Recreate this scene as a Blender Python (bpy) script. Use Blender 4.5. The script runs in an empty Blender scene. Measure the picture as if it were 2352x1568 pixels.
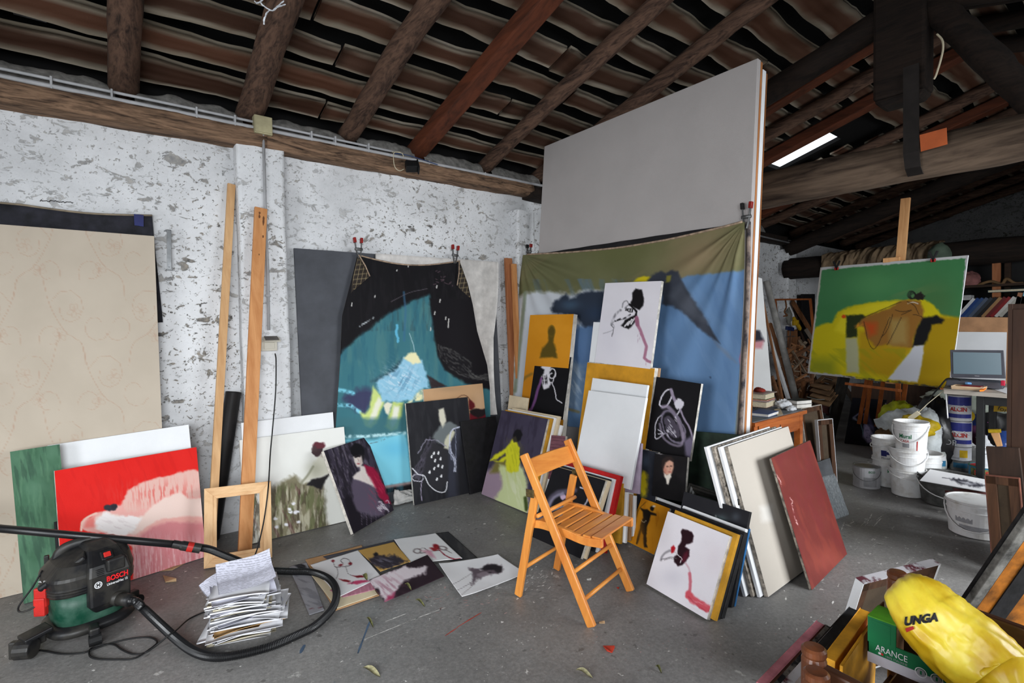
import bpy, math, random
import numpy as np
from math import sin, cos, tan, radians, degrees, pi, atan2, sqrt, hypot
random.seed(7); RNG = np.random.default_rng(7)
S = bpy.context.scene
COL = S.collection

# ------------------------------------------------------------------ camera
FPX = 1206.5; CH = 1.45
YAW, PITCH, ROLL = radians(38.07), radians(1.669), radians(-.9016)
FW = np.array([sin(YAW)*cos(PITCH), cos(YAW)*cos(PITCH), -sin(PITCH)])
_r = np.array([cos(YAW), -sin(YAW), 0.]); _u = np.cross(_r, FW)
RT = _r*cos(ROLL)+_u*sin(ROLL); UP = -_r*sin(ROLL)+_u*cos(ROLL)
CAM = np.array([0, 0, CH])
cd = bpy.data.cameras.new('camera'); cam = bpy.data.objects.new('camera', cd); COL.objects.link(cam)
cd.sensor_width = 36; cd.lens = FPX/2352*36; cd.clip_start = .05; cd.clip_end = 200
from mathutils import Matrix, Vector
cam.matrix_world = Matrix(((RT[0], UP[0], -FW[0], CAM[0]), (RT[1], UP[1], -FW[1], CAM[1]), (RT[2], UP[2], -FW[2], CAM[2]), (0, 0, 0, 1)))
S.camera = cam
S.view_settings.view_transform = 'Standard'; S.view_settings.look = 'None'
S.view_settings.gamma = 1; S.view_settings.use_curve_mapping = False
S.view_settings.exposure = -0.15

# ------------------------------------------------------------------ daylight
W = bpy.data.worlds.new('world'); S.world = W; W.use_nodes = True
W.node_tree.nodes['Background'].inputs[0].default_value = (.86, .93, 1, 1)
W.node_tree.nodes['Background'].inputs[1].default_value = 2.2
def area(name, loc, size, target, power, col=(.93, .97, 1)):
    l = bpy.data.lights.new(name, 'AREA'); l.shape = 'RECTANGLE'; l.size, l.size_y = size
    l.energy = power; l.color = col; l.spread = radians(135)
    o = bpy.data.objects.new(name, l); COL.objects.link(o); o.location = loc
    d = Vector(target)-Vector(loc); o.rotation_euler = d.to_track_quat('-Z', 'Z').to_euler()
    return o
YW = 4.2          # inner face of the long plaster wall
YB = -1.9         # opposite long wall, behind the camera
XB = -2.6; XF = 13.7
# openings that let the daylight in: (wall, from, to, sill, head)
WIN_BACK = [(-2.35, -.15, .65, 2.6), (2.5, 5.7, .8, 2.4)]     # in the wall behind the camera
DOOR = (.2, 2.0, 0.0, 2.3)                                    # doorway in the near end wall
area('daylight_window_near', (-1.25, YB-.25, 1.65), (2.15, 1.85), (-.4, 1.3, -.4), 175)
area('daylight_window_far', (4.1, YB-.25, 1.62), (3.1, 1.5), (4.8, .7, -.35), 215)
area('daylight_doorway', (XB-.25, 1.1, 1.25), (1.75, 2.1), (1.3, 1.6, -.3), 85)

# ------------------------------------------------------------------ pixel <-> place helpers
def ray(x, y): return FW+RT*((x-1176)/FPX)+UP*((784-y)/FPX)
def pz(x, y, z=0.): d = ray(x, y); return CAM+d*((z-CH)/d[2])
def py(x, y, Y): d = ray(x, y); return CAM+d*(Y/d[1])
def px(x, y, X): d = ray(x, y); return CAM+d*(X/d[0])
def onp(x, y, P): d = ray(x, y); return CAM+d*(((P[0]-CAM)@P[1])/(d@P[1]))
def xpl(Xb, deg): a = radians(deg); return (np.array([Xb, 0, 0.]), np.array([-cos(a), 0, sin(a)]))
def wpl(Yb, deg): a = radians(deg); return (np.array([0, Yb, 0.]), np.array([0, -cos(a), sin(a)]))
def proj(P):
    d = np.asarray(P)-CAM; w = d@FW
    return np.stack([1176+FPX*(d@RT)/w, 784-FPX*(d@UP)/w], -1)
def unit(v): v = np.asarray(v, float); return v/np.linalg.norm(v)
def leanq(b0, b1, t0):
    "board standing on the floor: two floor corners and one top corner"
    B0 = pz(*b0); B1 = pz(*b1); e = B1-B0; d = ray(*t0)
    T0 = CAM+d*(((B0-CAM)@e)/(d@e))
    return np.array([T0, T0+e, B1, B0])
def fitq(tl, tr, br, bl, wts=(1, 1, 1)):
    "rectangular board standing on the floor at bl, fitted to its other three corners"
    B0 = pz(*bl); B1 = pz(*br); e = B1-B0; T = leanq(bl, br, tl)
    u = unit(T[0]-T[3]); az = atan2(e[1], e[0]); p = np.array([az, np.arccos(np.clip(u[2], -1, 1)), np.linalg.norm(e), np.linalg.norm(T[0]-T[3])])
    tgt = np.array([tl, tr, br], float); w = np.repeat(np.asarray(wts, float), 2)
    def quad(p):
        ee = np.array([cos(p[0]), sin(p[0]), 0]); n = np.cross((0, 0, 1.), ee); n = n if n@B0 > 0 else -n
        up = np.array([0, 0, cos(p[1])])+n*sin(p[1]); return np.array([B0+up*p[3], B0+ee*p[2]+up*p[3], B0+ee*p[2], B0])
    f = lambda p: (proj(quad(p)[:3])-tgt).ravel()*w
    for _ in range(25):
        r = f(p); J = np.stack([(f(p+np.eye(4)[i]*1e-4)-r)/1e-4 for i in range(4)], 1); p = p-np.linalg.lstsq(J, r, rcond=None)[0]*.7
    p[1] = np.clip(p[1], .05, .5); return quad(p)
def planeq(P, tl, tr, bl=None, zmin=0.):
    "rectangle in plane P from its top corners; runs down to bl or to height zmin"
    A = onp(*tl, P); B = onp(*tr, P); e = unit(B-A); dn = np.cross(e, P[1]); dn = dn if dn[2] < 0 else -dn
    if bl is not None: L = (onp(*bl, P)-A)@dn
    else: L = min((zmin-A[2])/dn[2], (zmin-B[2])/dn[2])
    return np.array([A, B, B+dn*L, A+dn*L])

# ------------------------------------------------------------------ materials
def lin(c):
    c = np.asarray(c, float)/255.
    return np.where(c <= .04045, c/12.92, ((c+.055)/1.055)**2.4)
MATS = {}
def nm(name):
    m = bpy.data.materials.new(name); m.use_nodes = True; nt = m.node_tree
    b = nt.nodes['Principled BSDF']; MATS[name] = m
    return m, nt, b
def node(nt, t, **k):
    n = nt.nodes.new(t)
    for a, v in k.items():
        if a.startswith('i_'): n.inputs[a[2:].replace('_', ' ')].default_value = v
        else: setattr(n, a, v)
    return n
def L4(c): v = lin(c); return (float(v[0]), float(v[1]), float(v[2]), 1)
def mat(name, col, rough=.6, var=.12, vs=6., bump=.15, bs=60., metal=0., stretch=(1, 1, 1), col2=None, spec=.3, trans=0., alpha=1., coat=0., lo=.35, hi=.65):
    "plain surface with a little mottling and fine relief"
    if name in MATS: return MATS[name]
    m, nt, b = nm(name)
    tc = node(nt, 'ShaderNodeTexCoord'); mp = node(nt, 'ShaderNodeMapping'); mp.inputs['Scale'].default_value = stretch
    nt.links.new(tc.outputs['Object'], mp.inputs[0])
    n = node(nt, 'ShaderNodeTexNoise', i_Scale=vs, i_Detail=6., i_Roughness=.6); nt.links.new(mp.outputs[0], n.inputs[0])
    r = node(nt, 'ShaderNodeValToRGB'); c1 = np.asarray(col, float)
    c2 = np.asarray(col2, float) if col2 is not None else np.clip(c1*(1-2*var), 0, 255)
    r.color_ramp.elements[0].color = L4(c2); r.color_ramp.elements[1].color = L4(c1 if col2 is not None else np.clip(c1*(1+var*.4), 0, 255))
    r.color_ramp.elements[0].position = lo; r.color_ramp.elements[1].position = hi
    nt.links.new(n.outputs[0], r.inputs[0]); nt.links.new(r.outputs[0], b.inputs['Base Color'])
    b.inputs['Roughness'].default_value = rough; b.inputs['Metallic'].default_value = metal
    b.inputs['Specular IOR Level'].default_value = spec
    if coat: b.inputs['Coat Weight'].default_value = coat
    if trans: b.inputs['Transmission Weight'].default_value = trans
    if alpha < 1: b.inputs['Alpha'].default_value = alpha
    if bump:
        n2 = node(nt, 'ShaderNodeTexNoise', i_Scale=bs, i_Detail=3.); nt.links.new(mp.outputs[0], n2.inputs[0])
        bp = node(nt, 'ShaderNodeBump', i_Strength=bump, i_Distance=.004); nt.links.new(n2.outputs[0], bp.inputs['Height']); nt.links.new(bp.outputs[0], b.inputs['Normal'])
    return m
def wood(name, c1, c2, axis='z', rough=.55, scale=14., bump=.2, knots=True, coat=0.):
    if name in MATS: return MATS[name]
    m, nt, b = nm(name)
    tc = node(nt, 'ShaderNodeTexCoord'); mp = node(nt, 'ShaderNodeMapping')
    mp.inputs['Scale'].default_value = {'x': (.12, 1, 1), 'y': (1, .12, 1), 'z': (1, 1, .12)}[axis]
    nt.links.new(tc.outputs['Object'], mp.inputs[0])
    n = node(nt, 'ShaderNodeTexNoise', i_Scale=scale, i_Detail=8., i_Roughness=.65, i_Distortion=1.2); nt.links.new(mp.outputs[0], n.inputs[0])
    n3 = node(nt, 'ShaderNodeTexNoise', i_Scale=scale*5, i_Detail=4.); nt.links.new(mp.outputs[0], n3.inputs[0])
    ad = node(nt, 'ShaderNodeMath', operation='MULTIPLY_ADD'); ad.inputs[1].default_value = .35; nt.links.new(n3.outputs[0], ad.inputs[0]); nt.links.new(n.outputs[0], ad.inputs[2])
    r = node(nt, 'ShaderNodeValToRGB'); e = r.color_ramp.elements
    e[0].color = L4(c2); e[1].color = L4(c1); e[0].position = .48; e[1].position = .78
    nt.links.new(ad.outputs[0], r.inputs[0]); nt.links.new(r.outputs[0], b.inputs['Base Color'])
    b.inputs['Roughness'].default_value = rough; b.inputs['Specular IOR Level'].default_value = .3
    if coat: b.inputs['Coat Weight'].default_value = coat; b.inputs['Coat Roughness'].default_value = .25
    bp = node(nt, 'ShaderNodeBump', i_Strength=bump, i_Distance=.004); nt.links.new(ad.outputs[0], bp.inputs['Height']); nt.links.new(bp.outputs[0], b.inputs['Normal'])
    return m
def attr_mat(name, rough=.7, bump=.18, bs=260., spec=.14):
    "paint: colours stored on the mesh, canvas weave as relief"
    if name in MATS: return MATS[name]
    m, nt, b = nm(name)
    a = node(nt, 'ShaderNodeVertexColor', layer_name='Col'); nt.links.new(a.outputs[0], b.inputs['Base Color'])
    tc = node(nt, 'ShaderNodeTexCoord'); n = node(nt, 'ShaderNodeTexNoise', i_Scale=bs, i_Detail=2.); nt.links.new(tc.outputs['Object'], n.inputs[0])
    n1 = node(nt, 'ShaderNodeTexNoise', i_Scale=22., i_Detail=5.); nt.links.new(tc.outputs['Object'], n1.inputs[0])
    ad = node(nt, 'ShaderNodeMath', operation='ADD'); nt.links.new(n.outputs[0], ad.inputs[0]); nt.links.new(n1.outputs[0], ad.inputs[1])
    bp = node(nt, 'ShaderNodeBump', i_Strength=bump, i_Distance=.003); nt.links.new(ad.outputs[0], bp.inputs['Height']); nt.links.new(bp.outputs[0], b.inputs['Normal'])
    b.inputs['Roughness'].default_value = rough; b.inputs['Specular IOR Level'].default_value = spec
    return m

# ------------------------------------------------------------------ mesh helpers (all in place coordinates)
def join(*parts):
    V = []; F = []; k = 0
    for v, f in parts:
        v = np.asarray(v, float).reshape(-1, 3); V.append(v); F += [tuple(i+k for i in q) for q in f]; k += len(v)
    return np.concatenate(V), F
BOXF = [(0, 3, 2, 1), (4, 5, 6, 7), (0, 1, 5, 4), (1, 2, 6, 5), (2, 3, 7, 6), (3, 0, 4, 7)]
def box(lo, hi):
    a, b = np.array(lo, float), np.array(hi, float)
    return np.array([[a[0], a[1], a[2]], [b[0], a[1], a[2]], [b[0], b[1], a[2]], [a[0], b[1], a[2]], [a[0], a[1], b[2]], [b[0], a[1], b[2]], [b[0], b[1], b[2]], [a[0], b[1], b[2]]]), BOXF
def rotz(mesh, ang, c=(0, 0, 0)):
    v, f = mesh; c = np.asarray(c, float); v = np.asarray(v)-c; R = np.array([[cos(ang), -sin(ang), 0], [sin(ang), cos(ang), 0], [0, 0, 1]]); return v@R.T+c, f
def bar(p0, p1, w, t, ref=(0, 0, 1), w1=None, t1=None):
    "straight bar p0->p1, w along ref (made square to the bar), t across"
    p0 = np.asarray(p0, float); p1 = np.asarray(p1, float); a = unit(p1-p0); s = np.asarray(ref, float); s = s-a*(s@a)
    if np.linalg.norm(s) < 1e-6: s = np.array([1., 0, 0]); s = s-a*(s@a)
    s = unit(s); n = np.cross(a, s); w1 = w if w1 is None else w1; t1 = t if t1 is None else t1
    v = []
    for p, ww, tt in ((p0, w, t), (p1, w1, t1)):
        for i, j in ((-1, -1), (1, -1), (1, 1), (-1, 1)): v.append(p+s*i*ww/2+n*j*tt/2)
    return np.array(v), BOXF
def slab(q, t):
    "board with front face q (TL,TR,BR,BL) and thickness t behind it"
    q = np.asarray(q, float); n = unit(np.cross(q[3]-q[0], q[1]-q[0]))
    if n@(CAM-q[0]) < 0: n = -n
    b = q-n*t
    lift = max(0, .001-min(q[:, 2].min(), b[:, 2].min())) if q[:, 2].min() < .05 else 0
    q = q+[0, 0, lift]; b = b+[0, 0, lift]
    return np.concatenate([b[[3, 2, 1, 0]], q[[3, 2, 1, 0]]]), BOXF, n, q
def frames(pts):
    pts = np.asarray(pts, float); T = np.gradient(pts, axis=0); T /= np.linalg.norm(T, axis=1)[:, None]
    N = np.zeros_like(T); r = np.array([0, 0, 1.]) if abs(T[0][2]) < .9 else np.array([1., 0, 0])
    n = unit(r-T[0]*(r@T[0])); N[0] = n
    for i in range(1, len(T)):
        n = n-T[i]*(n@T[i]); n = unit(n); N[i] = n
    return T, N, np.cross(T, N)
def tube(pts, r, n=10, cap=True, noise=0., flat=1.):
    pts = np.asarray(pts, float); T, N, B = frames(pts); r = np.broadcast_to(np.asarray(r, float), (len(pts),))
    a = np.linspace(0, 2*pi, n, endpoint=False); v = []
    for i in range(len(pts)):
        rr = r[i]*(1+noise*RNG.uniform(-1, 1, n)) if noise else np.full(n, r[i])
        v.append(pts[i]+np.outer(rr*np.cos(a), N[i])*flat+np.outer(rr*np.sin(a), B[i]))
    v = np.concatenate(v); f = []
    for i in range(len(pts)-1):
        for j in range(n): f.append((i*n+j, i*n+(j+1) % n, (i+1)*n+(j+1) % n, (i+1)*n+j))
    if cap: f.append(tuple(range(n-1, -1, -1))); k = (len(pts)-1)*n; f.append(tuple(range(k, k+n)))
    return v, f
def smoothpath(P, k=8):
    P = np.asarray(P, float); out = []
    Q = np.concatenate([[2*P[0]-P[1]], P, [2*P[-1]-P[-2]]])
    for i in range(1, len(Q)-2):
        for t in np.linspace(0, 1, k, endpoint=False):
            a, b, c, d = Q[i-1:i+3]; out.append(.5*((2*b)+(c-a)*t+(2*a-5*b+4*c-d)*t*t+(3*b-a-3*c+d)*t**3))
    out.append(P[-1]); return np.array(out)
def lathe(prof, c, n=28, sx=1., sy=1., tilt=None, closed=False):
    "prof: list of (r, z)"
    a = np.linspace(0, 2*pi, n, endpoint=False); v = []
    for r, z in prof: v.append(np.stack([r*sx*np.cos(a), r*sy*np.sin(a), np.full(n, z)], 1))
    v = np.concatenate(v)
    if tilt is not None: v = v@np.array(tilt).T
    v = v+np.asarray(c, float); f = []
    for i in range(len(prof)-1):
        for j in range(n): f.append((i*n+j, i*n+(j+1) % n, (i+1)*n+(j+1) % n, (i+1)*n+j))
    if prof[0][0] > 1e-4: f.append(tuple(range(n-1, -1, -1)))
    if prof[-1][0] > 1e-4: k = (len(prof)-1)*n; f.append(tuple(range(k, k+n)))
    return v, f
def grid(fn, nu, nv):
    "surface fn(u,v)->(3,) sampled with numpy arrays u,v"
    u, v = np.meshgrid(np.linspace(0, 1, nu+1), np.linspace(0, 1, nv+1)); P = fn(u.ravel(), v.ravel())
    i = np.arange(nv)[:, None]*(nu+1)+np.arange(nu)[None]; i = i.ravel()
    return P, np.stack([i, i+nu+1, i+nu+2, i+1], 1)

def rawmesh(name, V, F):
    me = bpy.data.meshes.new(name); V = np.asarray(V, np.float32)
    if isinstance(F, np.ndarray):
        me.vertices.add(len(V)); me.vertices.foreach_set('co', V.ravel()); k = F.shape[1]
        me.loops.add(F.size); me.loops.foreach_set('vertex_index', F.ravel().astype(np.int32))
        me.polygons.add(len(F)); me.polygons.foreach_set('loop_start', np.arange(0, F.size, k, dtype=np.int32)); me.polygons.foreach_set('loop_total', np.full(len(F), k, np.int32))
        me.update(calc_edges=True)
    else:
        me.from_pydata([tuple(map(float, v)) for v in V], [], [tuple(map(int, f)) for f in F]); me.update()
    return me
def base_of(V): V = np.asarray(V); return np.array([(V[:, 0].min()+V[:, 0].max())/2, (V[:, 1].min()+V[:, 1].max())/2, V[:, 2].min()])
def root_loc(o):
    l = np.zeros(3)
    while o is not None: l = l+np.array(o.location); o = o.parent
    return l
def obj(name, mesh, m, parent=None, smooth=False, bevel=0, col=None, subsurf=0):
    V, F = mesh[0], mesh[1]; V = np.asarray(V, float)
    org = base_of(V) if parent is None else root_loc(parent)
    me = rawmesh(name, V-org, F)
    if m is not None: me.materials.append(MATS[m] if isinstance(m, str) else m)
    o = bpy.data.objects.new(name, me); COL.objects.link(o)
    if parent is None: o.location = org
    else: o.parent = parent
    if smooth: me.polygons.foreach_set('use_smooth', np.ones(len(me.polygons), bool))
    if col is not None:
        ca = me.color_attributes.new('Col', 'FLOAT_COLOR', 'POINT'); c = np.ones((len(V), 4), np.float32); c[:, :3] = col; ca.data.foreach_set('color', c.ravel())
    if bevel: b = o.modifiers.new('bevel', 'BEVEL'); b.width = bevel; b.segments = 2; b.limit_method = 'ANGLE'; b.angle_limit = radians(40)
    if subsurf: b = o.modifiers.new('sub', 'SUBSURF'); b.levels = b.render_levels = subsurf
    return o
def tag(o, label, cat, group=None):
    o['label'] = label; o['category'] = cat
    if group: o['group'] = group
    return o
def thing(name, label, cat, loc, group=None):
    o = bpy.data.objects.new(name, None); COL.objects.link(o); o.location = tuple(map(float, loc)); o.empty_display_size = .05
    return tag(o, label, cat, group)
def struct(name, mesh, m, parent=None, **k):
    o = obj(name, mesh, m, parent, **k)
    if parent is None: o['kind'] = 'structure'
    return o

# ------------------------------------------------------------------ painting engine: pictures are drawn into mesh colours
def _hash(ix, iy, seed):
    n = (ix*374761393+iy*668265263+seed*974634777) & 0x7fffffff
    n = ((n ^ (n >> 13))*1274126177) & 0x7fffffff
    return ((n ^ (n >> 16)) & 0xffff)/65535.
def vnoise(x, y, seed=0):
    ix = np.floor(x).astype(np.int64); iy = np.floor(y).astype(np.int64); fx = x-ix; fy = y-iy
    fx = fx*fx*(3-2*fx); fy = fy*fy*(3-2*fy)
    a = _hash(ix, iy, seed); b = _hash(ix+1, iy, seed); c = _hash(ix, iy+1, seed); d = _hash(ix+1, iy+1, seed)
    return (a*(1-fx)+b*fx)*(1-fy)+(c*(1-fx)+d*fx)*fy
def fbm(x, y, seed=0, o=4):
    s = 0; a = .5; t = 0
    for i in range(o): s = s+a*vnoise(x*2**i, y*2**i, seed+i*17); t += a; a *= .5
    return s/t
class Paint:
    def __init__(s, P, col, var=10, vs=40, seed=1):
        s.x, s.y = P[:, 0].astype(float), P[:, 1].astype(float); s.seed = seed
        s.c = np.tile(np.asarray(col, float), (len(P), 1)); s.mottle(var, vs)
    def n(s, sc, sd=0, o=4, ax=1., ay=1.): return fbm(s.x/sc*ax, s.y/sc*ay, s.seed*31+sd, o)
    def mottle(s, var, vs, ax=1., ay=1., mask=1.):
        s.c = s.c+((s.n(vs, 3, 5, ax, ay)-.5)*2*var*mask)[:, None]; return s
    def mix(s, m, col, alpha=1.):
        m = np.clip(m*alpha, 0, 1)[:, None]; s.c = s.c*(1-m)+np.asarray(col, float)*m; return s
    def xy(s, warp, ws, box):
        s.seed += 1; x0, y0, x1, y1 = box; k = np.nonzero((s.x > x0) & (s.x < x1) & (s.y > y0) & (s.y < y1))[0]; x = s.x[k]; y = s.y[k]
        if warp and len(k):
            sd = s.seed*31; x, y = x+(fbm(x/ws, y/ws, sd+5, 3)-.5)*2*warp, y+(fbm(x/ws, y/ws, sd+9, 3)-.5)*2*warp
        return k, x, y
    def mixk(s, k, m, col, alpha):
        m = np.clip(m*alpha, 0, 1)[:, None]; s.c[k] = s.c[k]*(1-m)+np.asarray(col, float)*m; return s
    def poly(s, pts, col, soft=1.2, warp=2., ws=9., alpha=1., tex=0.):
        p = np.asarray(pts, float); q = np.roll(p, -1, 0); g = soft+warp+1
        k, x, y = s.xy(warp, ws, (*(p.min(0)-g), *(p.max(0)+g)))
        if not len(k): return s
        ins = np.zeros(len(x), bool); d = np.full(len(x), 1e9)
        for (ax, ay), (bx, by) in zip(p, q):
            ex, ey = bx-ax, by-ay; t = np.clip(((x-ax)*ex+(y-ay)*ey)/(ex*ex+ey*ey+1e-9), 0, 1)
            d = np.minimum(d, np.hypot(x-ax-t*ex, y-ay-t*ey))
            c = ((ay > y) != (by > y)); ins ^= c & (x < (bx-ax)*(y-ay)/((by-ay) if by != ay else 1e-9)+ax)
        m = np.clip(np.where(ins, d, -d)/soft*.5+.5, 0, 1)
        if tex: m = m*np.clip((fbm(x/10, y/10, s.seed, 4)-.5)*6*tex+1-tex*.3, 0, 1)
        return s.mixk(k, m, col, alpha)
    def line(s, pts, w, col, soft=.9, warp=.8, ws=8., alpha=1., w1=None, dry=0.):
        p = np.asarray(pts, float); g = max(w, w1 or 0)+soft+warp+1
        k, x, y = s.xy(warp, ws, (*(p.min(0)-g), *(p.max(0)+g))); m = np.zeros(len(x)); N = len(p)-1
        if not len(k): return s
        for i in range(N):
            (ax, ay), (bx, by) = p[i], p[i+1]; ex, ey = bx-ax, by-ay; t = np.clip(((x-ax)*ex+(y-ay)*ey)/(ex*ex+ey*ey+1e-9), 0, 1)
            ww = w if w1 is None else w+(w1-w)*(i+t)/N
            m = np.maximum(m, np.clip((ww/2-np.hypot(x-ax-t*ex, y-ay-t*ey))/soft+.5, 0, 1))
        if dry: m = m*np.clip((fbm(x/6, y/6, s.seed+23, 3)-.5)*6*dry+1-dry*.4, 0, 1)
        return s.mixk(k, m, col, alpha)
    def curve(s, pts, *a, **k): return s.line(smoothpath(np.array([(x, y, 0) for x, y in pts]), 5)[:, :2], *a, **k)
    def ell(s, cx, cy, rx, ry, col, rot=0., soft=1.2, warp=1., ws=8., alpha=1., ring=0.):
        g = max(rx, ry)+soft+warp+ring+1; k, x, y = s.xy(warp, ws, (cx-g, cy-g, cx+g, cy+g))
        if not len(k): return s
        a = radians(rot); u = (x-cx)*cos(a)+(y-cy)*sin(a); v = -(x-cx)*sin(a)+(y-cy)*cos(a)
        d = (np.hypot(u/rx, v/ry)-1)*min(rx, ry)
        if ring: d = np.abs(d)-ring/2
        return s.mixk(k, np.clip(-d/soft*.5+.5, 0, 1), col, alpha)
    def glow(s, cx, cy, rx, ry, col, alpha=1., rot=0.):
        a = radians(rot); u = (s.x-cx)*cos(a)+(s.y-cy)*sin(a); v = -(s.x-cx)*sin(a)+(s.y-cy)*cos(a)
        return s.mix(np.exp(-((u/rx)**2+(v/ry)**2)), col, alpha)
    def grad(s, p0, p1, col, alpha=1.):
        ex, ey = p1[0]-p0[0], p1[1]-p0[1]; t = np.clip(((s.x-p0[0])*ex+(s.y-p0[1])*ey)/(ex*ex+ey*ey), 0, 1); return s.mix(t, col, alpha)
    def brush(s, col, sc, ang, amount, thr=.55, stretch=6., sd=0, mask=None):
        a = radians(ang); u = (s.x*cos(a)+s.y*sin(a))/sc/stretch; v = (-s.x*sin(a)+s.y*cos(a))/sc
        m = np.clip((fbm(u, v, s.seed*7+sd+50, 4)-thr)*8, 0, 1); return s.mix(m if mask is None else m*mask, col, amount)
    def lin(s): return lin(np.clip(s.c, 0, 255))

def qgrid(q, n, res, lift=.0012):
    "regular grid over quad q at about res photo pixels per cell"
    P = proj(q); wpx = max(np.hypot(*(P[1]-P[0])), np.hypot(*(P[2]-P[3]))); hpx = max(np.hypot(*(P[3]-P[0])), np.hypot(*(P[2]-P[1])))
    nu = int(np.clip(wpx/res, 8, 260)); nv = int(np.clip(hpx/res, 8, 300))
    return grid(lambda u, v: ((q[0]*(1-u)[:, None]+q[1]*u[:, None])*(1-v)[:, None]+(q[3]*(1-u)[:, None]+q[2]*u[:, None])*v[:, None])+n*lift, nu, nv)
attr_mat('oil_paint'); attr_mat('oil_paint_gloss', rough=.4, spec=.4)
attr_mat('paper_print', rough=.75, bump=.05)
mat('canvas_side', (214, 208, 198), .8, var=.12, vs=25, bs=300)
mat('primed_white', (229, 230, 232), .75, var=.012, vs=3, bump=.2, bs=220)
def canvas(name, label, q, t, fn, group=None, side='canvas_side', res=1.7, cat='painting', m='oil_paint', face='painted_front'):
    V, F, n, q2 = slab(q, t); T = thing(name, label, cat, base_of(V), group)
    obj('stretcher_body', (V, F), side, T)
    G = qgrid(q2, n, res); pt = fn(proj(G[0]-(q2[0]-np.asarray(q)[0])))
    obj(face, G, m, T, smooth=True, col=pt.lin())
    return T
def blank(name, label, q, t, m='primed_white', group=None, cat='canvas', bevel=.002):
    V, F, n, q2 = slab(q, t); return tag(obj(name, (V, F), m, bevel=bevel), label, cat, group)
def drop(q):
    "let the lower edge of a quad reach the floor"
    q = np.array(q, float); q[2:, 2] = 0; return q
def offs(q, d, up=0.):
    "quad moved back by d along its own normal"
    q = np.asarray(q, float); n = unit(np.cross(q[3]-q[0], q[1]-q[0])); n = n if n@(CAM-q[0]) > 0 else -n
    return q-n*d+np.array([0, 0, up])
# ================================================================== SETTING
def concrete():
    m, nt, b = nm('concrete_floor'); tc = node(nt, 'ShaderNodeTexCoord'); L = nt.links
    def N(sc, det=6., ro=.6, di=0., st=None):
        n = node(nt, 'ShaderNodeTexNoise', i_Scale=sc, i_Detail=det, i_Roughness=ro, i_Distortion=di)
        if st:
            mp = node(nt, 'ShaderNodeMapping'); mp.inputs['Scale'].default_value = st[0]; mp.inputs['Rotation'].default_value = (0, 0, st[1]); L.new(tc.outputs['Object'], mp.inputs[0]); L.new(mp.outputs[0], n.inputs[0])
        else: L.new(tc.outputs['Object'], n.inputs[0])
        return n
    def ramp(src, stops):
        r = node(nt, 'ShaderNodeValToRGB'); e = r.color_ramp.elements
        while len(e) < len(stops): e.new(.5)
        for k, (p, c) in enumerate(stops): e[k].position = p; e[k].color = L4(c) if len(c) == 3 else c
        L.new(src, r.inputs[0]); return r
    base = ramp(N(1.3, 8).outputs[0], [(.3, (132, 130, 128)), (.5, (152, 150, 148)), (.72, (168, 166, 163))])
    fine = ramp(N(70, 4, .7).outputs[0], [(.3, (60, 60, 60)), (.55, (130, 130, 130)), (.75, (175, 175, 172))])
    mx = node(nt, 'ShaderNodeMix', data_type='RGBA', blend_type='OVERLAY'); mx.inputs[0].default_value = .55; L.new(base.outputs[0], mx.inputs[6]); L.new(fine.outputs[0], mx.inputs[7])
    cur = mx.outputs[2]
    def layer(mask, col, amt=1.):
        nonlocal cur
        k = node(nt, 'ShaderNodeMix', data_type='RGBA'); mm = node(nt, 'ShaderNodeMath', operation='MULTIPLY'); mm.inputs[1].default_value = amt
        L.new(mask, mm.inputs[0]); L.new(mm.outputs[0], k.inputs[0]); L.new(cur, k.inputs[6]); k.inputs[7].default_value = L4(col); cur = k.outputs[2]
    def mask(sc, lo, hi, det=4., st=None, di=0.): return ramp(N(sc, det, .6, di, st).outputs[0], [(lo, (0, 0, 0, 1)), (hi, (1, 1, 1, 1))]).outputs[0]
    layer(mask(.9, .52, .75, 7), (108, 106, 104), .5)                      # dark grime
    layer(mask(9, .66, .70, 6), (205, 203, 199), .6)                    # pale paint flecks
    layer(mask(23, .70, .73, 3), (226, 224, 220), .8)
    layer(mask(12, .70, .74, 5, ((.25, 3.5, 1), .5)), (190, 188, 184), .5)   # scuffs
    layer(mask(13, .735, .76, 3), (60, 80, 92), .5)
    layer(mask(17, .75, .77, 3), (150, 70, 58), .5)
    layer(mask(15, .66, .70, 4), (66, 64, 62), .6)
    L.new(cur, b.inputs['Base Color'])
    rr = ramp(N(3, 5).outputs[0], [(.3, (150, 150, 150)), (.7, (215, 215, 215))]); L.new(rr.outputs[0], b.inputs['Roughness'])
    bp = node(nt, 'ShaderNodeBump', i_Strength=.45, i_Distance=.004); L.new(N(45, 6, .7).outputs[0], bp.inputs['Height']); L.new(bp.outputs[0], b.inputs['Normal'])
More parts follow.
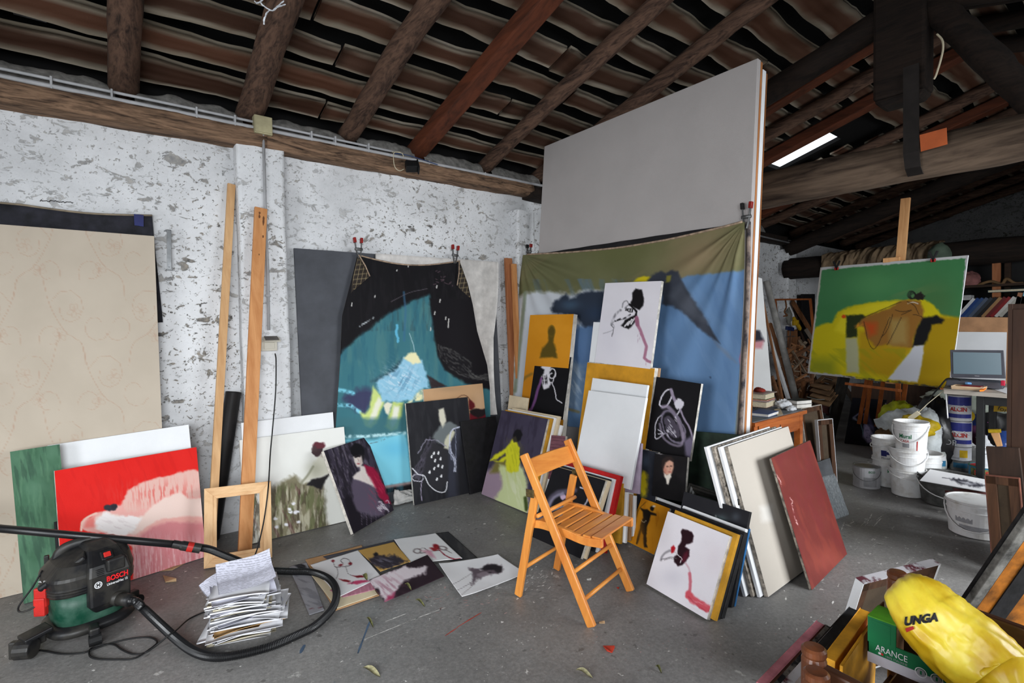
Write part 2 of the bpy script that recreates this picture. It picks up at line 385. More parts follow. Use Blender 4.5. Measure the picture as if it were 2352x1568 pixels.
def plaster(name, white, dirt, amount=0.):
    m, nt, b = nm(name); tc = node(nt, 'ShaderNodeTexCoord'); L = nt.links
    def N(sc, det, ro=.6, di=0., st=(1, 1, 1), rot=(0, 0, 0)):
        mp = node(nt, 'ShaderNodeMapping'); mp.inputs['Scale'].default_value = st; mp.inputs['Rotation'].default_value = rot; L.new(tc.outputs['Object'], mp.inputs[0])
        n = node(nt, 'ShaderNodeTexNoise', i_Scale=sc, i_Detail=det, i_Roughness=ro, i_Distortion=di); L.new(mp.outputs[0], n.inputs[0]); return n.outputs[0]
    def thr(src, lo, hi):
        r = node(nt, 'ShaderNodeMapRange', clamp=True); r.inputs[1].default_value = lo; r.inputs[2].default_value = hi; L.new(src, r.inputs[0]); return r.outputs[0]
    def op(o, a, c):
        k = node(nt, 'ShaderNodeMath', operation=o)
        for i, v in enumerate((a, c)):
            if isinstance(v, (int, float)): k.inputs[i].default_value = v
            else: L.new(v, k.inputs[i])
        return k.outputs[0]
    dens = thr(N(1.1, 3), .36, .62)
    f1 = thr(N(10.5, 7, .62, .6, (1, 1, 1.5), (0, .5, 0)), .615-amount, .635-amount); f2 = thr(N(25, 6, .6, .4, (1, 1, 1.4), (0, .4, 0)), .635-amount, .655-amount)
    f3 = thr(N(46, 4, .6, .3), .645-amount, .665-amount)
    fl = op('MULTIPLY', op('MAXIMUM', f1, op('MAXIMUM', f2, f3)), op('ADD', op('MULTIPLY', dens, .8), .2))
    edge = op('SUBTRACT', thr(N(10.5, 7, .62, .6, (1, 1, 1.5), (0, .5, 0)), .60-amount, .615-amount), f1)
    mott = node(nt, 'ShaderNodeValToRGB'); L.new(N(2.2, 7), mott.inputs[0]); e = mott.color_ramp.elements
    e[0].color = L4(np.array(white)*.90); e[1].color = L4(white); e[0].position = .35; e[1].position = .6
    dc = node(nt, 'ShaderNodeValToRGB'); L.new(N(30, 5), dc.inputs[0]); e = dc.color_ramp.elements
    e[0].color = L4(np.array(dirt)*.3); e[1].color = L4(np.array(dirt)*1.15); e[0].position = .36; e[1].position = .62
    mx = node(nt, 'ShaderNodeMix', data_type='RGBA'); L.new(op('MULTIPLY', fl, .88), mx.inputs[0]); L.new(mott.outputs[0], mx.inputs[6]); L.new(dc.outputs[0], mx.inputs[7])
    L.new(mx.outputs[2], b.inputs['Base Color']); b.inputs['Roughness'].default_value = .9; b.inputs['Specular IOR Level'].default_value = .15
    h = op('ADD', op('MULTIPLY', fl, -1.), op('ADD', op('MULTIPLY', edge, .6), op('MULTIPLY', N(5, 8, .65), 1.6)))
    bp = node(nt, 'ShaderNodeBump', i_Strength=.5, i_Distance=.012); L.new(h, bp.inputs['Height']); L.new(bp.outputs[0], b.inputs['Normal'])
concrete(); plaster('flaking_plaster', (222, 223, 225), (122, 114, 102), .018); plaster('grey_plaster', (150, 150, 150), (90, 86, 80), .03)
mat('mortar', (132, 130, 126), .95, var=.15, vs=18, bump=.8, bs=40)
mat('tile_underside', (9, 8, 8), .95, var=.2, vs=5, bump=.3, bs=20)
mat('leak_light_pale', (150, 146, 146), .9, var=.2, vs=12, bump=.4, bs=30)
wood('bark_log', (98, 74, 60), (38, 26, 21), 'y', .9, 20, .9)
wood('red_timber', (98, 51, 31), (62, 32, 19), 'y', .75, 10, .3)
wood('dark_timber', (38, 28, 22), (15, 11, 9), 'y', .9, 16, .8)
wood('plate_timber', (136, 108, 86), (30, 21, 16), 'x', .9, 22, 1.)
wood('tie_timber', (108, 91, 76), (44, 33, 26), 'y', .9, 7, .7)
attr_mat('waney_board', rough=.9, bump=.5, bs=90)
mat('iron', (46, 42, 40), .6, metal=.5)
mat('pvc_grey', (172, 172, 174), .5, var=.05)

fl = struct('floor', box((XB-.3, YB-.3, -.12), (XF+.3, YW+.3, 0)), 'concrete_floor')
# long wall on the left, with its pilasters
wl = struct('wall_left', box((XB-.3, YW, 0), (XF+.3, YW+.3, 2.86)), 'flaking_plaster')
def pilaster(n, x0, x1, y0, z1):
    V, F = grid(lambda u, v: np.stack([x0+(x1-x0)*np.clip((u-.18)/.64, 0, 1), np.where((u < .18), y0+(YW+.02-y0)*(1-u/.18), np.where(u > .82, y0+(YW+.02-y0)*((u-.82)/.18), y0)), z1*(1-v)], 1), 22, 60)
    V[:, 0] += (fbm(V[:, 0]*6, V[:, 2]*3, n)-.5)*.018; V[:, 1] += (fbm(V[:, 0]*5+3, V[:, 2]*5, n+9)-.5)*.012*(V[:, 1] < YW-.02)
    V[:, 2] = np.clip(V[:, 2]+np.where(V[:, 2] > z1-.01, (fbm(V[:, 0]*9, V[:, 1]*9, n+4)-.5)*.06, 0), 0, 9)
    struct('trim_%d' % n, (V, F[:, ::-1]), 'flaking_plaster')
pilaster(1, .79, 1.10, 4.08, 2.79); pilaster(2, 3.29, 3.50, 4.07, 2.60); pilaster(3, 9.02, 9.34, 4.05, 2.66)
def cut_wall(name, horiz, fixed0, fixed1, lo, hi, ztop, holes, m):
    parts = []; xs = lo
    for (a, b_, s, h) in sorted(holes):
        parts.append((xs, a, 0, ztop)); parts.append((a, b_, 0, s)) if s > 0 else None; parts.append((a, b_, h, ztop)); xs = b_
    parts.append((xs, hi, 0, ztop)); bb = []
    for a, b_, s, h in parts: bb.append(box((a, fixed0, s), (b_, fixed1, h)) if horiz else box((fixed0, a, s), (fixed1, b_, h)))
    return struct(name, join(*bb), m)
cut_wall('wall_right', True, YB-.3, YB, XB-.3, XF+.3, 3.0, WIN_BACK, 'flaking_plaster')
cut_wall('wall_back', False, XB-.3, XB, YB-.3, YW+.3, 3.95, [DOOR], 'flaking_plaster')
wood('window_wood', (120, 96, 74), (80, 62, 46), 'z', .7)
for k, (a, b_, s, h) in enumerate(WIN_BACK):
    w = struct('window_%d' % (k+1), join(box((a, YB-.12, s), (a+.05, YB-.06, h)), box((b_-.05, YB-.12, s), (b_, YB-.06, h)), box((a, YB-.12, s), (b_, YB-.06, s+.05)), box((a, YB-.12, h-.05), (b_, YB-.06, h))), 'window_wood')
    c = (a+b_)/2; obj('glazing_bar', box((c-.02, YB-.11, s), (c+.02, YB-.07, h)), 'window_wood', w)
RY = 1.2; SL = .28
def zr(Y, z0): return z0+SL*(YW-Y) if Y >= RY else z0+SL*(YW-RY)-SL*(RY-Y)
gz = [(YB-.3, 0), (YW+.3, 0), (YW+.3, zr(YW+.3, 3.26)), (RY, zr(RY, 3.26)), (YB-.3, zr(YB-.3, 3.26))]
struct('wall_front', (np.array([(XF, y, z) for y, z in gz]+[(XF+.3, y, z) for y, z in gz]), [(0, 1, 2, 3, 4), (9, 8, 7, 6, 5)]+[(i, i+5, (i+1) % 5+5, (i+1) % 5) for i in range(5)]), 'grey_plaster')

# ---- roof: dark tile underside with one gap open to the sky
ce = []
DZ = 3.235
HOLE = (6.66, 7.22, 2.61, 3.35)
def deck(x0, x1, y0, y1):
    V = np.array([(x, y, zr(y, DZ)+t) for t in (0, .05) for x, y in ((x0, y0), (x1, y0), (x1, y1), (x0, y1))]); return V, BOXF
a, b_, c, d = HOLE
a2, b2, c2, d2 = .98, 1.22, 2.62, 2.92
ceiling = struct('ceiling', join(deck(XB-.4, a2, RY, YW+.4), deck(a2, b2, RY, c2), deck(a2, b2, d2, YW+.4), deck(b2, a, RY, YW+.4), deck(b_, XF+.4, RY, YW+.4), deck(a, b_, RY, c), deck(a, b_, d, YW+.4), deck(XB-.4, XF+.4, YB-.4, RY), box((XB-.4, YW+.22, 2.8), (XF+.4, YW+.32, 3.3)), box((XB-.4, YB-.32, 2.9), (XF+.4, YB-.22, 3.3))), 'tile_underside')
def log(p0, p1, r0, r1, seed, seg=26, n=12, wob=.12, bend=.02):
    t = np.linspace(0, 1, seg); P = np.outer(1-t, p0)+np.outer(t, p1)
    P[:, 0] += (fbm(t*3+seed, t*0, seed)-.5)*bend*2; P[:, 2] += (fbm(t*3+seed, t*0+5, seed)-.5)*bend*2
    V, F = tube(P, r0+(r1-r0)*t, n); c = np.repeat(P, n, 0); ang = np.tile(np.arange(n), seg); tt = np.repeat(t, n)
    k = 1+wob*(fbm(tt*14, ang*.9, seed)-.5)*2+wob*(fbm(tt*4, ang*.5, seed+3)-.5)
    return c+(V-c)*k[:, None], F
RX = [-2.0, -1.27, -.55, .17, .90, 1.65, 2.27, 3.0, 3.72, 5.1, 5.65, 6.2, 7.38, 7.95, 8.5, 9.7, 10.4, 11.1, 11.9, 12.7]
RR = {.17: (.082, .072), .90: (.092, .082), 1.65: (.082, .078), 3.0: (.07, .062)}
for k, X in enumerate(RX):
    r0, r1 = RR.get(X, (.072, .066))
    if X in (2.27, 5.1, 6.2, 7.95):     # squared reddish timbers
        V, F = bar((X, YW+.1, zr(YW+.1, 3.03)), (X, RY, zr(RY, 3.03)), .145, .115, (1, 0, .0))
        t = np.array([0]); obj('rafter', (V, F), 'red_timber', ceiling, bevel=.012)
    else: obj('rafter', log((X, YW+.1, zr(YW+.1, 3.035)), (X, RY, zr(RY, 3.035)), r0, r1, k+3), 'bark_log', ceiling, smooth=True)
    if X > 2: obj('rafter', log((X+.03, RY, zr(RY, 3.03)), (X+.03, YB, zr(YB, 3.03)), .07, .066, k+60, seg=16, n=9), 'dark_timber', ceiling, smooth=True)
# rough waney boards on the rafters
def board(x0, x1, Yc, w, seed, side=1):
    nu = max(6, int((x1-x0)/.07)); nv = 7
    def fn(u, v):
        X = x0+(x1-x0)*u; e0 = (fbm(X*1.6, X*0+seed, seed)-.5)*.07+(fbm(X*6, X*0+seed, seed+2)-.5)*.025; e1 = (fbm(X*1.6, X*0+seed+7, seed+1)-.5)*.07+(fbm(X*6, X*0+3, seed+5)-.5)*.025
        lo = Yc-w/2+e0; hi = Yc+w/2+e1; Y = lo+(hi-lo)*v
        z = np.array([zr(y, 3.112) for y in Y])+(fbm(X*2, v*2+seed, seed)-.5)*.012; return np.stack([X, Y, z], 1)
    V, F = grid(fn, nu, nv); n = len(V); V2 = V+[0, 0, .022]
    u, v = np.meshgrid(np.linspace(0, 1, nu+1), np.linspace(0, 1, nv+1)); u = u.ravel(); v = v.ravel()
    ed = np.minimum(v, 1-v)*2+(fbm(V[:, 0]*3, v*3+seed, seed+8)-.5)*.75; k = np.clip((ed-.16)/.3, 0, 1)[:, None]
    gr = (fbm(V[:, 0]*1.5, v*14+seed, seed+4)-.5)[:, None]
    pale = np.array([128, 119, 105.])+gr*70; core = np.array([74, 50, 38.])*(1+RNG.uniform(-.15, .2))+gr*36
    col = lin(np.clip(pale*(1-k)+core*k, 5, 255)); idx = np.arange(n).reshape(nv+1, nu+1)
    rim = np.concatenate([idx[0, :-1], idx[:-1, -1], idx[-1, :0:-1], idx[:0:-1, 0]]); r2 = np.roll(rim, -1)
    sides = np.stack([rim, r2, r2+n, rim+n], 1)
    FF = np.concatenate([F[:, ::-1], F+n, sides]); obj('roof_board', (np.concatenate([V, V2]), FF), 'waney_board', ceiling, col=np.concatenate([col, col*.6]))
rows = [4.12, 3.83, 3.55, 3.24, 2.94, 2.63, 2.32, 2.01, 1.70, 1.40]
sd = 100
for Yc in rows:
    x = -1.3+RNG.uniform(-.5, .1)
    while x < 11.5:
        Lb = RNG.choice([1.42, 2.1, 2.84]); x1 = x+Lb; sd += 1
        w = .192+RNG.uniform(-.025, .03)
        if Yc in (2.63, 2.94) and x < 1.25 and x1 > .95:
            if .95-x > .3: board(x, .95, Yc, w, sd)
            if x1-1.25 > .3: board(1.25, x1-.02, Yc, w, sd+300)
        elif Yc < 3.3 and Yc > 2.1 and x < HOLE[1] and x1 > 6.28:
            if 6.28-x > .3: board(x, 6.28, Yc, w, sd)
            if x1-HOLE[1] > .3: board(HOLE[1], x1, Yc, w, sd+300)
        else: board(x, x1-.02, Yc, w, sd)
        x = x1
for Yc in (1.0, .69, .38, .07):
    for x in (2.4, 4.5, 6.6, 8.7): sd += 1; board(x, x+2.05, Yc, .21, sd)
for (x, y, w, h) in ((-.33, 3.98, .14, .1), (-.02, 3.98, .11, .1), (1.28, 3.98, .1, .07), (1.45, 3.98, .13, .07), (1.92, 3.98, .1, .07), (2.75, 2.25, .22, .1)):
    V, F = deck(x, x+w, y, y+h); obj('light_leak_patch', (V-[0, 0, .022], F), 'leak_light_pale', ceiling)  # pale colour painted in where daylight leaks through the roof
# mortar packing along the wall head, one lump strip per bay
for k in range(len(RX)-1):
    x0, x1 = RX[k]+.05, RX[k+1]-.05
    if x1 > 8.8 or x1-x0 < .3: continue
    def fn(u, v):
        X = x0+(x1-x0)*u; top = 3.0+.06*fbm(X*7, X*0+k, 3+k)+.02*np.sin(pi*u); a = v*pi*.5
        return np.stack([X, YW-.07+.14*(v)-.02*fbm(X*12, v*4, k), 2.84+(top-2.84)*np.sin(a)], 1)
    V, F = grid(fn, 24, 6); obj('mortar_lump', (V, F[:, ::-1]), 'mortar', wl, smooth=True)
# wall plate beams
def rough_beam(name, p0, p1, w, h, seed, m, parent, seg=60, rough=.014):
    p0, p1 = np.array(p0, float), np.array(p1, float); a = unit(p1-p0); s = unit(np.cross((0, 0, 1.), a)); up = np.array([0, 0, 1.])
    n = 20; th = np.linspace(0, 2*pi, n, endpoint=False); cx = np.sign(np.cos(th))*np.abs(np.cos(th))**.42; cz = np.sign(np.sin(th))*np.abs(np.sin(th))**.42
    t = np.linspace(0, 1, seg); V = []
    for i, k in enumerate(t):
        L_ = np.linalg.norm(p1-p0)*k; j = np.arange(n)
        d = rough*((fbm(L_*3+0*j, j*1.1, seed)-.5)*2+(fbm(L_*14+0*j, j*2.3, seed+3)-.5)); hh = h*(1+.14*(fbm(np.array([L_*1.2]), np.array([0.]), seed+8)[0]-.5)*2)
        V.append(p0+(p1-p0)*k+np.outer(cx*(w/2+d), s)+np.outer(cz*(hh/2+d), up))
    V = np.concatenate(V); F = [(i*n+j, (i+1)*n+j, (i+1)*n+(j+1) % n, i*n+(j+1) % n) for i in range(seg-1) for j in range(n)]
    F += [tuple(range(n)), tuple(range((seg-1)*n+n-1, (seg-1)*n-1, -1))]
    return obj(name, (V, F), m, parent, smooth=True)
rough_beam('wall_plate', (XB, YW-.06, 2.80), (.98, YW-.06, 2.82), .17, .135, 5, 'plate_timber', wl)
rough_beam('wall_plate', (.92, YW-.06, 2.815), (3.5, YW-.06, 2.83), .15, .13, 11, 'plate_timber', wl)
rough_beam('wall_plate', (3.45, YW-.06, 2.80), (9.05, YW-.06, 2.80), .15, .14, 15, 'dark_timber', wl)
# ---- truss across the room beyond the partition
tr = thing('roof_truss', 'dark timber roof truss with a pale stripped tie beam above the easel', 'roof truss', (4.4, 1.2, 2.46))
V, F = log((4.4, YW+.05, 2.60), (4.4, YB, 2.52), .175, .105, 77, seg=60, n=16, wob=.09, bend=.05); obj('tie_beam', (V, F), 'tie_timber', tr, smooth=True)
kp = obj('king_post', join(bar((4.4, 1.21, 2.98), (4.4, 1.21, 3.95), .3, .2, (0, 1, 0)), bar((4.4, 1.21, 2.93), (4.4, 1.21, 2.98), .22, .16, (0, 1, 0), .3, .2)), 'dark_timber', tr, bevel=.02)
obj('principal_rafter', log((4.4, YW, 2.78), (4.4, 1.25, 3.58), .09, .09, 79), 'dark_timber', tr, smooth=True)
obj('principal_rafter', log((4.4, 1.15, 3.62), (4.4, YB, 2.72), .09, .09, 80), 'dark_timber', tr, smooth=True)
obj('strut', log((4.4, 1.05, 3.55), (4.4, .5, 2.62), .085, .085, 81), 'dark_timber', tr, smooth=True)
st = [px(2092, y, 4.4-.21) for y in (150, 250, 300, 350)]+[px(2096, 385, 4.4-.17), px(2102, 402, 4.4-.1), px(2110, 400, 4.4)]
V = []; ww = np.array([0, .042, 0.])
for p in st: V += [p-ww, p+ww, p+ww+[.012, 0, 0], p-ww+[.012, 0, 0]]
obj('iron_strap', (np.array(V), [q for i in range(len(st)-1) for q in [tuple(4*i+j for j in (0, 1)) + (4*i+5, 4*i+4), (4*i+1, 4*i+2, 4*i+6, 4*i+5), (4*i+2, 4*i+3, 4*i+7, 4*i+6), (4*i+3, 4*i, 4*i+4, 4*i+7)]]), 'iron', tr)
mat('orange_card', (190, 96, 52), .8, var=.06)
q = [px(*p, 4.2) for p in ((2112, 310), (2174, 293), (2176, 331), (2115, 348))]
tag(obj('card_square', slab(q, .004)[:2], 'orange_card'), 'square of orange card fixed to the pale tie beam', 'card')
mat('cable_white', (196, 186, 160), .5, var=.03, bump=0)
tag(obj('hanging_cable', tube(smoothpath([px(*p, 4.15) for p in ((2152, 78), (2164, 92), (2166, 112), (2160, 140), (2150, 172), (2145, 182))]), .006, 6), 'cable_white', smooth=True), 'pale loop of cable hanging beside the dark king post under the roof', 'cable')
# ---- second truss, further back
t2 = thing('roof_truss', 'dark far roof truss with brown cloth draped over its low beam', 'roof truss', (9.1, 2, 2.2))
obj('tie_beam', log((9.1, 4.12, 2.33), (9.1, YB, 2.30), .17, .15, 90, seg=40, n=12), 'dark_timber', t2, smooth=True)
obj('principal_rafter', log((9.1, 4.1, 2.66), (9.1, RY, 3.52), .12, .11, 91), 'dark_timber', t2, smooth=True)
obj('principal_rafter', log((9.1, RY, 3.52), (9.1, YB, 2.7), .12, .11, 92), 'dark_timber', t2, smooth=True)
obj('king_post', bar((9.1, 1.05, 2.55), (9.1, 1.05, 3.6), .3, .2, (0, 1, 0)), 'dark_timber', t2, bevel=.02)

# ---- electric conduit on the wall
cdt = thing('cable_conduit', 'pair of grey plastic conduits running along the beam at the wall top', 'conduit', (1, 4.08, 2.88))
obj('pipe', tube([(XB, 4.075, 2.887), (.5, 4.075, 2.885), (2, 4.075, 2.885), (4, 4.075, 2.887), (9.3, 4.03, 2.75)], .0135, 10), 'pvc_grey', cdt, smooth=True)
obj('pipe', tube([(XB, 4.085, 2.932), (.5, 4.085, 2.930), (1.9, 4.085, 2.922), (2.02, 4.08, 2.921)], .0095, 8), 'pvc_grey', cdt, smooth=True)
for x in (-.6, -.18, .1, .55, .78, 1.3, 1.48, 1.75, 2.3, 2.9): obj('clip', box((x-.006, 4.062, 2.87), (x+.006, 4.11, 2.942 if x < 1.9 else 2.902)), 'pvc_grey', cdt, bevel=.003)
jb = thing('junction_box', 'square yellowed plastic junction box on the conduit above the pilaster', 'junction box', (.955, 4.06, 2.85))
mat('old_plastic', (172, 164, 130), .5, var=.08)
obj('box_body', box((.895, 4.035, 2.84), (1.015, 4.10, 2.965)), 'old_plastic', jb, bevel=.004); obj('lid', box((.898, 4.024, 2.848), (1.012, 4.036, 2.962)), 'old_plastic', jb, bevel=.004)
for sx in (.906, 1.004):
    for sz in (2.856, 2.953): obj('screw', lathe([(0, -.002), (.004, -.002), (.004, .002)], (0, 0, 0), 8, tilt=((1, 0, 0), (0, 0, -1), (0, 1, 0))), 'pvc_grey', jb).location = Vector((sx, 4.022, sz))-Vector((.955, 4.06, 2.85))
vc = thing('vertical_conduit', 'thin grey conduit dropping down the pilaster to the wall socket', 'conduit', (.955, 4.065, 1.42))
obj('pipe', tube([(.958, 4.062, 2.85), (.957, 4.066, 2.2), (.962, 4.066, 1.9), (.957, 4.066, 1.45)], .010, 8), 'pvc_grey', vc, smooth=True)
obj('clip', box((.942, 4.055, 1.69), (.975, 4.08, 1.705)), 'pvc_grey', vc)
sk = thing('wall_socket', 'pale plastic wall socket with its flap open on the pilaster', 'socket', (.955, 4.05, 1.29))
mat('socket_plastic', (205, 200, 186), .5, var=.04); mat('grey_flap', (104, 100, 96), .5)
obj('socket_box', box((.90, 4.035, 1.30), (1.005, 4.085, 1.385)), 'socket_plastic', sk, bevel=.004)
obj('flap', slab([(.905, 4.03, 1.402), (1.012, 4.03, 1.402), (1.018, 3.985, 1.372), (.909, 3.985, 1.372)], .008)[:2], 'socket_plastic', sk)
obj('flap_window', slab([(.915, 4.0285, 1.4062), (1.003, 4.0285, 1.4062), (1.008, 3.988, 1.3795), (.918, 3.988, 1.3795)], .002)[:2], 'grey_flap', sk)
obj('plug_face', box((.915, 4.028, 1.315), (.985, 4.036, 1.36)), 'socket_plastic', sk, bevel=.002)
mat('black_rubber', (22, 22, 23), .55, var=.1, bump=.05)
cp = [py(632, 812, 3.98), py(634, 830, 3.94), py(633, 900, 3.9), py(626, 985, 3.85), py(621, 1040, 3.8), py(616, 1120, 3.62), py(607, 1190, 3.56), py(594, 1250, 3.5), pz(582, 1292, .03), pz(600, 1318, .01), pz(640, 1330, .01)]
tag(obj('power_cable', tube(smoothpath(cp), .0045, 6), 'black_rubber', smooth=True), 'thin black cord hanging from the wall socket down past the small wooden frame', 'cord')
# small black floodlight on the beam
fl_ = thing('floodlight', 'small black floodlight with loose wires on the wall beam', 'lamp', (2.06, 4.0, 2.75))
mat('black_metal', (24, 24, 25), .5)
cf = py(945, 382, 4.0)
def tbox(c, ax, sz, ay): 
    a = unit(ax); b2 = np.asarray(ay, float); b2 = unit(b2-a*(b2@a)); c3 = np.cross(a, b2); v = []
    for k in (-1, 1):
        for i, j in ((-1, -1), (1, -1), (1, 1), (-1, 1)): v.append(np.asarray(c)+a*i*sz[0]/2+b2*j*sz[1]/2+c3*k*sz[2]/2)
    return np.array(v), BOXF
obj('lamp_body', tbox(cf, (1, -.35, .1), (.1, .075, .07), (0, -.5, -.8)), 'black_metal', fl_, bevel=.008)
obj('lamp_fins', tbox(cf+[.05, -.02, 0], (1, -.35, .1), (.012, .095, .08), (0, -.5, -.8)), 'black_metal', fl_, bevel=.002)
obj('bracket', tbox(cf+[-.0, .05, .05], (1, 0, 0), (.02, .08, .02), (0, 1, .6)), 'black_metal', fl_)
obj('wire', tube(smoothpath([py(*p, 4.03) for p in ((926, 352), (906, 350), (904, 368), (908, 385), (918, 392), (928, 388))]), .0035, 6), 'cable_white', fl_, smooth=True)
obj('wire', tube(smoothpath([py(*p, 4.04) for p in ((900, 349), (918, 349), (926, 356), (926, 362))]), .003, 6), 'cable_white', fl_, smooth=True)
mat('blue_wire', (50, 74, 122), .5); obj('wire', tube(smoothpath([py(*p, 4.05) for p in ((905, 352), (935, 356), (975, 368), (1005, 378))]), .0035, 6), 'blue_wire', fl_, smooth=True)
# ================================================================== LEFT WALL
def cA(*pts): return [(x/2.5786, 960+y/2.5786) for x, y in pts]
def cB(*pts): return [(540+x/2.5786, 960+y/2.5786) for x, y in pts]
def cG(*pts): return [(640+x/3.015, 500+y/3.015) for x, y in pts]
def cI(*pts): return [(x/2.904, 480+y/2.904) for x, y in pts]
def cloth(name, label, cat, fn, nu, nv, m, thick=.002, col=None, parent=None, group=None):
    "hanging sheet with a back side"
    P, F = grid(fn, nu, nv); n = len(P); idx = np.arange(n).reshape(nv+1, nu+1)
    a = P.reshape(nv+1, nu+1, 3); du = np.gradient(a, axis=1); dv = np.gradient(a, axis=0); N = np.cross(dv, du).reshape(-1, 3); N /= np.linalg.norm(N, axis=1)[:, None]+1e-9
    if (N@(CAM-P.mean(0))).mean() < 0: N = -N
    B = P-N*thick; rim = np.concatenate([idx[0, :-1], idx[:-1, -1], idx[-1, :0:-1], idx[:0:-1, 0]]); r2 = np.roll(rim, -1)
    FF = np.concatenate([F, F[:, ::-1]+n, np.stack([rim, rim+n, r2+n, r2], 1)]); c = None
    if col is not None: c = col(proj(P)).lin(); c = np.concatenate([c, c*0+lin((150, 140, 125))])
    o = obj(name, (np.concatenate([P, B]), FF), m, parent, smooth=True, col=c)
    return tag(o, label, cat, group) if parent is None else o
def bil(q, u, v):
    q = np.asarray(q); u = u[:, None]; v = v[:, None]; return (q[0]*(1-u)+q[1]*u)*(1-v)+(q[3]*(1-u)+q[2]*u)*v

# -- dark loose canvas behind the patterned panel
qd = [py(-330, 440, 4.185), py(349, 497, 4.185), py(374, 740, 4.185), py(-330, 760, 4.185)]
def fdark(u, v):
    P = bil(qd, u, v); P[:, 1] -= .012+.012*np.sin(u*23)*(.3+v)+.01*np.sin(u*9+v*6); P[:, 2] -= .02*np.sin(pi*np.clip((u-.5)*2, 0, 1))*(1-v); return P
mat('dark_canvas', (38, 38, 46), .8, var=.2, vs=12, bs=240)
dk = cloth('loose_canvas', 'dark blue-black unstretched canvas hung behind the floral patterned panel', 'canvas', fdark, 60, 16, 'dark_canvas')
mat('raw_hem', (150, 136, 116), .85)
hp = np.array([fdark(np.array([u]), np.array([0.]))[0]+[0, -.004, .004] for u in np.linspace(0, 1, 50)]); obj('hem', tube(hp, .006, 6), 'raw_hem', dk, smooth=True)
mat('blue_tape', (34, 42, 106), .5); obj('tape', slab([py(*p, 4.150) for p in cI((893, 32), (958, 40), (958, 117), (897, 108))], .002)[:2], 'blue_tape', dk)
# -- floral patterned panel
PP = wpl(3.985, 3.8); A0 = onp(354, 543, PP); B0 = onp(0, 516, PP)
top = unit(A0-B0); tl = A0-top*1.75; dnv = np.array([0, -sin(radians(3.8)), -cos(radians(3.8))]); q = np.array([tl, A0, A0+dnv*(A0[2]/cos(radians(3.8))), tl+dnv*(tl[2]/cos(radians(3.8)))])
def art_floral(P):
    p = Paint(P, (186, 174, 158), 5, 60, 3); ln = (176, 146, 126); rnd = random.Random(4)
    for r in range(-1, 6):
        for c in range(-3, 4):
            x0 = 70+c*178+(r % 2)*88; y0 = 560+r*150
            if x0 < -120 or x0 > 420: continue
            sc = 1; s = 1 if (r+c) % 2 else -1
            for k, (dx, dy, R, a0, a1) in enumerate(((0, 0, 44, 200, 560), (62*s, 40, 34, 20, 330), (-40*s, 66, 30, 150, 470))):
                a = np.radians(np.linspace(a0, a1, 10)); rr = R*np.linspace(1, .45, 10); p.line([(x0+dx+s*rr[i]*cos(a[i]), y0+dy+rr[i]*sin(a[i])*1.1) for i in range(10)], 1.6, ln, soft=1., warp=1., alpha=.55)
            p.curve([(x0-60*s, y0-70), (x0-44*s, y0-10), (x0-10*s, y0+50), (x0+30*s, y0+80), (x0+40*s, y0+130)], 1.8, ln, soft=1., alpha=.6)
            for fx, fy in ((12*s, 4), (-20*s, 60)):
                for k in range(5):
                    a = k*2*pi/5+rnd.random(); p.ell(x0+fx+9*cos(a), y0+fy+9*sin(a), 7, 5, ln, rot=degrees(a), ring=1.2, soft=.9, alpha=.45)
    return p
canvas('patterned_panel', 'large beige panel with a faint floral scroll pattern leaning on the wall', q, .02, art_floral, cat='panel', m='paper_print', face='floral_covering', res=2.1)
# -- metal handle on the wall
hd = thing('metal_handle', 'vertical flat metal handle screwed to the white wall', 'handle', py(388, 620, 4.17))
mat('steel', (150, 152, 154), .35, metal=.85, var=.1)
a_, b_ = py(388, 528, 4.13), py(389, 618, 4.13)
obj('grip', bar(a_, b_, .026, .006, (1, 0, 0)), 'steel', hd, bevel=.002)
obj('bracket', bar(a_, a_+[-.01, .07, 0], .026, .006, (1, 0, 0)), 'steel', hd); obj('bracket', bar(b_, b_+[0, .07, 0], .03, .006, (1, 0, 0)), 'steel', hd)
obj('screw', lathe([(.006, 0), (.005, .003), (0, .004)], b_+[0, -.004, .012], 10), 'steel', hd)

# -- paintings at the far left
q = planeq(wpl(3.81, 8.5), (23, 1039), (108, 1026)); w_ = unit(q[1]-q[0]); q = np.array([q[0], q[0]+w_*.205, q[3]+w_*.205, q[3]])
def art_green(P):
    p = Paint(P, (72, 108, 84), 16, 40, 5); p.brush((92, 128, 100), 7, 85, .5); p.brush((46, 70, 58), 9, 80, .5, sd=3); return p
canvas('green_painting', 'narrow green painting standing left of the red painting', q, .022, art_green, side='canvas_side')
q = planeq(wpl(3.93, 6), (108.6, 1024), (433.6, 975.5)); blank('blank_canvas', 'white primed canvas behind the red painting', q, .02)
mat('black_ground', (26, 25, 28), .6, var=.15, vs=20)
B0_, B1_ = np.array([-.2, 3.705, 0]), np.array([.49, 3.845, 0]); e_ = unit(B1_-B0_); bk_ = np.cross((0, 0, 1.), e_); rl_ = radians(8.5)
upv = np.array([0, 0, cos(rl_)])+bk_*sin(rl_); q = np.array([B0_+upv*.70, B1_+upv*.70, B1_, B0_])
qk = offs(q, .024)-e_*.012; qk[:2] -= upv*.28; blank('dark_canvas', 'dark canvas edge showing just left of the red painting', qk, .018, 'black_ground')
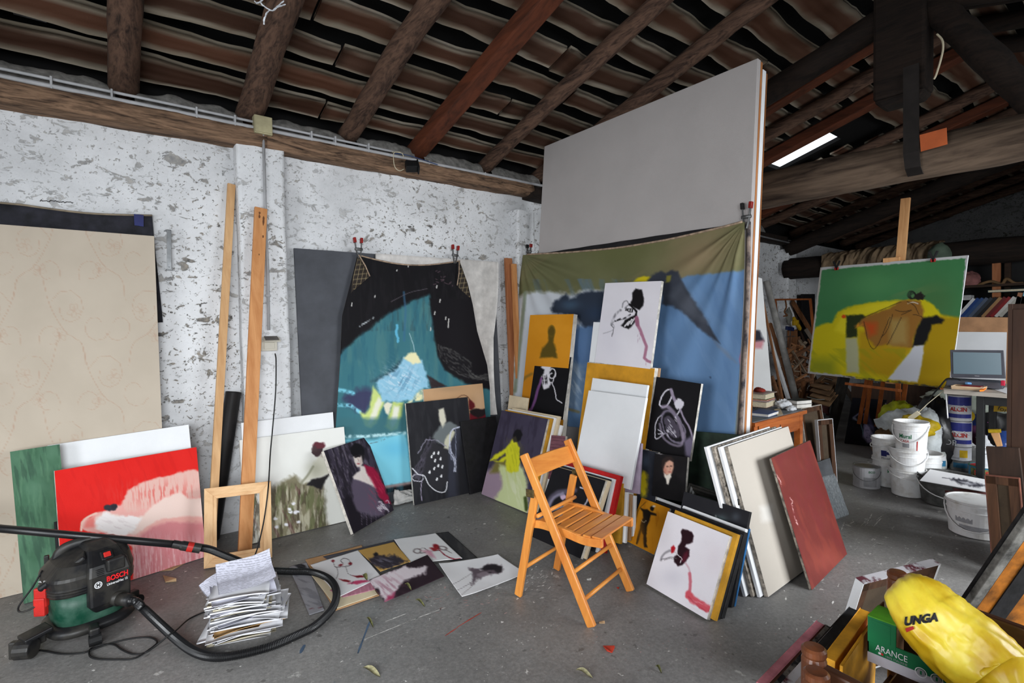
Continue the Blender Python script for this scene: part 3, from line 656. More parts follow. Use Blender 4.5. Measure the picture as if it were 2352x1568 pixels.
def art_red(P):
    p = Paint(P, (216, 36, 31), 7, 60, 11); p.brush((196, 28, 27), 9, 70, .3)
    pk = cA((478, 660), (488, 618), (560, 570), (622, 552), (700, 522), (738, 482), (756, 432), (830, 392), (960, 352), (1060, 326), (1160, 312), (1192, 340), (1216, 470), (1225, 830), (800, 960), (790, 780), (700, 700), (520, 680))
    p.poly(pk, (226, 168, 160), soft=2.5, warp=5, ws=14)
    p.poly(cA((760, 432), (830, 392), (960, 352), (1060, 326), (1160, 312), (1192, 340), (1200, 470), (1110, 470), (1050, 430), (960, 470), (870, 540), (760, 560), (720, 520)), (222, 178, 168), soft=3, warp=5, ws=12)
    reg = np.exp(-(((p.x-cA((970, 450))[0][0])/90)**2+((p.y-cA((970, 450))[0][1])/28)**2)); p.brush((214, 96, 88), 3.2, 87, .75, thr=.5, stretch=8, mask=reg)
    p.poly(cA((810, 690), (870, 645), (960, 600), (1100, 582), (1206, 590), (1204, 478), (1112, 482), (1062, 440), (980, 470), (900, 522), (850, 580), (760, 598), (700, 580), (622, 562), (560, 590), (568, 660), (700, 700)), (230, 204, 194), soft=2.5, warp=3)
    p.poly(cA((566, 652), (572, 598), (620, 560), (700, 585), (790, 585), (840, 600), (800, 660), (740, 700), (640, 690)), (236, 228, 226), soft=3, warp=6, ws=8)
    p.brush((205, 190, 190), 4, 20, .5, mask=np.exp(-(((p.x-265)/45)**2+((p.y-1208)/22)**2)))
    p.poly(cA((818, 712), (900, 650), (1000, 616), (1110, 622), (1210, 622), (1225, 830), (800, 960), (790, 800)), (208, 132, 136), soft=4, warp=4)
    low = np.clip((p.y-1215)/60, 0, 1); p.brush((232, 196, 198), 3.5, 88, .6, thr=.48, stretch=9, mask=low*(p.x > 300)); p.brush((200, 106, 114), 4, 88, .4, mask=low*(p.x > 300), sd=9)
    p.curve(cA((482, 668), (486, 625), (520, 590), (570, 568)), 5, (232, 190, 176), soft=2); p.poly(cA((500, 655), (510, 610), (560, 585), (560, 650)), (226, 96, 88), soft=4, alpha=.6)
    p.ell(*cA((656, 533))[0], 15, 8, (52, 50, 58), rot=-5, warp=3); p.ell(*cA((676, 525))[0], 7, 6, (44, 42, 50), warp=2)
    p.grad((120, 1000), (480, 1300), (230, 60, 52), .0); return p
canvas('red_painting', 'red painting with a pale pink reclining shape beside the vacuum cleaner', q, .02, art_red)

# -- tall planks and the roll
wood('plank_pale', (212, 172, 126), (186, 142, 96), 'z', .6, 9, .12); wood('plank_orange', (206, 148, 96), (178, 116, 66), 'z', .6, 9, .15)
pb = pz(484, 1268); pt = py(531.5, 423, 4.165)
tag(obj('wooden_plank', bar(pb, pt, .05, .022, (1, .1, 0)), 'plank_pale', bevel=.002), 'tall pale wooden batten leaning in the corner left of the pilaster', 'plank', 'tall planks by the pilaster')
pb = pz(562, 1271); pt = py(599, 478, 4.045)
pk = tag(obj('wooden_plank', bar(pb, pt, .082, .024, (1, .05, 0)), 'plank_orange', bevel=.002), 'tall orange wooden plank with peeling stain leaning on the pilaster', 'plank', 'tall planks by the pilaster')
mat('stain_brown', (112, 70, 42), .6); ax = unit(pt-pb); nn = unit(np.cross((1, .05, 0), ax)); nn = nn if nn[1] < 0 else -nn
for (a_, b_, w_, o_) in ((.02, .10, .024, -.01), (.06, .13, .014, .018), (.15, .24, .01, -.022), (.26, .31, .012, -.012), (.20, .22, .012, .02), (.335, .35, .01, .0)):
    p0 = pt-ax*a_; p1 = pt-ax*b_; s_ = np.array([o_, 0, 0]); Q = tube(np.linspace(p0, p1, 6)+nn*.0118+s_, np.array([.3, 1, .8, 1, .7, .2])*w_/2, 7, flat=1.); 
    Q = (Q[0]-np.outer(((Q[0]-(p0+nn*.0118+s_))@nn)*.92, nn), Q[1]); obj('stain_patch', Q, 'stain_brown', pk)
mat('black_roll', (30, 28, 29), .55, var=.2, vs=8, stretch=(1, 1, .2))
r0 = pz(484, 1236)+[0, -.03, .004]; r1 = py(536, 900, 4.13)
tag(obj('paper_roll', join(tube([r0, r0*.5+r1*.5, r1], .05, 24, cap=False), tube([r1, r0*.5+r1*.5, r0], .046, 24, cap=False)), 'black_roll', smooth=True), 'black rolled sheet standing in the corner behind the planks', 'roll')
# -- small bare stretcher frame
qf = leanq((468, 1309), (625, 1282.7), (469, 1125))
wood('raw_pine', (222, 182, 136), (196, 150, 104), 'z', .6, 10, .1); wood('raw_pine_x', (222, 182, 136), (196, 150, 104), 'x', .6, 10, .1)
fr = thing('stretcher_frame', 'small bare wooden stretcher frame standing by the tall planks', 'frame', base_of(qf))
nf = unit(np.cross(qf[3]-qf[0], qf[1]-qf[0])); nf = nf if nf@(CAM-qf[0]) > 0 else -nf; cc = qf.mean(0)
def inset(q, d):
    e = unit(q[1]-q[0]); f = unit(q[3]-q[0]); return np.array([q[0]+e*d+f*d, q[1]-e*d+f*d, q[2]-e*d-f*d, q[3]+e*d-f*d])
qi = inset(qf, .068); qm = inset(qf, .048)
for i in range(4):
    j = (i+1) % 4; top_ = np.array([qf[i], qf[j], qm[j]-nf*.006, qm[i]-nf*.006, qi[i]-nf*.006, qi[j]-nf*.006]); bt = top_-nf*.02; bt[2:] += nf*.006
    V = np.concatenate([np.array([qf[i], qf[j], qm[j], qm[i]]), np.array([qm[j], qi[j], qi[i], qm[i]])-nf*.007, np.array([qf[i], qf[j], qi[j], qi[i]])-nf*.022])+[0, 0, .008]
    obj('frame_bar', (V, [(0, 1, 2, 3), (3, 2, 4, 7), (7, 4, 5, 6), (6, 5, 10, 11), (11, 10, 9, 8), (8, 9, 1, 0), (0, 3, 7, 6, 11, 8), (1, 9, 10, 5, 4, 2)]), 'raw_pine' if i % 2 else 'raw_pine_x', fr, bevel=.001)

# -- white canvases and the seated woman seen from behind
blank('blank_canvas', 'blank white canvas behind the painting of the seated woman from behind', planeq(wpl(3.94, 6), (554, 972), (765, 947)), .02)
q = planeq(wpl(3.865, 9.), (550, 1012), (790, 981))
def art_back(P):
    p = Paint(P, (226, 226, 221), 6, 60, 21); p.grad((600, 1100), (600, 1270), (206, 206, 200), .5)
    dress = cB((170, 640), (200, 520), (226, 440), (280, 385), (345, 338), (380, 368), (440, 380), (520, 365), (530, 430), (538, 520), (530, 570), (545, 640), (700, 640), (700, 820), (120, 820))
    p.poly(dress, (128, 122, 98), soft=5, warp=9, ws=14)
    reg = np.clip((p.y-1105)/20, 0, 1)*(p.x < 760); p.brush((74, 66, 52), 6, 95, .75, thr=.45, mask=reg); p.brush((206, 202, 180), 4, 88, .6, thr=.52, stretch=8, mask=reg, sd=4); p.brush((92, 44, 56), 10, 60, .5, thr=.58, mask=reg*(p.x < 690), sd=8); p.brush((96, 104, 66), 8, 100, .6, thr=.5, mask=reg, sd=12)
    p.poly(cB((530, 400), (560, 350), (600, 350), (640, 480), (690, 650), (560, 655), (535, 560)), (222, 222, 216), soft=6, warp=4)
    p.poly(cB((380, 385), (430, 330), (462, 275), (492, 232), (532, 212), (556, 260), (562, 335), (500, 352), (452, 372), (410, 395)), (212, 210, 196), soft=3, warp=3); p.glow(*cB((470, 300))[0], 22, 18, (150, 150, 128), .5)
    p.curve(cB((392, 388), (432, 338), (462, 290)), 5, (128, 128, 108), soft=3, alpha=.7)
    p.poly(cB((424, 398), (452, 368), (512, 352), (566, 332), (534, 372), (512, 424), (486, 418), (462, 404)), (38, 36, 38), soft=2)
    p.poly(cB((505, 235), (512, 200), (532, 205), (545, 245)), (190, 180, 170), soft=2); p.ell(*cB((488, 190))[0], 12, 17, (66, 50, 54), rot=10, warp=3); p.ell(*cB((496, 165))[0], 15, 8, (92, 44, 52), warp=3); p.ell(*cB((470, 190))[0], 7, 9, (70, 54, 56), warp=2, alpha=.8)
    for x, y in ((345, 510), (368, 556), (320, 545), (376, 618), (302, 634), (240, 600), (246, 648), (330, 560), (356, 562)): p.ell(*cB((x, y))[0], 4.5, 3.2, (228, 228, 234), warp=2.5, ws=4)
    return p
canvas('woman_painting', 'white painting of a seated woman in an olive dress seen from behind', q, .02, art_back)

# -- big grey panel, white cloth and the hanging teal picture
q = planeq(wpl(4.03, 3.2), (675, 570), (1134, 603)); mat('grey_board', (76, 78, 84), .7, var=.06, vs=5, bump=.08)
gb = blank('grey_hardboard', 'large dark grey panel leaning on the wall behind the hanging cloths', q, .016, 'grey_board', cat='panel')
qc = [py(862, 582, 4.128), py(1137, 601, 4.128), py(1150, 950, 4.045), py(862, 985, 4.045)]
def fwhite(u, v):
    P = bil(qc, u, v); P[:, 1] -= .004+.006*np.sin(u*30+v*3)*(.3+v)*np.clip((u-.6)*4, .3, 1)+.004*np.sin(u*12); P[:, 0] += .05*np.sin(v*4+1)*np.clip((u-.9)*10, 0, 1)-.06*np.clip((u-.9)*10, 0, 1)*(1-np.abs(2*v-1)); return P
mat('white_cloth', (212, 208, 204), .9, var=.06, vs=10, bump=.2, bs=200)
cloth('white_cloth', 'loose white cloth hung over the dark grey panel', 'cloth', fwhite, 70, 40, 'white_cloth')
L_ = [(821, 586), (806, 646), (786, 725), (781, 831), (776, 905), (771, 977), (768, 1060), (766, 1150)]
R_ = [(1056, 600), (1074, 650), (1086, 700), (1096, 760), (1119, 838), (1125, 888), (1127, 985), (1128, 1095)]
def interp_edge(E, v):
    E = np.array(E, float); k = np.clip(v, 0, 1)*(len(E)-1); i = np.minimum(k.astype(int), len(E)-2); f = (k-i)[:, None]; return E[i]*(1-f)+E[i+1]*f
def fteal(u, v):
    l = interp_edge(L_, v); r = interp_edge(R_, v); p = l*(1-u)[:, None]+r*u[:, None]; sag = np.where(v < .4, (1-v/.4), 0)*16*np.sin(pi*u); p[:, 1] += sag
    Y = 4.105-.105*v-.008*np.sin(u*20+v*4)*(.2+v)-.012*np.sin(u*pi*2+.6)*(1-v)
    d = FW[None]+np.outer((p[:, 0]-1176)/FPX, RT)+np.outer((784-p[:, 1])/FPX, UP); return CAM+d*(Y/d[:, 1])[:, None]
def art_teal(P):
    p = Paint(P, (20, 19, 22), 4, 20, 31); rg = (p.y < 830); p.brush((46, 42, 46), 6, 88, .25, mask=rg)
    p.poly(cG((400, 985), (440, 930), (480, 888), (560, 815), (630, 768), (720, 684), (800, 640), (862, 606), (930, 570), (1000, 545), (1042, 532), (1058, 660), (1082, 850), (1104, 960), (1150, 1050), (1230, 1110), (1300, 1140), (1440, 1180), (1500, 1210), (1500, 1800), (360, 1800), (380, 1400)), (60, 112, 122), soft=4, warp=4, ws=10)
    t = (p.y > 690); p.brush((86, 128, 126), 12, 86, .4, mask=t); p.brush((44, 94, 112), 10, 92, .45, mask=t, sd=5)
    p.poly(cG((380, 560), (380, 1010), (440, 925), (480, 884), (560, 811), (630, 764), (720, 680), (800, 636), (862, 602), (930, 566), (1000, 541), (1044, 528), (1044, 250), (500, 230)), (20, 19, 22), soft=4, warp=4, ws=10); p.brush((44, 40, 44), 6, 88, .2, mask=(p.y < 760)*1.)
    p.poly(cG((1046, 560), (1062, 690), (1086, 850), (1104, 960), (1150, 1052), (1310, 1146), (1470, 1190), (1470, 900), (1380, 560)), (22, 20, 24), soft=2.5, warp=2)
    for k in range(7): p.curve(cG((1105+k*10, 880+k*4), (1135+k*14, 985-k*10), (1240+k*14, 1075-k*12), (1350, 1112-k*4), (1455, 1125-k*7)), 3.2, (118, 118, 114), soft=2, alpha=.42, warp=3, dry=.6)
    p.poly(cG((1030, 1085), (1080, 1120), (1165, 1165), (1060, 1185)), (50, 40, 42), soft=2)
    p.poly(cG((440, 1250), (550, 1180), (660, 1190), (640, 1290), (600, 1370), (480, 1300)), (58, 52, 84), soft=8, warp=6, alpha=.85)
    p.poly(cG((640, 1130), (760, 1070), (860, 970), (830, 1070), (700, 1140)), (40, 60, 74), soft=5, alpha=.7)
    p.line(cG((412, 1190), (460, 1200), (515, 1215)), 9, (120, 196, 216), soft=4, dry=.5); p.line(cG((410, 1295), (500, 1300), (560, 1345)), 8, (130, 200, 220), soft=4, dry=.5)
    def leg(pts, c): p.poly(cG(*pts), c, soft=3, warp=2)
    leg(((655, 1165), (735, 1270), (705, 1340), (680, 1420), (640, 1455), (600, 1440), (562, 1345), (600, 1360), (630, 1310), (645, 1220)), (196, 212, 126)); leg(((690, 1240), (720, 1270), (690, 1340), (650, 1420), (620, 1430), (640, 1360)), (226, 226, 206))
    leg(((790, 1268), (866, 1280), (850, 1370), (825, 1460), (780, 1482), (738, 1450), (765, 1350)), (190, 208, 120)); leg(((800, 1300), (840, 1310), (815, 1420), (780, 1460), (770, 1420)), (226, 226, 210))
    p.poly(cG((725, 1300), (755, 1276), (785, 1290), (758, 1368), (738, 1345)), (226, 222, 200), soft=2)
    p.poly(cG((885, 1290), (925, 1225), (1000, 1185), (1015, 1255), (940, 1275)), (230, 224, 178), soft=2.5, tex=.5); p.brush((214, 200, 130), 3, 10, .5, mask=np.exp(-(((p.x-958)/15)**2+((p.y-908)/10)**2)))
    p.poly(cG((668, 1140), (740, 1100), (815, 1050), (866, 968), (985, 985), (1022, 1075), (1045, 1180), (985, 1185), (920, 1262), (830, 1278), (715, 1262)), (142, 192, 216), soft=3, warp=5, ws=8)
    dm = np.exp(-(((p.x-923)/40)**2+((p.y-874)/32)**2)); p.brush((214, 226, 236), 3, 30, .8, thr=.5, stretch=4, mask=dm); p.brush((84, 128, 160), 4, 120, .6, thr=.55, stretch=4, mask=dm, sd=6)
    p.poly(cG((868, 968), (912, 930), (955, 934), (984, 1000), (930, 1012)), (232, 226, 180), soft=2, warp=3)
    p.line(cG((820, 740), (815, 800), (826, 855)), 6, (96, 176, 206), soft=2, warp=3); p.line(cG((866, 515), (872, 580), (880, 640), (868, 850)), 5, (58, 104, 140), soft=3, alpha=.6); p.line(cG((905, 800), (930, 870), (942, 925)), 1.6, (150, 184, 190), soft=1)
    for x, y, h in ((1055, 760, 20), (1083, 650, 20), (1178, 700, 60), (1160, 690, 14), (668, 538, 12), (508, 590, 20), (900, 330, 10), (820, 360, 6), (1120, 565, 20), (1098, 470, 16)): p.line(cG((x, y), (x-4, y+h)), 2.2, (206, 204, 200), soft=1, warp=1)
    p.line(cG((545, 760), (620, 715), (660, 690)), 3, (170, 176, 180), soft=1.6, dry=.7); p.curve(cG((780, 580), (900, 520), (1030, 490)), 1.5, (104, 96, 104), alpha=.7)
    for k in range(14): a = random.Random(k); x = 1050+a.random()*160; y = 360+a.random()*120; p.line(cG((x, y), (x+24*a.random(), y-10+20*a.random())), 1.8, (130, 100, 112), alpha=.5)
    p.poly(cB((560, 0), (1060, 0), (1060, 90), (800, 125), (560, 130)), (62, 108, 116), soft=5, alpha=.85)
    p.poly(cB((540, 120), (800, 128), (1010, 82), (1060, 380), (895, 408), (540, 500)), (124, 200, 220), soft=5, warp=3); p.glow(*cB((950, 180))[0], 40, 20, (96, 180, 214), .6); p.line(cB((600, 108), (760, 108), (1005, 88)), 7, (176, 214, 220), soft=3, dry=.6); p.line(cB((800, 148), (890, 126)), 1.5, (80, 50, 46))
    p.line(cB((890, 408), (1050, 382)), 6, (180, 132, 124), soft=3, alpha=.7); return p
tl_ = cloth('hanging_painting', 'unstretched teal and black painting of a crouching figure clamped to the grey panel', 'painting', fteal, 190, 250, 'oil_paint', thick=.002, col=art_teal)
hem = np.array([fteal(np.array([u]), np.array([0.]))[0]+[0, -.003, .003] for u in np.linspace(0, 1, 40)])
mat('canvas_hem', (176, 152, 130), .85, var=.15, vs=30); obj('top_hem', tube(hem, .006, 6), 'canvas_hem', tl_, smooth=True)
def art_plaid(P):
    p = Paint(P, (46, 40, 36), 5, 20, 41)
    for k in range(-2, 40):
        p.line([(780+k*9.5, 560), (740+k*9.5, 760)], 1., (170, 150, 112), soft=.9, warp=0, alpha=.75); p.line([(770, 580+k*11), (1120, 545+k*11)], 1., (176, 160, 120), soft=.9, warp=0, alpha=.75)
    return p
def flap(pts):
    q = [py(x, y, 4.085-.02*k % .03) for k, (x, y) in enumerate(pts)]; c = np.mean(q, 0)
    def fn(u, v): P = bil([q[0], q[1], q[2], q[3]], u, v); P[:, 1] -= .012*np.sin(pi*u)*np.sin(pi*v); return P
    G = grid(fn, 40, 40); obj('folded_corner', G, 'oil_paint', tl_, smooth=True, col=art_plaid(proj(G[0])).lin())
flap(cG((552, 258), (632, 405), (500, 520), (480, 560))); flap(cG((1252, 300), (1300, 430), (1336, 590), (1236, 468)))
for a_, b_ in ((cG((555, 256))[0], cG((632, 405))[0]), (cG((1250, 300))[0], cG((1236, 468))[0])): obj('corner_hem', tube([py(*a_, 4.065), py((a_[0]+b_[0])/2+2, (a_[1]+b_[1])/2, 4.055), py(*b_, 4.065)], .005, 6), 'canvas_hem', tl_, smooth=True)
# spring clamps
mat('clamp_red', (150, 30, 26), .45); mat('clamp_grey', (120, 120, 120), .4, metal=.6); mat('clamp_black', (28, 27, 28), .5)
def clamp(c, axis_up, side, label, size=.15, tip='clamp_red'):
    "two-handled spring clamp, jaws down at c"
    c = np.asarray(c, float); u = unit(axis_up); s = np.asarray(side, float); s = unit(s-u*(s@u)); n = np.cross(u, s); T = thing('spring_clamp', label, 'clamp', c, 'spring clamps')
    for k in (-1, 1):
        j = c+n*k*.006; m_ = c+u*size*.38+n*k*.022; e = c+u*size*.72+n*k*.026; f = c+u*size+n*k*.03
        obj('jaw', bar(j-u*.02, m_, .02, .006, s), 'clamp_grey', T, bevel=.001); obj('arm', bar(m_, e, .018, .006, s), 'clamp_grey', T, bevel=.001); obj('grip', bar(e, f, .028, .02, s), tip if k > 0 else 'clamp_red', T, bevel=.003)
    obj('spring', tube([c+u*size*.38-n*.03, c+u*size*.38+n*.03], .012, 12), 'clamp_grey', T, smooth=True); return T
clamp(py(825, 588, 4.09), (-.0, .12, 1), (0, 1, 0), 'red-handled spring clamp at the left corner of the hanging teal painting')
clamp(py(1045, 600, 4.09), (.12, .1, 1), (0, 1, 0), 'red-handled spring clamp at the right corner of the hanging teal painting')
# -- battens in the corner
b0 = py(1192, 1060, 4.15); wood('batten_brown', (172, 112, 74), (140, 84, 52), 'z', .65, 9, .15)
def batten(t, b, w, th, Y, lab, m): p1 = py(*t, Y); p0 = py(*b, Y-.05); p0 = p1+(p0-p1)*((p1[2])/(p1[2]-p0[2])); tag(obj('wooden_batten', bar(p0+[0, 0, .005], p1, w, th, (1, 0, 0)), m, bevel=.002), lab, 'plank', 'battens in the wall corner')
batten((1167, 593), (1180, 905), .082, .03, 4.12, 'wider brown batten standing in the corner beside the partition', 'batten_brown')
batten((1180, 606), (1192, 905), .05, .03, 4.06, 'narrower pale brown batten in the corner, in front of the wider one', 'plank_orange')

# -- front row of canvases on the wall side
q = fitq((926, 928), (1074, 911), (1089, 1129), (949, 1160))-[0, .02, 0]
def art_black(P):
    p = Paint(P, (34, 34, 38), 4, 30, 51); p.brush((50, 50, 54), 8, 85, .4)
    p.poly(cB((1255, 180), (1300, 70), (1340, 60), (1310, 300), (1320, 470), (1255, 480)), (62, 64, 78), soft=6, alpha=.7)
    for k in range(6): p.curve(cB((1150+k*8, 118+k*5), (1120+k*10, 200), (1075+k*10, 290), (1050+k*8, 350+k*4)), 3, (116, 108, 128), soft=2.5, alpha=.45, warp=4)
    p.poly(cB((1112, 340), (1130, 220), (1172, 140), (1262, 185), (1262, 300), (1256, 390), (1225, 440), (1160, 410)), (46, 45, 50), soft=4)
    p.poly(cB((1168, 118), (1212, 48), (1272, 22), (1335, 58), (1286, 78), (1258, 112), (1250, 165), (1205, 150)), (106, 112, 114), soft=2.5)
    p.poly(cB((1205, -45), (1235, -58), (1244, -30), (1252, 20), (1228, 62), (1210, 10)), (206, 202, 184), soft=2); p.poly(cB((1242, 125), (1288, 72), (1302, 84), (1276, 150), (1262, 190), (1236, 178)), (196, 194, 172), soft=2)
    p.curve(cB((1050, 300), (1085, 335), (1120, 345), (1150, 400), (1200, 438), (1245, 436), (1256, 380)), 2, (226, 226, 232), soft=1); p.curve(cB((1060, 375), (1105, 375), (1112, 345), (1070, 335), (1048, 355), (1062, 376)), 1.6, (200, 198, 210)); p.line(cB((1105, 372), (1100, 440), (1104, 490)), 1.8, (160, 150, 172)); p.line(cB((1085, 210), (1130, 130), (1200, 135), (1250, 170)), 2, (150, 146, 164), alpha=.8, warp=2)
    for k in range(3): p.curve(cB((1340-k*6, 52+k*3), (1296-k*6, 70), (1272, 110+k*10), (1270+k*6, 200), (1296+k*5, 250), (1298+k*5, 320)), 1.7, (196, 200, 220), alpha=.85, warp=2)
    p.line(cB((1305, 70), (1308, 240), (1280, 250), (1272, 160)), 1.4, (150, 156, 180), alpha=.8)
    for x, y in ((1165, 230), (1185, 255), (1217, 243), (1205, 210), (1228, 290), (1203, 285), (1180, 300), (1152, 322), (1222, 345), (1195, 364), (1178, 210)): p.line(cB((x+2, y-6), (x-1, y+4)), 3, (230, 230, 234), soft=1, w1=4.5)
    return p
canvas('black_painting', 'black painting of a seated pale figure in a dotted skirt', q, .022, art_black)
q = planeq(wpl(3.90, 7.5), (972, 895), (1108, 881))
def art_tan(P):
    p = Paint(P, (190, 152, 114), 9, 40, 55); p.glow(1030, 893, 30, 8, (160, 130, 100), .6); p.glow(1100, 940, 14, 40, (206, 170, 136), .8); p.poly(cG((1315, 1255), (1352, 1285), (1358, 1310), (1335, 1335), (1318, 1330)), (98, 28, 34), soft=1.5); p.poly(cG((1318, 1340), (1350, 1325), (1440, 1325), (1440, 1400), (1330, 1390)), (36, 28, 30), soft=1.5); p.poly(cG((1325, 1355), (1380, 1390), (1440, 1360), (1440, 1420), (1320, 1420)), (112, 30, 40), soft=2); p.curve(cG((1215, 1275), (1260, 1235), (1300, 1235), (1330, 1270)), 1.4, (88, 50, 40)); return p
canvas('tan_painting', 'tan painting with maroon shapes peeking out behind the black seated-figure painting', q, .018, art_tan)
q = leanq((1079, 1136), (1160, 1113), (1056, 969))-[0, .012, 0]; blank('black_canvas', 'plain black canvas beside the yellow-dressed woman painting', q, .024, 'black_ground')
q = fitq((743.6, 1039.5), (842.5, 1004.6), (904.5, 1175), (811.5, 1229))
def art_bust(P):
    p = Paint(P, (62, 56, 70), 8, 20, 61); p.brush((112, 104, 116), 3, 62, .6, thr=.53, stretch=6); p.brush((34, 30, 38), 4, 75, .8, thr=.45, stretch=6, sd=4)
    p.poly(cB((650, 540), (640, 490), (680, 455), (760, 600), (900, 590), (930, 640), (700, 700)), (30, 26, 34), soft=5)
    p.poly(cB((690, 400), (702, 355), (760, 345), (830, 420), (845, 480), (900, 540), (860, 590), (790, 580), (720, 555), (700, 500)), (92, 82, 100), soft=3)
    p.poly(cB((698, 352), (742, 318), (742, 290), (772, 290), (776, 320), (808, 360), (836, 420), (772, 392), (706, 368)), (226, 216, 210), soft=2)
    p.poly(cB((766, 284), (820, 300), (852, 340), (884, 420), (926, 512), (895, 510), (852, 470), (822, 400), (790, 345)), (150, 26, 60), soft=2.5, warp=3); p.brush((206, 60, 90), 2.5, 55, .5, thr=.52, mask=np.exp(-(((p.x-868)/22)**2+((p.y-1120)/40)**2)))
    p.poly(cB((700, 230), (712, 205), (740, 210), (752, 245), (756, 275), (742, 296), (722, 296), (708, 270)), (224, 214, 206), soft=1.6, warp=1)
    p.ell(*cB((722, 198))[0], 16, 16, (22, 20, 24), warp=3); p.poly(cB((686, 200), (700, 165), (735, 158), (762, 190), (766, 250), (755, 265), (748, 225), (712, 208), (698, 235)), (22, 20, 24), soft=2)
    for x, y in ((714, 240), (738, 236)): p.ell(*cB((x, y))[0], 2.2, 1.3, (40, 30, 34), warp=0); p.line(cB((x-7, y-8), (x+7, y-10)), 1, (70, 56, 56))
    p.line(cB((728, 240), (731, 262), (726, 266)), 1.1, (170, 140, 130)); p.ell(*cB((731, 278))[0], 3, 1.3, (150, 40, 50), warp=0); p.glow(*cB((745, 262))[0], 4, 9, (190, 170, 165), .7)
    for k in range(16): a = random.Random(k); x = 835+a.random()*60; y = 500+a.random()*50; p.curve(cB((x, y), (x+14*a.random(), y+16*a.random()-8), (x+20, y+12)), 1.8, (208, 200, 210), alpha=.8)
    for x in (745, 775, 802, 832): p.line(cB((x, 560), (x+4, 600), (x+6, 640)), 1.3, (110, 98, 116), alpha=.7)
    return p
canvas('portrait_painting', 'dark purple portrait of a woman with a red shawl, leaning askew', q, .024, art_bust)
# crumpled white rag under the hanging picture
def frag(u, v):
    x = 905+80*u; yb = 1118+12*u+44*v; P = np.array([py(a, b, 4.03-.1*c) for a, b, c in zip(x, yb, v)]); P[:, 2] = np.where(P[:, 2] < .012, .012, P[:, 2])
    P[:, 1] += .05*(fbm(u*6, v*5, 3)-.5); P[:, 2] += .05*fbm(u*7, v*6, 9)*np.sin(pi*v); return P
cloth('white_rag', 'crumpled white rag on the floor below the hanging teal painting', 'rag', frag, 30, 24, 'white_cloth')

# scribbled mark on the wall and a cobweb under the roof
mat('pencil_dark', (46, 44, 44), .9); rw = random.Random(2); sx = 92.; pts = []
while sx < 168: pts.append(py(sx, 460+(sx-92)*.06+rw.uniform(-2.5, 2.5), 4.196)); sx += rw.uniform(1.5, 3.5)
obj('pencil_scribble', tube(pts, .0022, 5), 'pencil_dark', wl)
mat('web_white', (226, 230, 236), .8, bump=0); cw = thing('cobweb', 'ragged white cobweb hanging from the second rafter at the top edge', 'cobweb', py(610, 30, 2.95))
for P_w in (((584, 2), (590, 7), (598, 4), (604, 0)), ((596, 3), (606, 14), (618, 22), (628, 24), (640, 12), (652, 2)), ((620, 22), (612, 32), (607, 44), (606, 56)), ((628, 24), (634, 18), (644, 14), (656, 10))): obj('strand', tube(smoothpath([py(x, y, 2.95) for x, y in P_w], 4), .0035, 5, noise=.5), 'web_white', cw)
# ================================================================== PARTITION OF BIG CANVASES AND WHAT LEANS ON IT
def cF(*pts): return [(1160+x/3.015, 500+y/3.015) for x, y in pts]
def cC(*pts): return [(1160+x/3.015, 960+y/3.015) for x, y in pts]
PT = xpl(3.172, 5)
mat('partition_canvas', (180, 174, 172), .85, var=.02, vs=1.2, bump=.25, bs=260)
wood('stretcher_wood', (190, 128, 78), (150, 92, 50), 'z', .7, 10, .2)
q = planeq(PT, (1250.4, 337.5), (1740.7, 135)); V, F, n_, q2 = slab(q, .042)
pc = thing('partition_canvas', 'huge upright off-white canvas standing as a partition across the studio', 'canvas', base_of(V)); obj('canvas_front', (V, F), 'partition_canvas', pc, bevel=.003)
def bars(q, t, off, w, parent, m='stretcher_wood', n=None):
    "stretcher bars along the right edge of a canvas, set back"
    a, b = q[1], q[2]; e = unit(q[1]-q[0]); nn = unit(np.cross(q[3]-q[0], q[1]-q[0])); nn = nn if nn@(CAM-q[0]) > 0 else -nn
    return obj('stretcher_bar', bar(b-nn*off-e*w/2, a-nn*off-e*w/2, w, t, e), m, parent, bevel=.002)
bars(q, .022, .056, .06, pc)
q3 = offs(q, .070); q3[:2] -= [0, 0, .05]; V, F, n_, _ = slab(q3, .045)
pc2 = thing('partition_canvas', 'second huge white canvas standing directly behind the partition canvas', 'canvas', base_of(V)); obj('canvas_front', (V, F), 'primed_white', pc2, bevel=.003); bars(q3, .016, .055, .06, pc2); bars(q3, .016, .055, q3[1][2]*0+2.0, pc2)
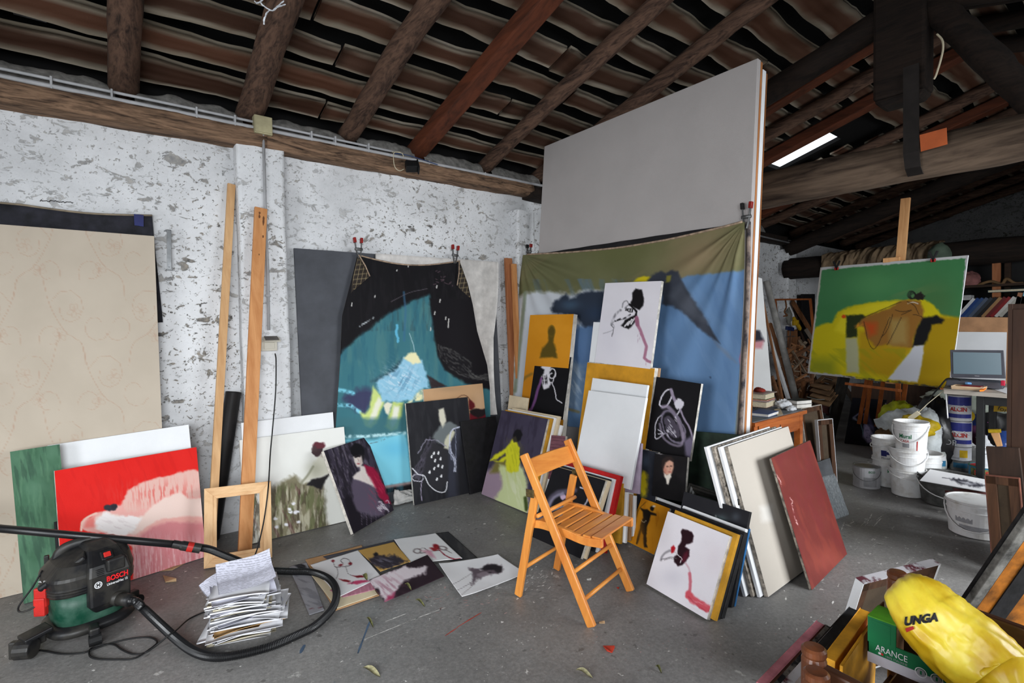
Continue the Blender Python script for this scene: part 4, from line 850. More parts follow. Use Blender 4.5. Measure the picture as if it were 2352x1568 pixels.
# dark strip and olive-blue hanging picture
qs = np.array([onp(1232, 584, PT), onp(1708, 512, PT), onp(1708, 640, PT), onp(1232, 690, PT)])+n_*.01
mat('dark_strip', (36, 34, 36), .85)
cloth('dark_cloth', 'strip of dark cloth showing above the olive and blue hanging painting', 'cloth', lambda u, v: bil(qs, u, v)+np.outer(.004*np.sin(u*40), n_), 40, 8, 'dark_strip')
LB = [(1208, 587), (1201, 650), (1199, 720), (1193, 800), (1186, 880), (1180, 960)]; RB = [(1718, 512), (1718, 600), (1716, 700), (1712, 800), (1706, 900), (1699, 1010)]
def fblue(u, v):
    l = interp_edge(LB, v); r = interp_edge(RB, v); p = l*(1-u)[:, None]+r*u[:, None]; p[:, 1] += 17*np.sin(pi*u)*(1-v)**2; p[:, 1] += (v**3)*18*np.sin(pi*u)*.4
    d = FW[None]+np.outer((p[:, 0]-1176)/FPX, RT)+np.outer((784-p[:, 1])/FPX, UP); P = CAM+d*(((PT[0]-CAM)@PT[1])/(d@PT[1]))[:, None]
    def fold(cu, cv, dirs, amp):
        du = u-cu; dv = (v-cv)*.62; r = np.hypot(du, dv)+1e-6; a = np.arctan2(dv, du); return sum(amp*np.exp(-((a-radians(k))/.10)**2)*np.exp(-r*2.2)*np.clip(r*9, 0, 1) for k in dirs)
    w = .02+fold(0, 0, (22, 38, 52, 68, 80), .045)+fold(1, 0, (180-24, 180-42, 180-58, 180-75), .045)+.010*np.sin(u*26+v*2)*(.25+v)+.010*np.sin(u*11+2)*v
    return P+np.outer(w+.02, n_)
def art_blue(P):
    p = Paint(P, (104, 104, 72), 8, 50, 71); p.brush((126, 116, 84), 20, 150, .35); p.glow(1600, 590, 90, 60, (140, 122, 94), .9, rot=-30); p.glow(1420, 580, 90, 40, (98, 100, 62), .7)
    p.poly(cF((1060, 500), (1120, 440), (1220, 420), (1260, 402), (1500, 378), (1700, 360), (1720, 1620), (440, 1620), (420, 1330), (480, 980), (560, 740), (690, 700), (690, 520)), (96, 128, 166), soft=3, warp=3)
    rg = (p.y > 640); p.brush((112, 142, 178), 16, 60, .3, mask=rg); p.brush((82, 112, 152), 15, 75, .3, mask=rg, sd=4)
    p.poly(cF((60, 560), (150, 520), (330, 510), (450, 530), (560, 505), (690, 500), (700, 720), (560, 760), (480, 980), (440, 1330), (60, 1300)), (196, 200, 206), soft=5, warp=5)
    p.poly(cF((440, 760), (560, 740), (690, 700), (700, 1000), (570, 1020), (500, 1330), (430, 1330)), (84, 112, 150), soft=8, warp=8)
    p.poly(cF((430, 990), (500, 1010), (560, 1020), (520, 1340), (400, 1320)), (120, 140, 160), soft=8, warp=10, alpha=.7); p.brush((196, 204, 212), 8, 60, .6, thr=.5, mask=np.exp(-(((p.x-1318)/26)**2+((p.y-880)/50)**2)))
    p.poly(cF((318, 630), (340, 580), (380, 560), (420, 522), (442, 560), (480, 545), (560, 510), (640, 505), (700, 520), (700, 690), (620, 740), (560, 760), (500, 700), (430, 668), (330, 660)), (44, 52, 66), soft=4, warp=5); p.glow(1310, 700, 20, 12, (74, 98, 122), .7); p.glow(1370, 720, 30, 20, (40, 56, 80), .6)
    p.poly(cF((888, 445), (920, 412), (965, 402), (1010, 412), (980, 445)), (210, 190, 30), soft=2)
    p.poly(cF((980, 440), (1020, 395), (1075, 368), (1110, 385), (1160, 358), (1200, 375), (1225, 440), (1260, 510), (1330, 610), (1400, 720), (1490, 870), (1430, 830), (1370, 790), (1300, 720), (1230, 650), (1150, 610), (1090, 600), (1080, 470)), (56, 60, 70), soft=3, warp=3); p.poly(cF((1130, 540), (1220, 450), (1330, 610), (1400, 720), (1300, 700), (1180, 600)), (80, 84, 94), soft=8, alpha=.8); p.poly(cF((1110, 450), (1120, 400), (1150, 395), (1140, 440)), (160, 150, 50), soft=2, alpha=.7)
    p.poly(cF((1440, 840), (1500, 900), (1540, 930), (1610, 1010), (1540, 960), (1470, 890)), (112, 120, 134), soft=4, alpha=.7)
    p.line(cF((1655, 890), (1635, 980), (1650, 1060)), 9, (170, 100, 120), soft=4, alpha=.8); p.line(cF((1690, 560), (1665, 900), (1640, 1180), (1610, 1530)), 13, (136, 136, 106), soft=6, alpha=.85); p.line(cF((1330, 1518), (1600, 1545)), 10, (170, 156, 120), soft=4, warp=3); p.line(cF((140, 520), (110, 800), (70, 1200)), 8, (120, 130, 106), soft=4, alpha=.8)
    p.line(cF((440, 1325), (510, 1345)), 6, (120, 116, 92), soft=3); p.poly(cF((1410, 1105), (1430, 1100), (1425, 1112)), (40, 50, 70), soft=1); return p
bl = cloth('hanging_painting', 'large olive and blue unstretched painting clamped to the partition', 'painting', fblue, 240, 190, 'oil_paint', thick=.003, col=art_blue)
hem = np.array([fblue(np.array([u]), np.array([0.]))[0]+[-.0, 0, .004] for u in np.linspace(.02, .99, 50)]); obj('top_hem', tube(hem, .008, 6), 'canvas_hem', bl, smooth=True)
eg = np.array([fblue(np.array([1.]), np.array([v]))[0]+[.03, -.012, 0] for v in np.linspace(0, 1, 24)]); mat('painted_edge', (52, 48, 52), .8, var=.4, vs=14, col2=(150, 132, 120)); obj('side_hem', tube(eg, .013, 8), 'painted_edge', bl, smooth=True)
clamp(onp(1719, 520, PT)+n_*.03, (.02, -.02, 1), (1, 0, 0), 'red and black spring clamp at the right end of the partition', size=.15, tip='clamp_black')
clamp(onp(1220, 590, PT)+n_*.03, (.05, 0, 1), (1, 0, 0), 'dark spring clamp at the left corner of the olive and blue painting', size=.12, tip='clamp_black')
# -- dark green canvas low behind the hanging picture
mat('dark_green_paint', (38, 54, 42), .6, var=.25, vs=6)
blank('green_canvas', 'large dark green canvas low behind the black portrait', planeq(xpl(3.045, 4), (1520, 985), (1705, 1000)), .02, 'dark_green_paint')

# -- orange canvas with the dark silhouette
mat('raw_side', (216, 208, 196), .85)
def art_orange(P):
    p = Paint(P, (214, 142, 32), 9, 40, 81); p.glow(1215, 880, 30, 40, (190, 118, 24), .7); p.grad((1300, 800), (1190, 930), (176, 116, 30), .5)
    p.ell(*cF((322, 800))[0], 7.5, 16, (92, 74, 24), rot=4, warp=1); p.poly(cF((302, 800), (338, 805), (334, 868), (352, 905), (362, 975), (240, 975), (258, 905), (296, 868)), (92, 76, 26), soft=2.5); p.ell(*cF((322, 790))[0], 8, 12, (112, 90, 28), ring=1.6)
    p.line(cF((185, 1085), (140, 1110), (110, 1150)), 6, (120, 96, 40), soft=3, alpha=.7); return p
canvas('orange_painting', 'orange painting of a dark upright silhouette on the partition', planeq(xpl(2.93, 8), (1218, 725), (1318, 723)), .045, art_orange, side='raw_side')
def art_tuba1(P):
    p = Paint(P, (20, 19, 22), 3, 20, 85); w = (222, 218, 224)
    p.poly(cF((252, 1035), (262, 1010), (290, 990), (318, 998), (322, 1030), (312, 1065), (306, 1120), (318, 1145), (302, 1175), (268, 1190), (258, 1150), (252, 1100), (268, 1075), (272, 1050)), w, soft=1.5)
    for k in (262, 276): p.line(cF((k, 1095), (k+4, 1150)), 2.2, (30, 28, 32)); p.line(cF((288, 1090), (290, 1150)), 2., (30, 28, 32))
    p.curve(cF((310, 1060), (325, 1045), (345, 1055), (350, 1090), (335, 1110), (312, 1108), (310, 1085), (325, 1075)), 2.4, w); p.curve(cF((350, 1080), (338, 1110), (328, 1150), (340, 1180), (352, 1230), (356, 1255), (392, 1282)), 2., w); p.line(cF((300, 1140), (328, 1140)), 2, w)
    p.line(cF((252, 1110), (240, 1150), (220, 1210), (205, 1270), (185, 1320), (150, 1340)), 5, (120, 78, 128), soft=2); p.line(cF((235, 1165), (212, 1250), (180, 1330)), 5, (110, 70, 118), soft=2); return p
canvas('tuba_painting', 'small black painting with a white tuba shape and a purple stripe, highest on the left', planeq(xpl(2.89, 10), (1232, 812), (1312.6, 820), (1205, 943)), .022, art_tuba1)
mat('cream_canvas', (216, 198, 168), .8, var=.05); mat('ochre_side', (206, 150, 40), .7, var=.1)
blank('cream_canvas', 'small cream canvas behind the yellow-dressed woman painting', planeq(xpl(2.80, 10), (1170, 908), (1212, 915)), .02, 'cream_canvas')
# -- stack with the woman in yellow
qy = fitq((1152, 944), (1259.5, 964), (1207, 1180), (1106, 1136), (1, 1, .4))
def art_yellow(P):
    p = Paint(P, (66, 60, 78), 7, 30, 91); p.brush((48, 42, 58), 8, 100, .6); p.poly(cC((-260, 560), (-170, 400), (-60, 330), (60, 340), (170, 520), (160, 760), (-280, 760)), (156, 134, 150), soft=5, warp=5)
    p.poly(cB((1510, 330), (1540, 270), (1600, 240), (1600, 300), (1560, 330)), (120, 112, 60), soft=4); 
    p.poly(cC((-40, 330), (30, 350), (110, 330), (150, 430), (150, 520), (160, 700), (-90, 600), (-20, 480)), (204, 212, 158), soft=4, warp=4); p.brush((226, 228, 200), 5, 75, .6, thr=.5, mask=np.exp(-(((p.x-1185)/20)**2+((p.y-1130)/45)**2)))
    y = (214, 210, 44); p.poly(cC((52, 155), (80, 170), (102, 215), (104, 300), (90, 370), (50, 385), (10, 375), (6, 300), (0, 250), (-60, 290), (-110, 300), (-60, 255), (0, 215), (40, 175)), y, soft=2, warp=2.5); p.brush((170, 170, 30), 4, 80, .5, mask=np.exp(-(((p.x-1178)/18)**2+((p.y-1055)/40)**2)))
    p.poly(cB((1520, 250), (1560, 260), (1640, 200), (1650, 215), (1590, 262), (1550, 265)), y, soft=2)
    p.ell(*cC((88, 125))[0], 10, 15, (26, 24, 28), rot=15, warp=2); p.poly(cC((55, 140), (75, 130), (85, 170), (62, 175)), (60, 54, 44), soft=1.5); p.poly(cC((100, 290), (112, 270), (112, 320)), (30, 28, 34), soft=2); p.line(cC((140, 560), (150, 640)), 8, (70, 84, 40), soft=4); return p
canvas('yellow_dress_painting', 'painting of a woman in a yellow dress seen from behind on purple', qy, .02, art_yellow)
e_ = unit(qy[1]-qy[0])
for k, (m_, dx, dz, lab) in enumerate((('ochre_side', .02, .004, 'ochre canvas directly behind the yellow-dressed woman painting'), ('primed_white', .03, .01, 'white canvas third in the stack behind the yellow-dressed woman'), ('cream_canvas', .055, .02, 'cream canvas fourth in the stack behind the yellow-dressed woman'), ('primed_white', .075, -.05, 'white canvas at the back of the yellow-dressed woman stack'))):
    q = offs(qy, .024*(k+1)+.001*k)+e_*dx; q[:2] += [dz*.3, 0, dz]; blank('stacked_canvas', lab, q, .02, m_, 'canvases stacked behind the yellow dress painting')
def art_mauve(P):
    p = Paint(P, (120, 78, 88), 10, 12, 95)
    for k in range(26): y = 1010+k*8; p.curve([(1240, y), (1270, y-5), (1300, y-2)], 1.6, (70, 44, 52), alpha=.6, warp=2)
    return p
canvas('mauve_painting', 'mauve scribbled painting behind the chair back', planeq(xpl(2.68, 11), (1262, 1000), (1299, 1003)), .02, art_mauve)
# -- the tall ochre and white group
blank('blank_canvas', 'tall white canvas behind the white tuba painting', planeq(xpl(2.915, 7), (1363, 740), (1470, 745)), .018)
qo = planeq(xpl(2.845, 9.5), (1349, 833), (1503, 847)); mat('ochre_paint', (212, 150, 36), .6, var=.08, vs=5)
V, F, no_, qo2 = slab(qo, .006); oc = thing('ochre_canvas', 'tall ochre yellow canvas behind the plain white canvases', 'canvas', base_of(V)); obj('painted_front', (V, F), 'ochre_paint', oc); V, F, *_ = slab(offs(qo, .006), .04); obj('stretcher_body', (V, F), 'canvas_side', oc, bevel=.002)
wood('cardboard_side', (178, 142, 106), (150, 114, 80), 'z', .8); V, F, *_ = slab(offs(qo, .047)+unit(qo[1]-qo[0])*.012, .03); blank('brown_board', 'brown cardboard sheet behind the ochre canvas', offs(qo, .048)+unit(qo[1]-qo[0])*.012, .014, 'cardboard_side', cat='board')
def art_wtuba(P):
    p = Paint(P, (224, 220, 226), 6, 50, 101); p.glow(1400, 780, 30, 60, (206, 202, 212), .5); p.glow(1490, 760, 30, 40, (212, 206, 214), .6); k_ = (20, 18, 20)
    p.poly(cF((880, 520), (905, 488), (945, 500), (962, 560), (958, 610), (935, 635), (905, 628), (882, 612), (860, 605), (878, 570)), k_, soft=1.5)
    p.line(cF((862, 600), (890, 625), (912, 650), (905, 690)), 5, k_, warp=1.5); p.curve(cF((838, 640), (858, 628), (885, 635), (870, 655), (842, 640)), 2, (60, 56, 60))
    for k in range(4): p.line(cF((840+k*13, 626+k*4), (838+k*14, 642+k*3)), 2.6, k_)
    p.poly(cF((802, 745), (830, 705), (880, 680), (912, 665), (916, 690), (890, 740), (855, 772), (825, 760)), k_, soft=1.5, warp=2)
    for k in range(3): p.line(cF((828+k*22, 752-k*8), (860+k*18, 715-k*10)), 3.2, (220, 216, 220))
    p.curve(cF((800, 640), (770, 665), (745, 710), (738, 740)), 5, (90, 88, 94), soft=3, alpha=.7, dry=.4); p.curve(cF((812, 620), (818, 590), (840, 575), (855, 600), (830, 625)), 2.5, (120, 118, 122), alpha=.8)
    p.curve(cF((745, 720), (790, 705), (840, 690), (868, 668)), 4, (40, 38, 42), dry=.6, warp=1.5); p.curve(cF((735, 745), (752, 765), (740, 820)), 1.6, (70, 66, 70), alpha=.8); p.curve(cF((745, 735), (756, 752), (742, 780), (680, 800)), 1.6, (130, 128, 134), alpha=.6)
    m_ = (168, 116, 138); p.line(cF((912, 690), (915, 735), (935, 775), (955, 830), (980, 890), (965, 970), (985, 990), (1040, 1010)), 7.5, m_, soft=2, w1=6); p.line(cF((912, 700), (918, 740)), 9, (150, 96, 120), soft=2.5); p.line(cF((918, 800), (920, 870)), 1, (190, 170, 184)); p.line(cF((932, 790), (934, 850)), 1, (190, 170, 184)); p.line(cF((975, 985), (976, 1028)), 1.2, (190, 160, 176)); return p
qw = planeq(xpl(2.85, 9.2), (1390.5, 650), (1520, 645), (1377, 833)); canvas('tuba_painting', 'white painting with a black-headed tuba figure, highest on the partition', qw, .024, art_wtuba)
blank('blank_canvas', 'plain white canvas with only its top strip showing above another', planeq(xpl(2.70, 12), (1361, 869), (1488, 886)), .02)
q = planeq(xpl(2.575, 16.), (1352, 896), (1484, 913), (1309, 1063)); e_ = unit(q[1]-q[0]); dn_ = unit(q[3]-q[0]); q[2] = q[1]+dn_*.61; q[3] = q[0]+dn_*.61
blank('blank_canvas', 'plain white canvas in front of the ochre canvas, above the chair', q, .022)
mat('lilac_paint', (176, 158, 178), .6, var=.1); blank('lilac_canvas', 'lilac painted canvas edge right of the plain white canvas', planeq(xpl(2.66, 13), (1370, 1010), (1474, 1018), (1352, 1115)), .016, 'lilac_paint')
for k, (xb, yy, m_, lab) in enumerate(((2.60, 1100, 'ochre_side', 'narrow ochre canvas edge low beside the red canvas'), (2.63, 1120, 'primed_white', 'white canvas edge low beside the red canvas'), (2.68, 1125, 'cardboard_side', 'brown board edge low beside the red canvas'), (2.72, 1128, 'primed_white', 'white board edge nearest the dark portrait stack'))):
    blank('stacked_canvas', lab, planeq(xpl(xb, 12), (1360+k*9, yy), (1432+k*9, yy+12)), .02, m_, 'canvas edges below the lilac canvas')
# red and black group behind the chair
mat('red_paint', (196, 28, 30), .6, var=.12); qr = planeq(xpl(2.455, 20), (1296.6, 1061), (1426, 1096.6)); blank('red_canvas', 'bright red canvas behind the folding chair', qr, .03, 'red_paint')
er = unit(qr[1]-qr[0]); qr2 = offs(qr, -.026)-er*.03; qr2[:2] -= [0, 0, .02]; blank('blank_canvas', 'white canvas between the red canvas and the black tuba painting', qr2, .02)
qr3 = offs(qr, -.05)-er*.05; qr3[:2] -= [0, 0, .03]; mat('charcoal_ground', (44, 44, 50), .7, var=.35, vs=14); blank('dark_canvas', 'charcoal canvas in front of the red canvas behind the chair', qr3, .02, 'charcoal_ground')
def art_tuba2(P):
    p = Paint(P, (28, 27, 30), 3, 20, 111); w = (196, 194, 208); p.ell(*cC((400, 556))[0], 7, 8, (206, 180, 206), warp=2); p.curve(cC((290, 640), (320, 570), (370, 530), (430, 520), (480, 510)), 13, (104, 98, 118), soft=6, alpha=.8); p.curve(cC((300, 620), (340, 560), (400, 530)), 6, (150, 146, 168), soft=4, alpha=.8); p.curve(cC((520, 490), (560, 510), (575, 560), (555, 610), (520, 640)), 3, w, soft=1.5); p.curve(cC((310, 660), (360, 640), (420, 618), (448, 640), (440, 690), (400, 720)), 1.8, w); p.curve(cC((310, 655), (330, 670), (380, 650), (370, 690)), 1.6, w); p.glow(*cC((240, 700))[0], 14, 8, (150, 140, 160), .7); p.line(cC((420, 640), (360, 720)), 1.4, w); return p
q = leanq((1217, 1234), (1334, 1287), (1273, 1074)); canvas('tuba_painting', 'black painting with pale tuba outlines behind the folding chair', q, .022, art_tuba2)
blank('cream_canvas', 'thin cream board behind the black tuba painting by the chair', offs(q, .026)+unit(q[1]-q[0])*.02, .016, 'cream_canvas')
# black tuba and the portrait under it
def art_tuba3(P):
    p = Paint(P, (20, 19, 22), 3, 20, 121); w = (206, 202, 212); l = (150, 138, 158)
    p.curve(cF((1090, 1310), (1070, 1290), (1090, 1230), (1120, 1195), (1150, 1190), (1160, 1210), (1150, 1250), (1120, 1300), (1090, 1312)), 3.2, w); p.curve(cF((1150, 1190), (1165, 1240), (1190, 1290)), 7, l, soft=3)
    p.ell(*cF((1205, 1288))[0], 11, 12, (210, 206, 216), warp=3, ws=5); p.curve(cF((1090, 1310), (1130, 1310), (1180, 1370), (1215, 1440), (1235, 1520)), 9, l, soft=4, alpha=.8); p.curve(cF((1180, 1380), (1205, 1340), (1215, 1300)), 3, w); p.curve(cF((1215, 1330), (1240, 1390), (1280, 1460), (1300, 1530), (1300, 1568)), 4, l, soft=2)
    p.curve(cF((1100, 1350), (1060, 1390), (1040, 1440), (1040, 1520), (1060, 1525), (1110, 1490)), 2., w); p.ell(*cF((1165, 1450))[0], 22, 40, (120, 112, 130), rot=-28, ring=3, warp=3); p.ell(*cF((1155, 1450))[0], 14, 28, (96, 88, 104), rot=-28, warp=4, alpha=.7)
    for k in range(24): a = random.Random(k); x = 1110+a.random()*70; y = 1380+a.random()*130; p.line(cF((x, y), (x+10, y+14)), 1.8, w, alpha=.7)
    p.curve(cC((1070, 40), (1100, 140), (1180, 190), (1225, 180), (1235, 100)), 5, l, soft=3, alpha=.7); p.poly(cC((1240, 160), (1290, 120), (1312, 190), (1300, 300), (1250, 260)), (108, 100, 122), soft=4); p.curve(cC((1060, 110), (1095, 105), (1060, 80)), 1.8, w); return p
canvas('tuba_painting', 'large black painting with a white line-drawn tuba on the right of the partition', planeq(xpl(2.84, 10), (1508, 865), (1611, 881), (1495, 1033)), .022, art_tuba3)
def art_man(P):
    p = Paint(P, (24, 22, 24), 3, 20, 131); p.poly(cC((1000, 560), (1040, 450), (1100, 400), (1180, 390), (1230, 450), (1230, 620), (1000, 600)), (16, 15, 17), soft=4)
    p.poly(cC((1098, 330), (1110, 295), (1140, 285), (1165, 305), (1166, 345), (1156, 380), (1138, 398), (1112, 392), (1098, 365)), (206, 158, 136), soft=2, warp=1); p.poly(cC((1086, 335), (1090, 290), (1115, 262), (1150, 262), (1168, 290), (1165, 305), (1140, 290), (1112, 305), (1100, 345)), (44, 34, 32), soft=2, warp=2)
    p.poly(cC((1098, 375), (1120, 395), (1150, 385), (1152, 410), (1138, 430), (1130, 460), (1118, 455), (1112, 420), (1100, 400)), (224, 216, 204), soft=1.5)
    for x, y in ((1124, 335), (1150, 332)): p.ell(*cC((x, y))[0], 2.2, 1.2, (50, 34, 32), warp=0)
    p.line(cC((1140, 335), (1145, 355), (1138, 360)), 1., (160, 104, 90)); p.ell(*cC((1140, 372))[0], 3, 1.1, (168, 80, 74), warp=0); p.glow(*cC((1108, 365))[0], 4, 8, (176, 104, 88), .6); p.ell(*cC((1075, 237))[0], 8, 3, (190, 184, 188), ring=1.6, warp=2); return p
canvas('portrait_painting', 'small dark portrait of a man with a white neckcloth', planeq(xpl(2.72, 14), (1505, 1040), (1579.6, 1049.6), (1487, 1136)), .02, art_man)
def art_dy(P): p = Paint(P, (40, 42, 50), 10, 14, 141); p.poly(cC((920, 480), (930, 390), (960, 370), (985, 400), (985, 520), (960, 560)), (190, 170, 30), soft=4, warp=5); p.glow(1483, 1060, 8, 16, (70, 80, 96), .8); return p
canvas('abstract_painting', 'dark painting with a yellow patch beside the man portrait', planeq(xpl(2.82, 8), (1470, 1032), (1512, 1040)), .02, art_dy)
# archer and what stands behind it
qa = fitq((1473, 1146), (1540, 1171), (1501.6, 1277), (1438.6, 1245))
def art_archer(P):
    p = Paint(P, (206, 138, 28), 10, 30, 151); p.brush((178, 108, 16), 8, 95, .5); k_ = (26, 22, 20)
    p.poly(cC((960, 640), (985, 640), (1015, 660), (1045, 670), (1048, 685), (1010, 680), (1000, 720), (985, 760), (978, 850), (985, 905), (962, 905), (955, 820), (945, 790), (930, 850), (915, 885), (905, 880), (930, 780), (940, 740), (955, 700), (950, 655), (935, 625)), k_, soft=1.5, warp=1.5); p.ell(*cC((1018, 635))[0], 5, 6, k_, warp=1); p.line(cC((940, 625), (975, 590)), 1.2, k_); p.ell(*cC((1030, 620))[0], 3.4, 2, (226, 224, 220), warp=1); p.curve(cC((945, 715), (958, 730), (975, 720)), 1., (230, 220, 200)); p.curve(cC((905, 700), (920, 650), (938, 630)), 2, (120, 84, 30)); p.glow(*cC((940, 820))[0], 10, 40, (150, 96, 20), .6); return p
canvas('archer_painting', 'small orange painting of a dark dancing figure with raised arm', qa, .018, art_archer)
ea = unit(qa[1]-qa[0]); qb = offs(qa, .022)+ea*.015; qb[:2] += [.004, 0, .015]; qb[1] += ea*.05; qb[2] += ea*.05; blank('dark_canvas', 'black canvas directly behind the small orange dancing figure', qb, .016, 'black_ground')
qb = offs(qb, .019); qb[:2] += [.003, 0, .012]; blank('blank_canvas', 'white edged canvas behind the small orange dancing figure painting', qb, .016)
# front right stack with the pink stroke painting
qp = fitq((1535, 1179), (1676, 1235), (1624, 1428), (1485, 1345))
def art_pink(P):
    p = Paint(P, (226, 222, 228), 6, 50, 161); p.glow(1545, 1330, 30, 25, (200, 198, 208), .6); p.glow(1640, 1290, 26, 40, (216, 206, 212), .6); d = (38, 16, 24)
    p.poly(cC((1216, 800), (1226, 782), (1262, 786), (1290, 800), (1308, 835), (1302, 868), (1280, 885), (1258, 890), (1250, 905), (1280, 925), (1278, 965), (1255, 1005), (1225, 1035), (1195, 1038), (1170, 1005), (1175, 970), (1195, 955), (1200, 900), (1222, 860), (1226, 825)), d, soft=1.6, warp=2); p.poly(cC((1240, 950), (1268, 930), (1272, 965), (1240, 1010), (1215, 1000)), (92, 26, 44), soft=3, alpha=.8)
    p.poly(cC((1145, 935), (1150, 905), (1170, 892), (1182, 910), (1172, 940), (1155, 950)), (176, 24, 36), soft=1.5); p.curve(cC((1142, 930), (1112, 945), (1088, 970), (1080, 995)), 5, (150, 146, 152), soft=3); p.curve(cC((1082, 992), (1110, 985), (1150, 975), (1190, 985)), 1.6, (90, 84, 90)); p.curve(cC((1100, 998), (1140, 985), (1170, 990)), 1.2, (110, 104, 108)); p.curve(cC((1195, 960), (1225, 985), (1210, 1015)), 1.4, (226, 220, 224)); p.line(cC((1170, 935), (1205, 965)), 1.6, (190, 180, 186))
    p.curve(cC((1250, 1015), (1275, 1060), (1285, 1110)), 4, (204, 176, 186), soft=2); p.line(cC((1278, 1090), (1285, 1150), (1275, 1240)), 7, (196, 110, 124), soft=3); p.line(cC((1272, 1230), (1300, 1270), (1360, 1310), (1405, 1335)), 17, (206, 84, 96), soft=4, warp=3); p.line(cC((1270, 1250), (1330, 1310), (1390, 1352)), 3, (180, 60, 76), soft=2, alpha=.8); p.brush((228, 170, 178), 3, 30, .5, mask=np.exp(-(((p.x-1605)/20)**2+((p.y-1390)/12)**2))); return p
canvas('tuba_painting', 'white painting with a dark red figure and pink stroke at the front of the stack', qp, .024, art_pink)
ep = unit(qp[1]-qp[0]); mat('black_side', (30, 29, 31), .6, var=.3, vs=30)
for k, (m_, dx, dz, lab) in enumerate((('ochre_side', .025, .012, 'orange canvas directly behind the white and pink front painting'), ('black_side', .022, .008, 'black canvas third in the front right stack'), ('black_side', .028, .014, 'black canvas fourth in the front right stack'), ('primed_white', .012, .02, 'white canvas fifth in the front right stack'))):
    q = offs(qp, .027*(k+1))+ep*dx; q[:2] += [dz*.4, 0, dz]; blank('stacked_canvas', lab, q, .022, m_, 'canvases stacked at the front right')
def art_mount(P): p = Paint(P, (34, 34, 38), 4, 30, 171); p.glow(1655, 1198, 16, 12, (84, 98, 100), .9); p.poly(cC((1442, 730), (1458, 688), (1478, 738)), (206, 214, 206), soft=3); p.glow(1690, 1190, 10, 10, (70, 76, 84), .7); return p
qm_ = planeq(xpl(2.475, 19), (1572, 1132), (1722, 1179)); canvas('black_painting', 'black painting with a faint pale peak behind the front right stack', qm_, .024, art_mount, side='black_side')
mat('blue_side', (40, 110, 170), .5); q = offs(qm_, .026)+unit(qm_[1]-qm_[0])*.004; q[:2] -= unit(qm_[0]-qm_[3])*.09; blank('blue_canvas', 'canvas with a bright blue edge at the back of the front right stack', q, .014, 'blue_side')
# ornate black frame
qf = planeq(xpl(2.545, 19), (1583, 1112), (1700, 1150)); mat('frame_black', (34, 33, 30), .4, var=.3, vs=20); fo = thing('picture_frame', 'black moulded picture frame behind the black painting with the pale peak', 'picture frame', base_of(qf)); nf = unit(np.cross(qf[3]-qf[0], qf[1]-qf[0])); nf = nf if nf@(CAM-qf[0]) > 0 else -nf
for i in range(4):
    j = (i+1) % 4; pr = [(0, -.02), (.002, .004), (.012, .008), (.016, .0), (.028, -.004), (.034, .003), (.044, -.004), (.05, -.012), (.05, -.02)]
    V = []
    for d_, h_ in pr: qq = inset(qf, d_)+nf*h_; V += [qq[i], qq[j]]
    k = len(pr); obj('moulding', (np.array(V)+[0, 0, .01], [(2*a, 2*a+1, 2*((a+1) % k)+1, 2*((a+1) % k)) for a in range(k)]+[tuple(range(0, 2*k, 2)), tuple(range(2*k-1, 0, -2))]), 'frame_black', fo)

# -- cream and mahogany boards standing at the partition end
mat('board_cream', (188, 180, 170), .6, var=.06, vs=5); mat('board_side', (150, 140, 128), .8, var=.3, vs=40)
PB = wpl(1.325, 15.6); q = planeq(PB, (1671, 1028), (1810, 981))
def art_cream(P):
    p = Paint(P, (180, 172, 162), 4, 60, 181); p.poly([(1745, 1165), (1775, 1160), (1780, 1200), (1750, 1200)], (200, 196, 190), soft=6, alpha=.8); p.line([(1700, 1120), (1702, 1180)], 1.2, (190, 180, 170)); return p
canvas('cream_board', 'cream painted board, frontmost of the pale boards behind the mahogany one', q, .02, art_cream, side='board_side', cat='board')
for k, (dy, dx, dz, m_, lab) in enumerate(((.024, -.035, .004, 'primed_white', 'white board second in the pale boards'), (.050, -.055, .002, 'board_side', 'grey-edged board third in the pale boards'), (.078, -.085, .0, 'primed_white', 'white board rearmost in the pale boards'))):
    blank('pale_board', lab+' at the partition end', offs(q, dy)+[dx, 0, dz], .018, m_, 'pale boards at the partition end', cat='board')
B0_, B1_ = pz(1857.5, 1354)-[0, .015, 0], pz(1937, 1271)-[0, .02, 0]; bk_ = np.cross((0, 0, 1.), unit(B1_-B0_)); upv = np.array([0, 0, cos(.3)])+bk_*sin(.3); q = np.array([B0_+upv*.71, B1_+upv*.71, B1_, B0_])
def art_mah(P):
    p = Paint(P, (106, 42, 37), 8, 40, 191); p.brush((130, 56, 44), 9, 68, .5); p.brush((108, 38, 40), 8, 72, .5, sd=4); p.glow(1900, 1290, 40, 30, (152, 72, 58), .5)
    for a, b in (((1782, 1085), (1796, 1120)), ((1815, 1140), (1830, 1205)), ((1790, 1160), (1793, 1178)), ((1828, 1200), (1833, 1212)), ((1775, 1030), (1778, 1040))): p.line([a, b], 1.6, (206, 160, 156), warp=3, dry=.6)
    return p
canvas('mahogany_board', 'reddish-brown board with paint scratches leaning at the end of the partition', q, .012, art_mah, side='board_side', cat='board', m='oil_paint_gloss')
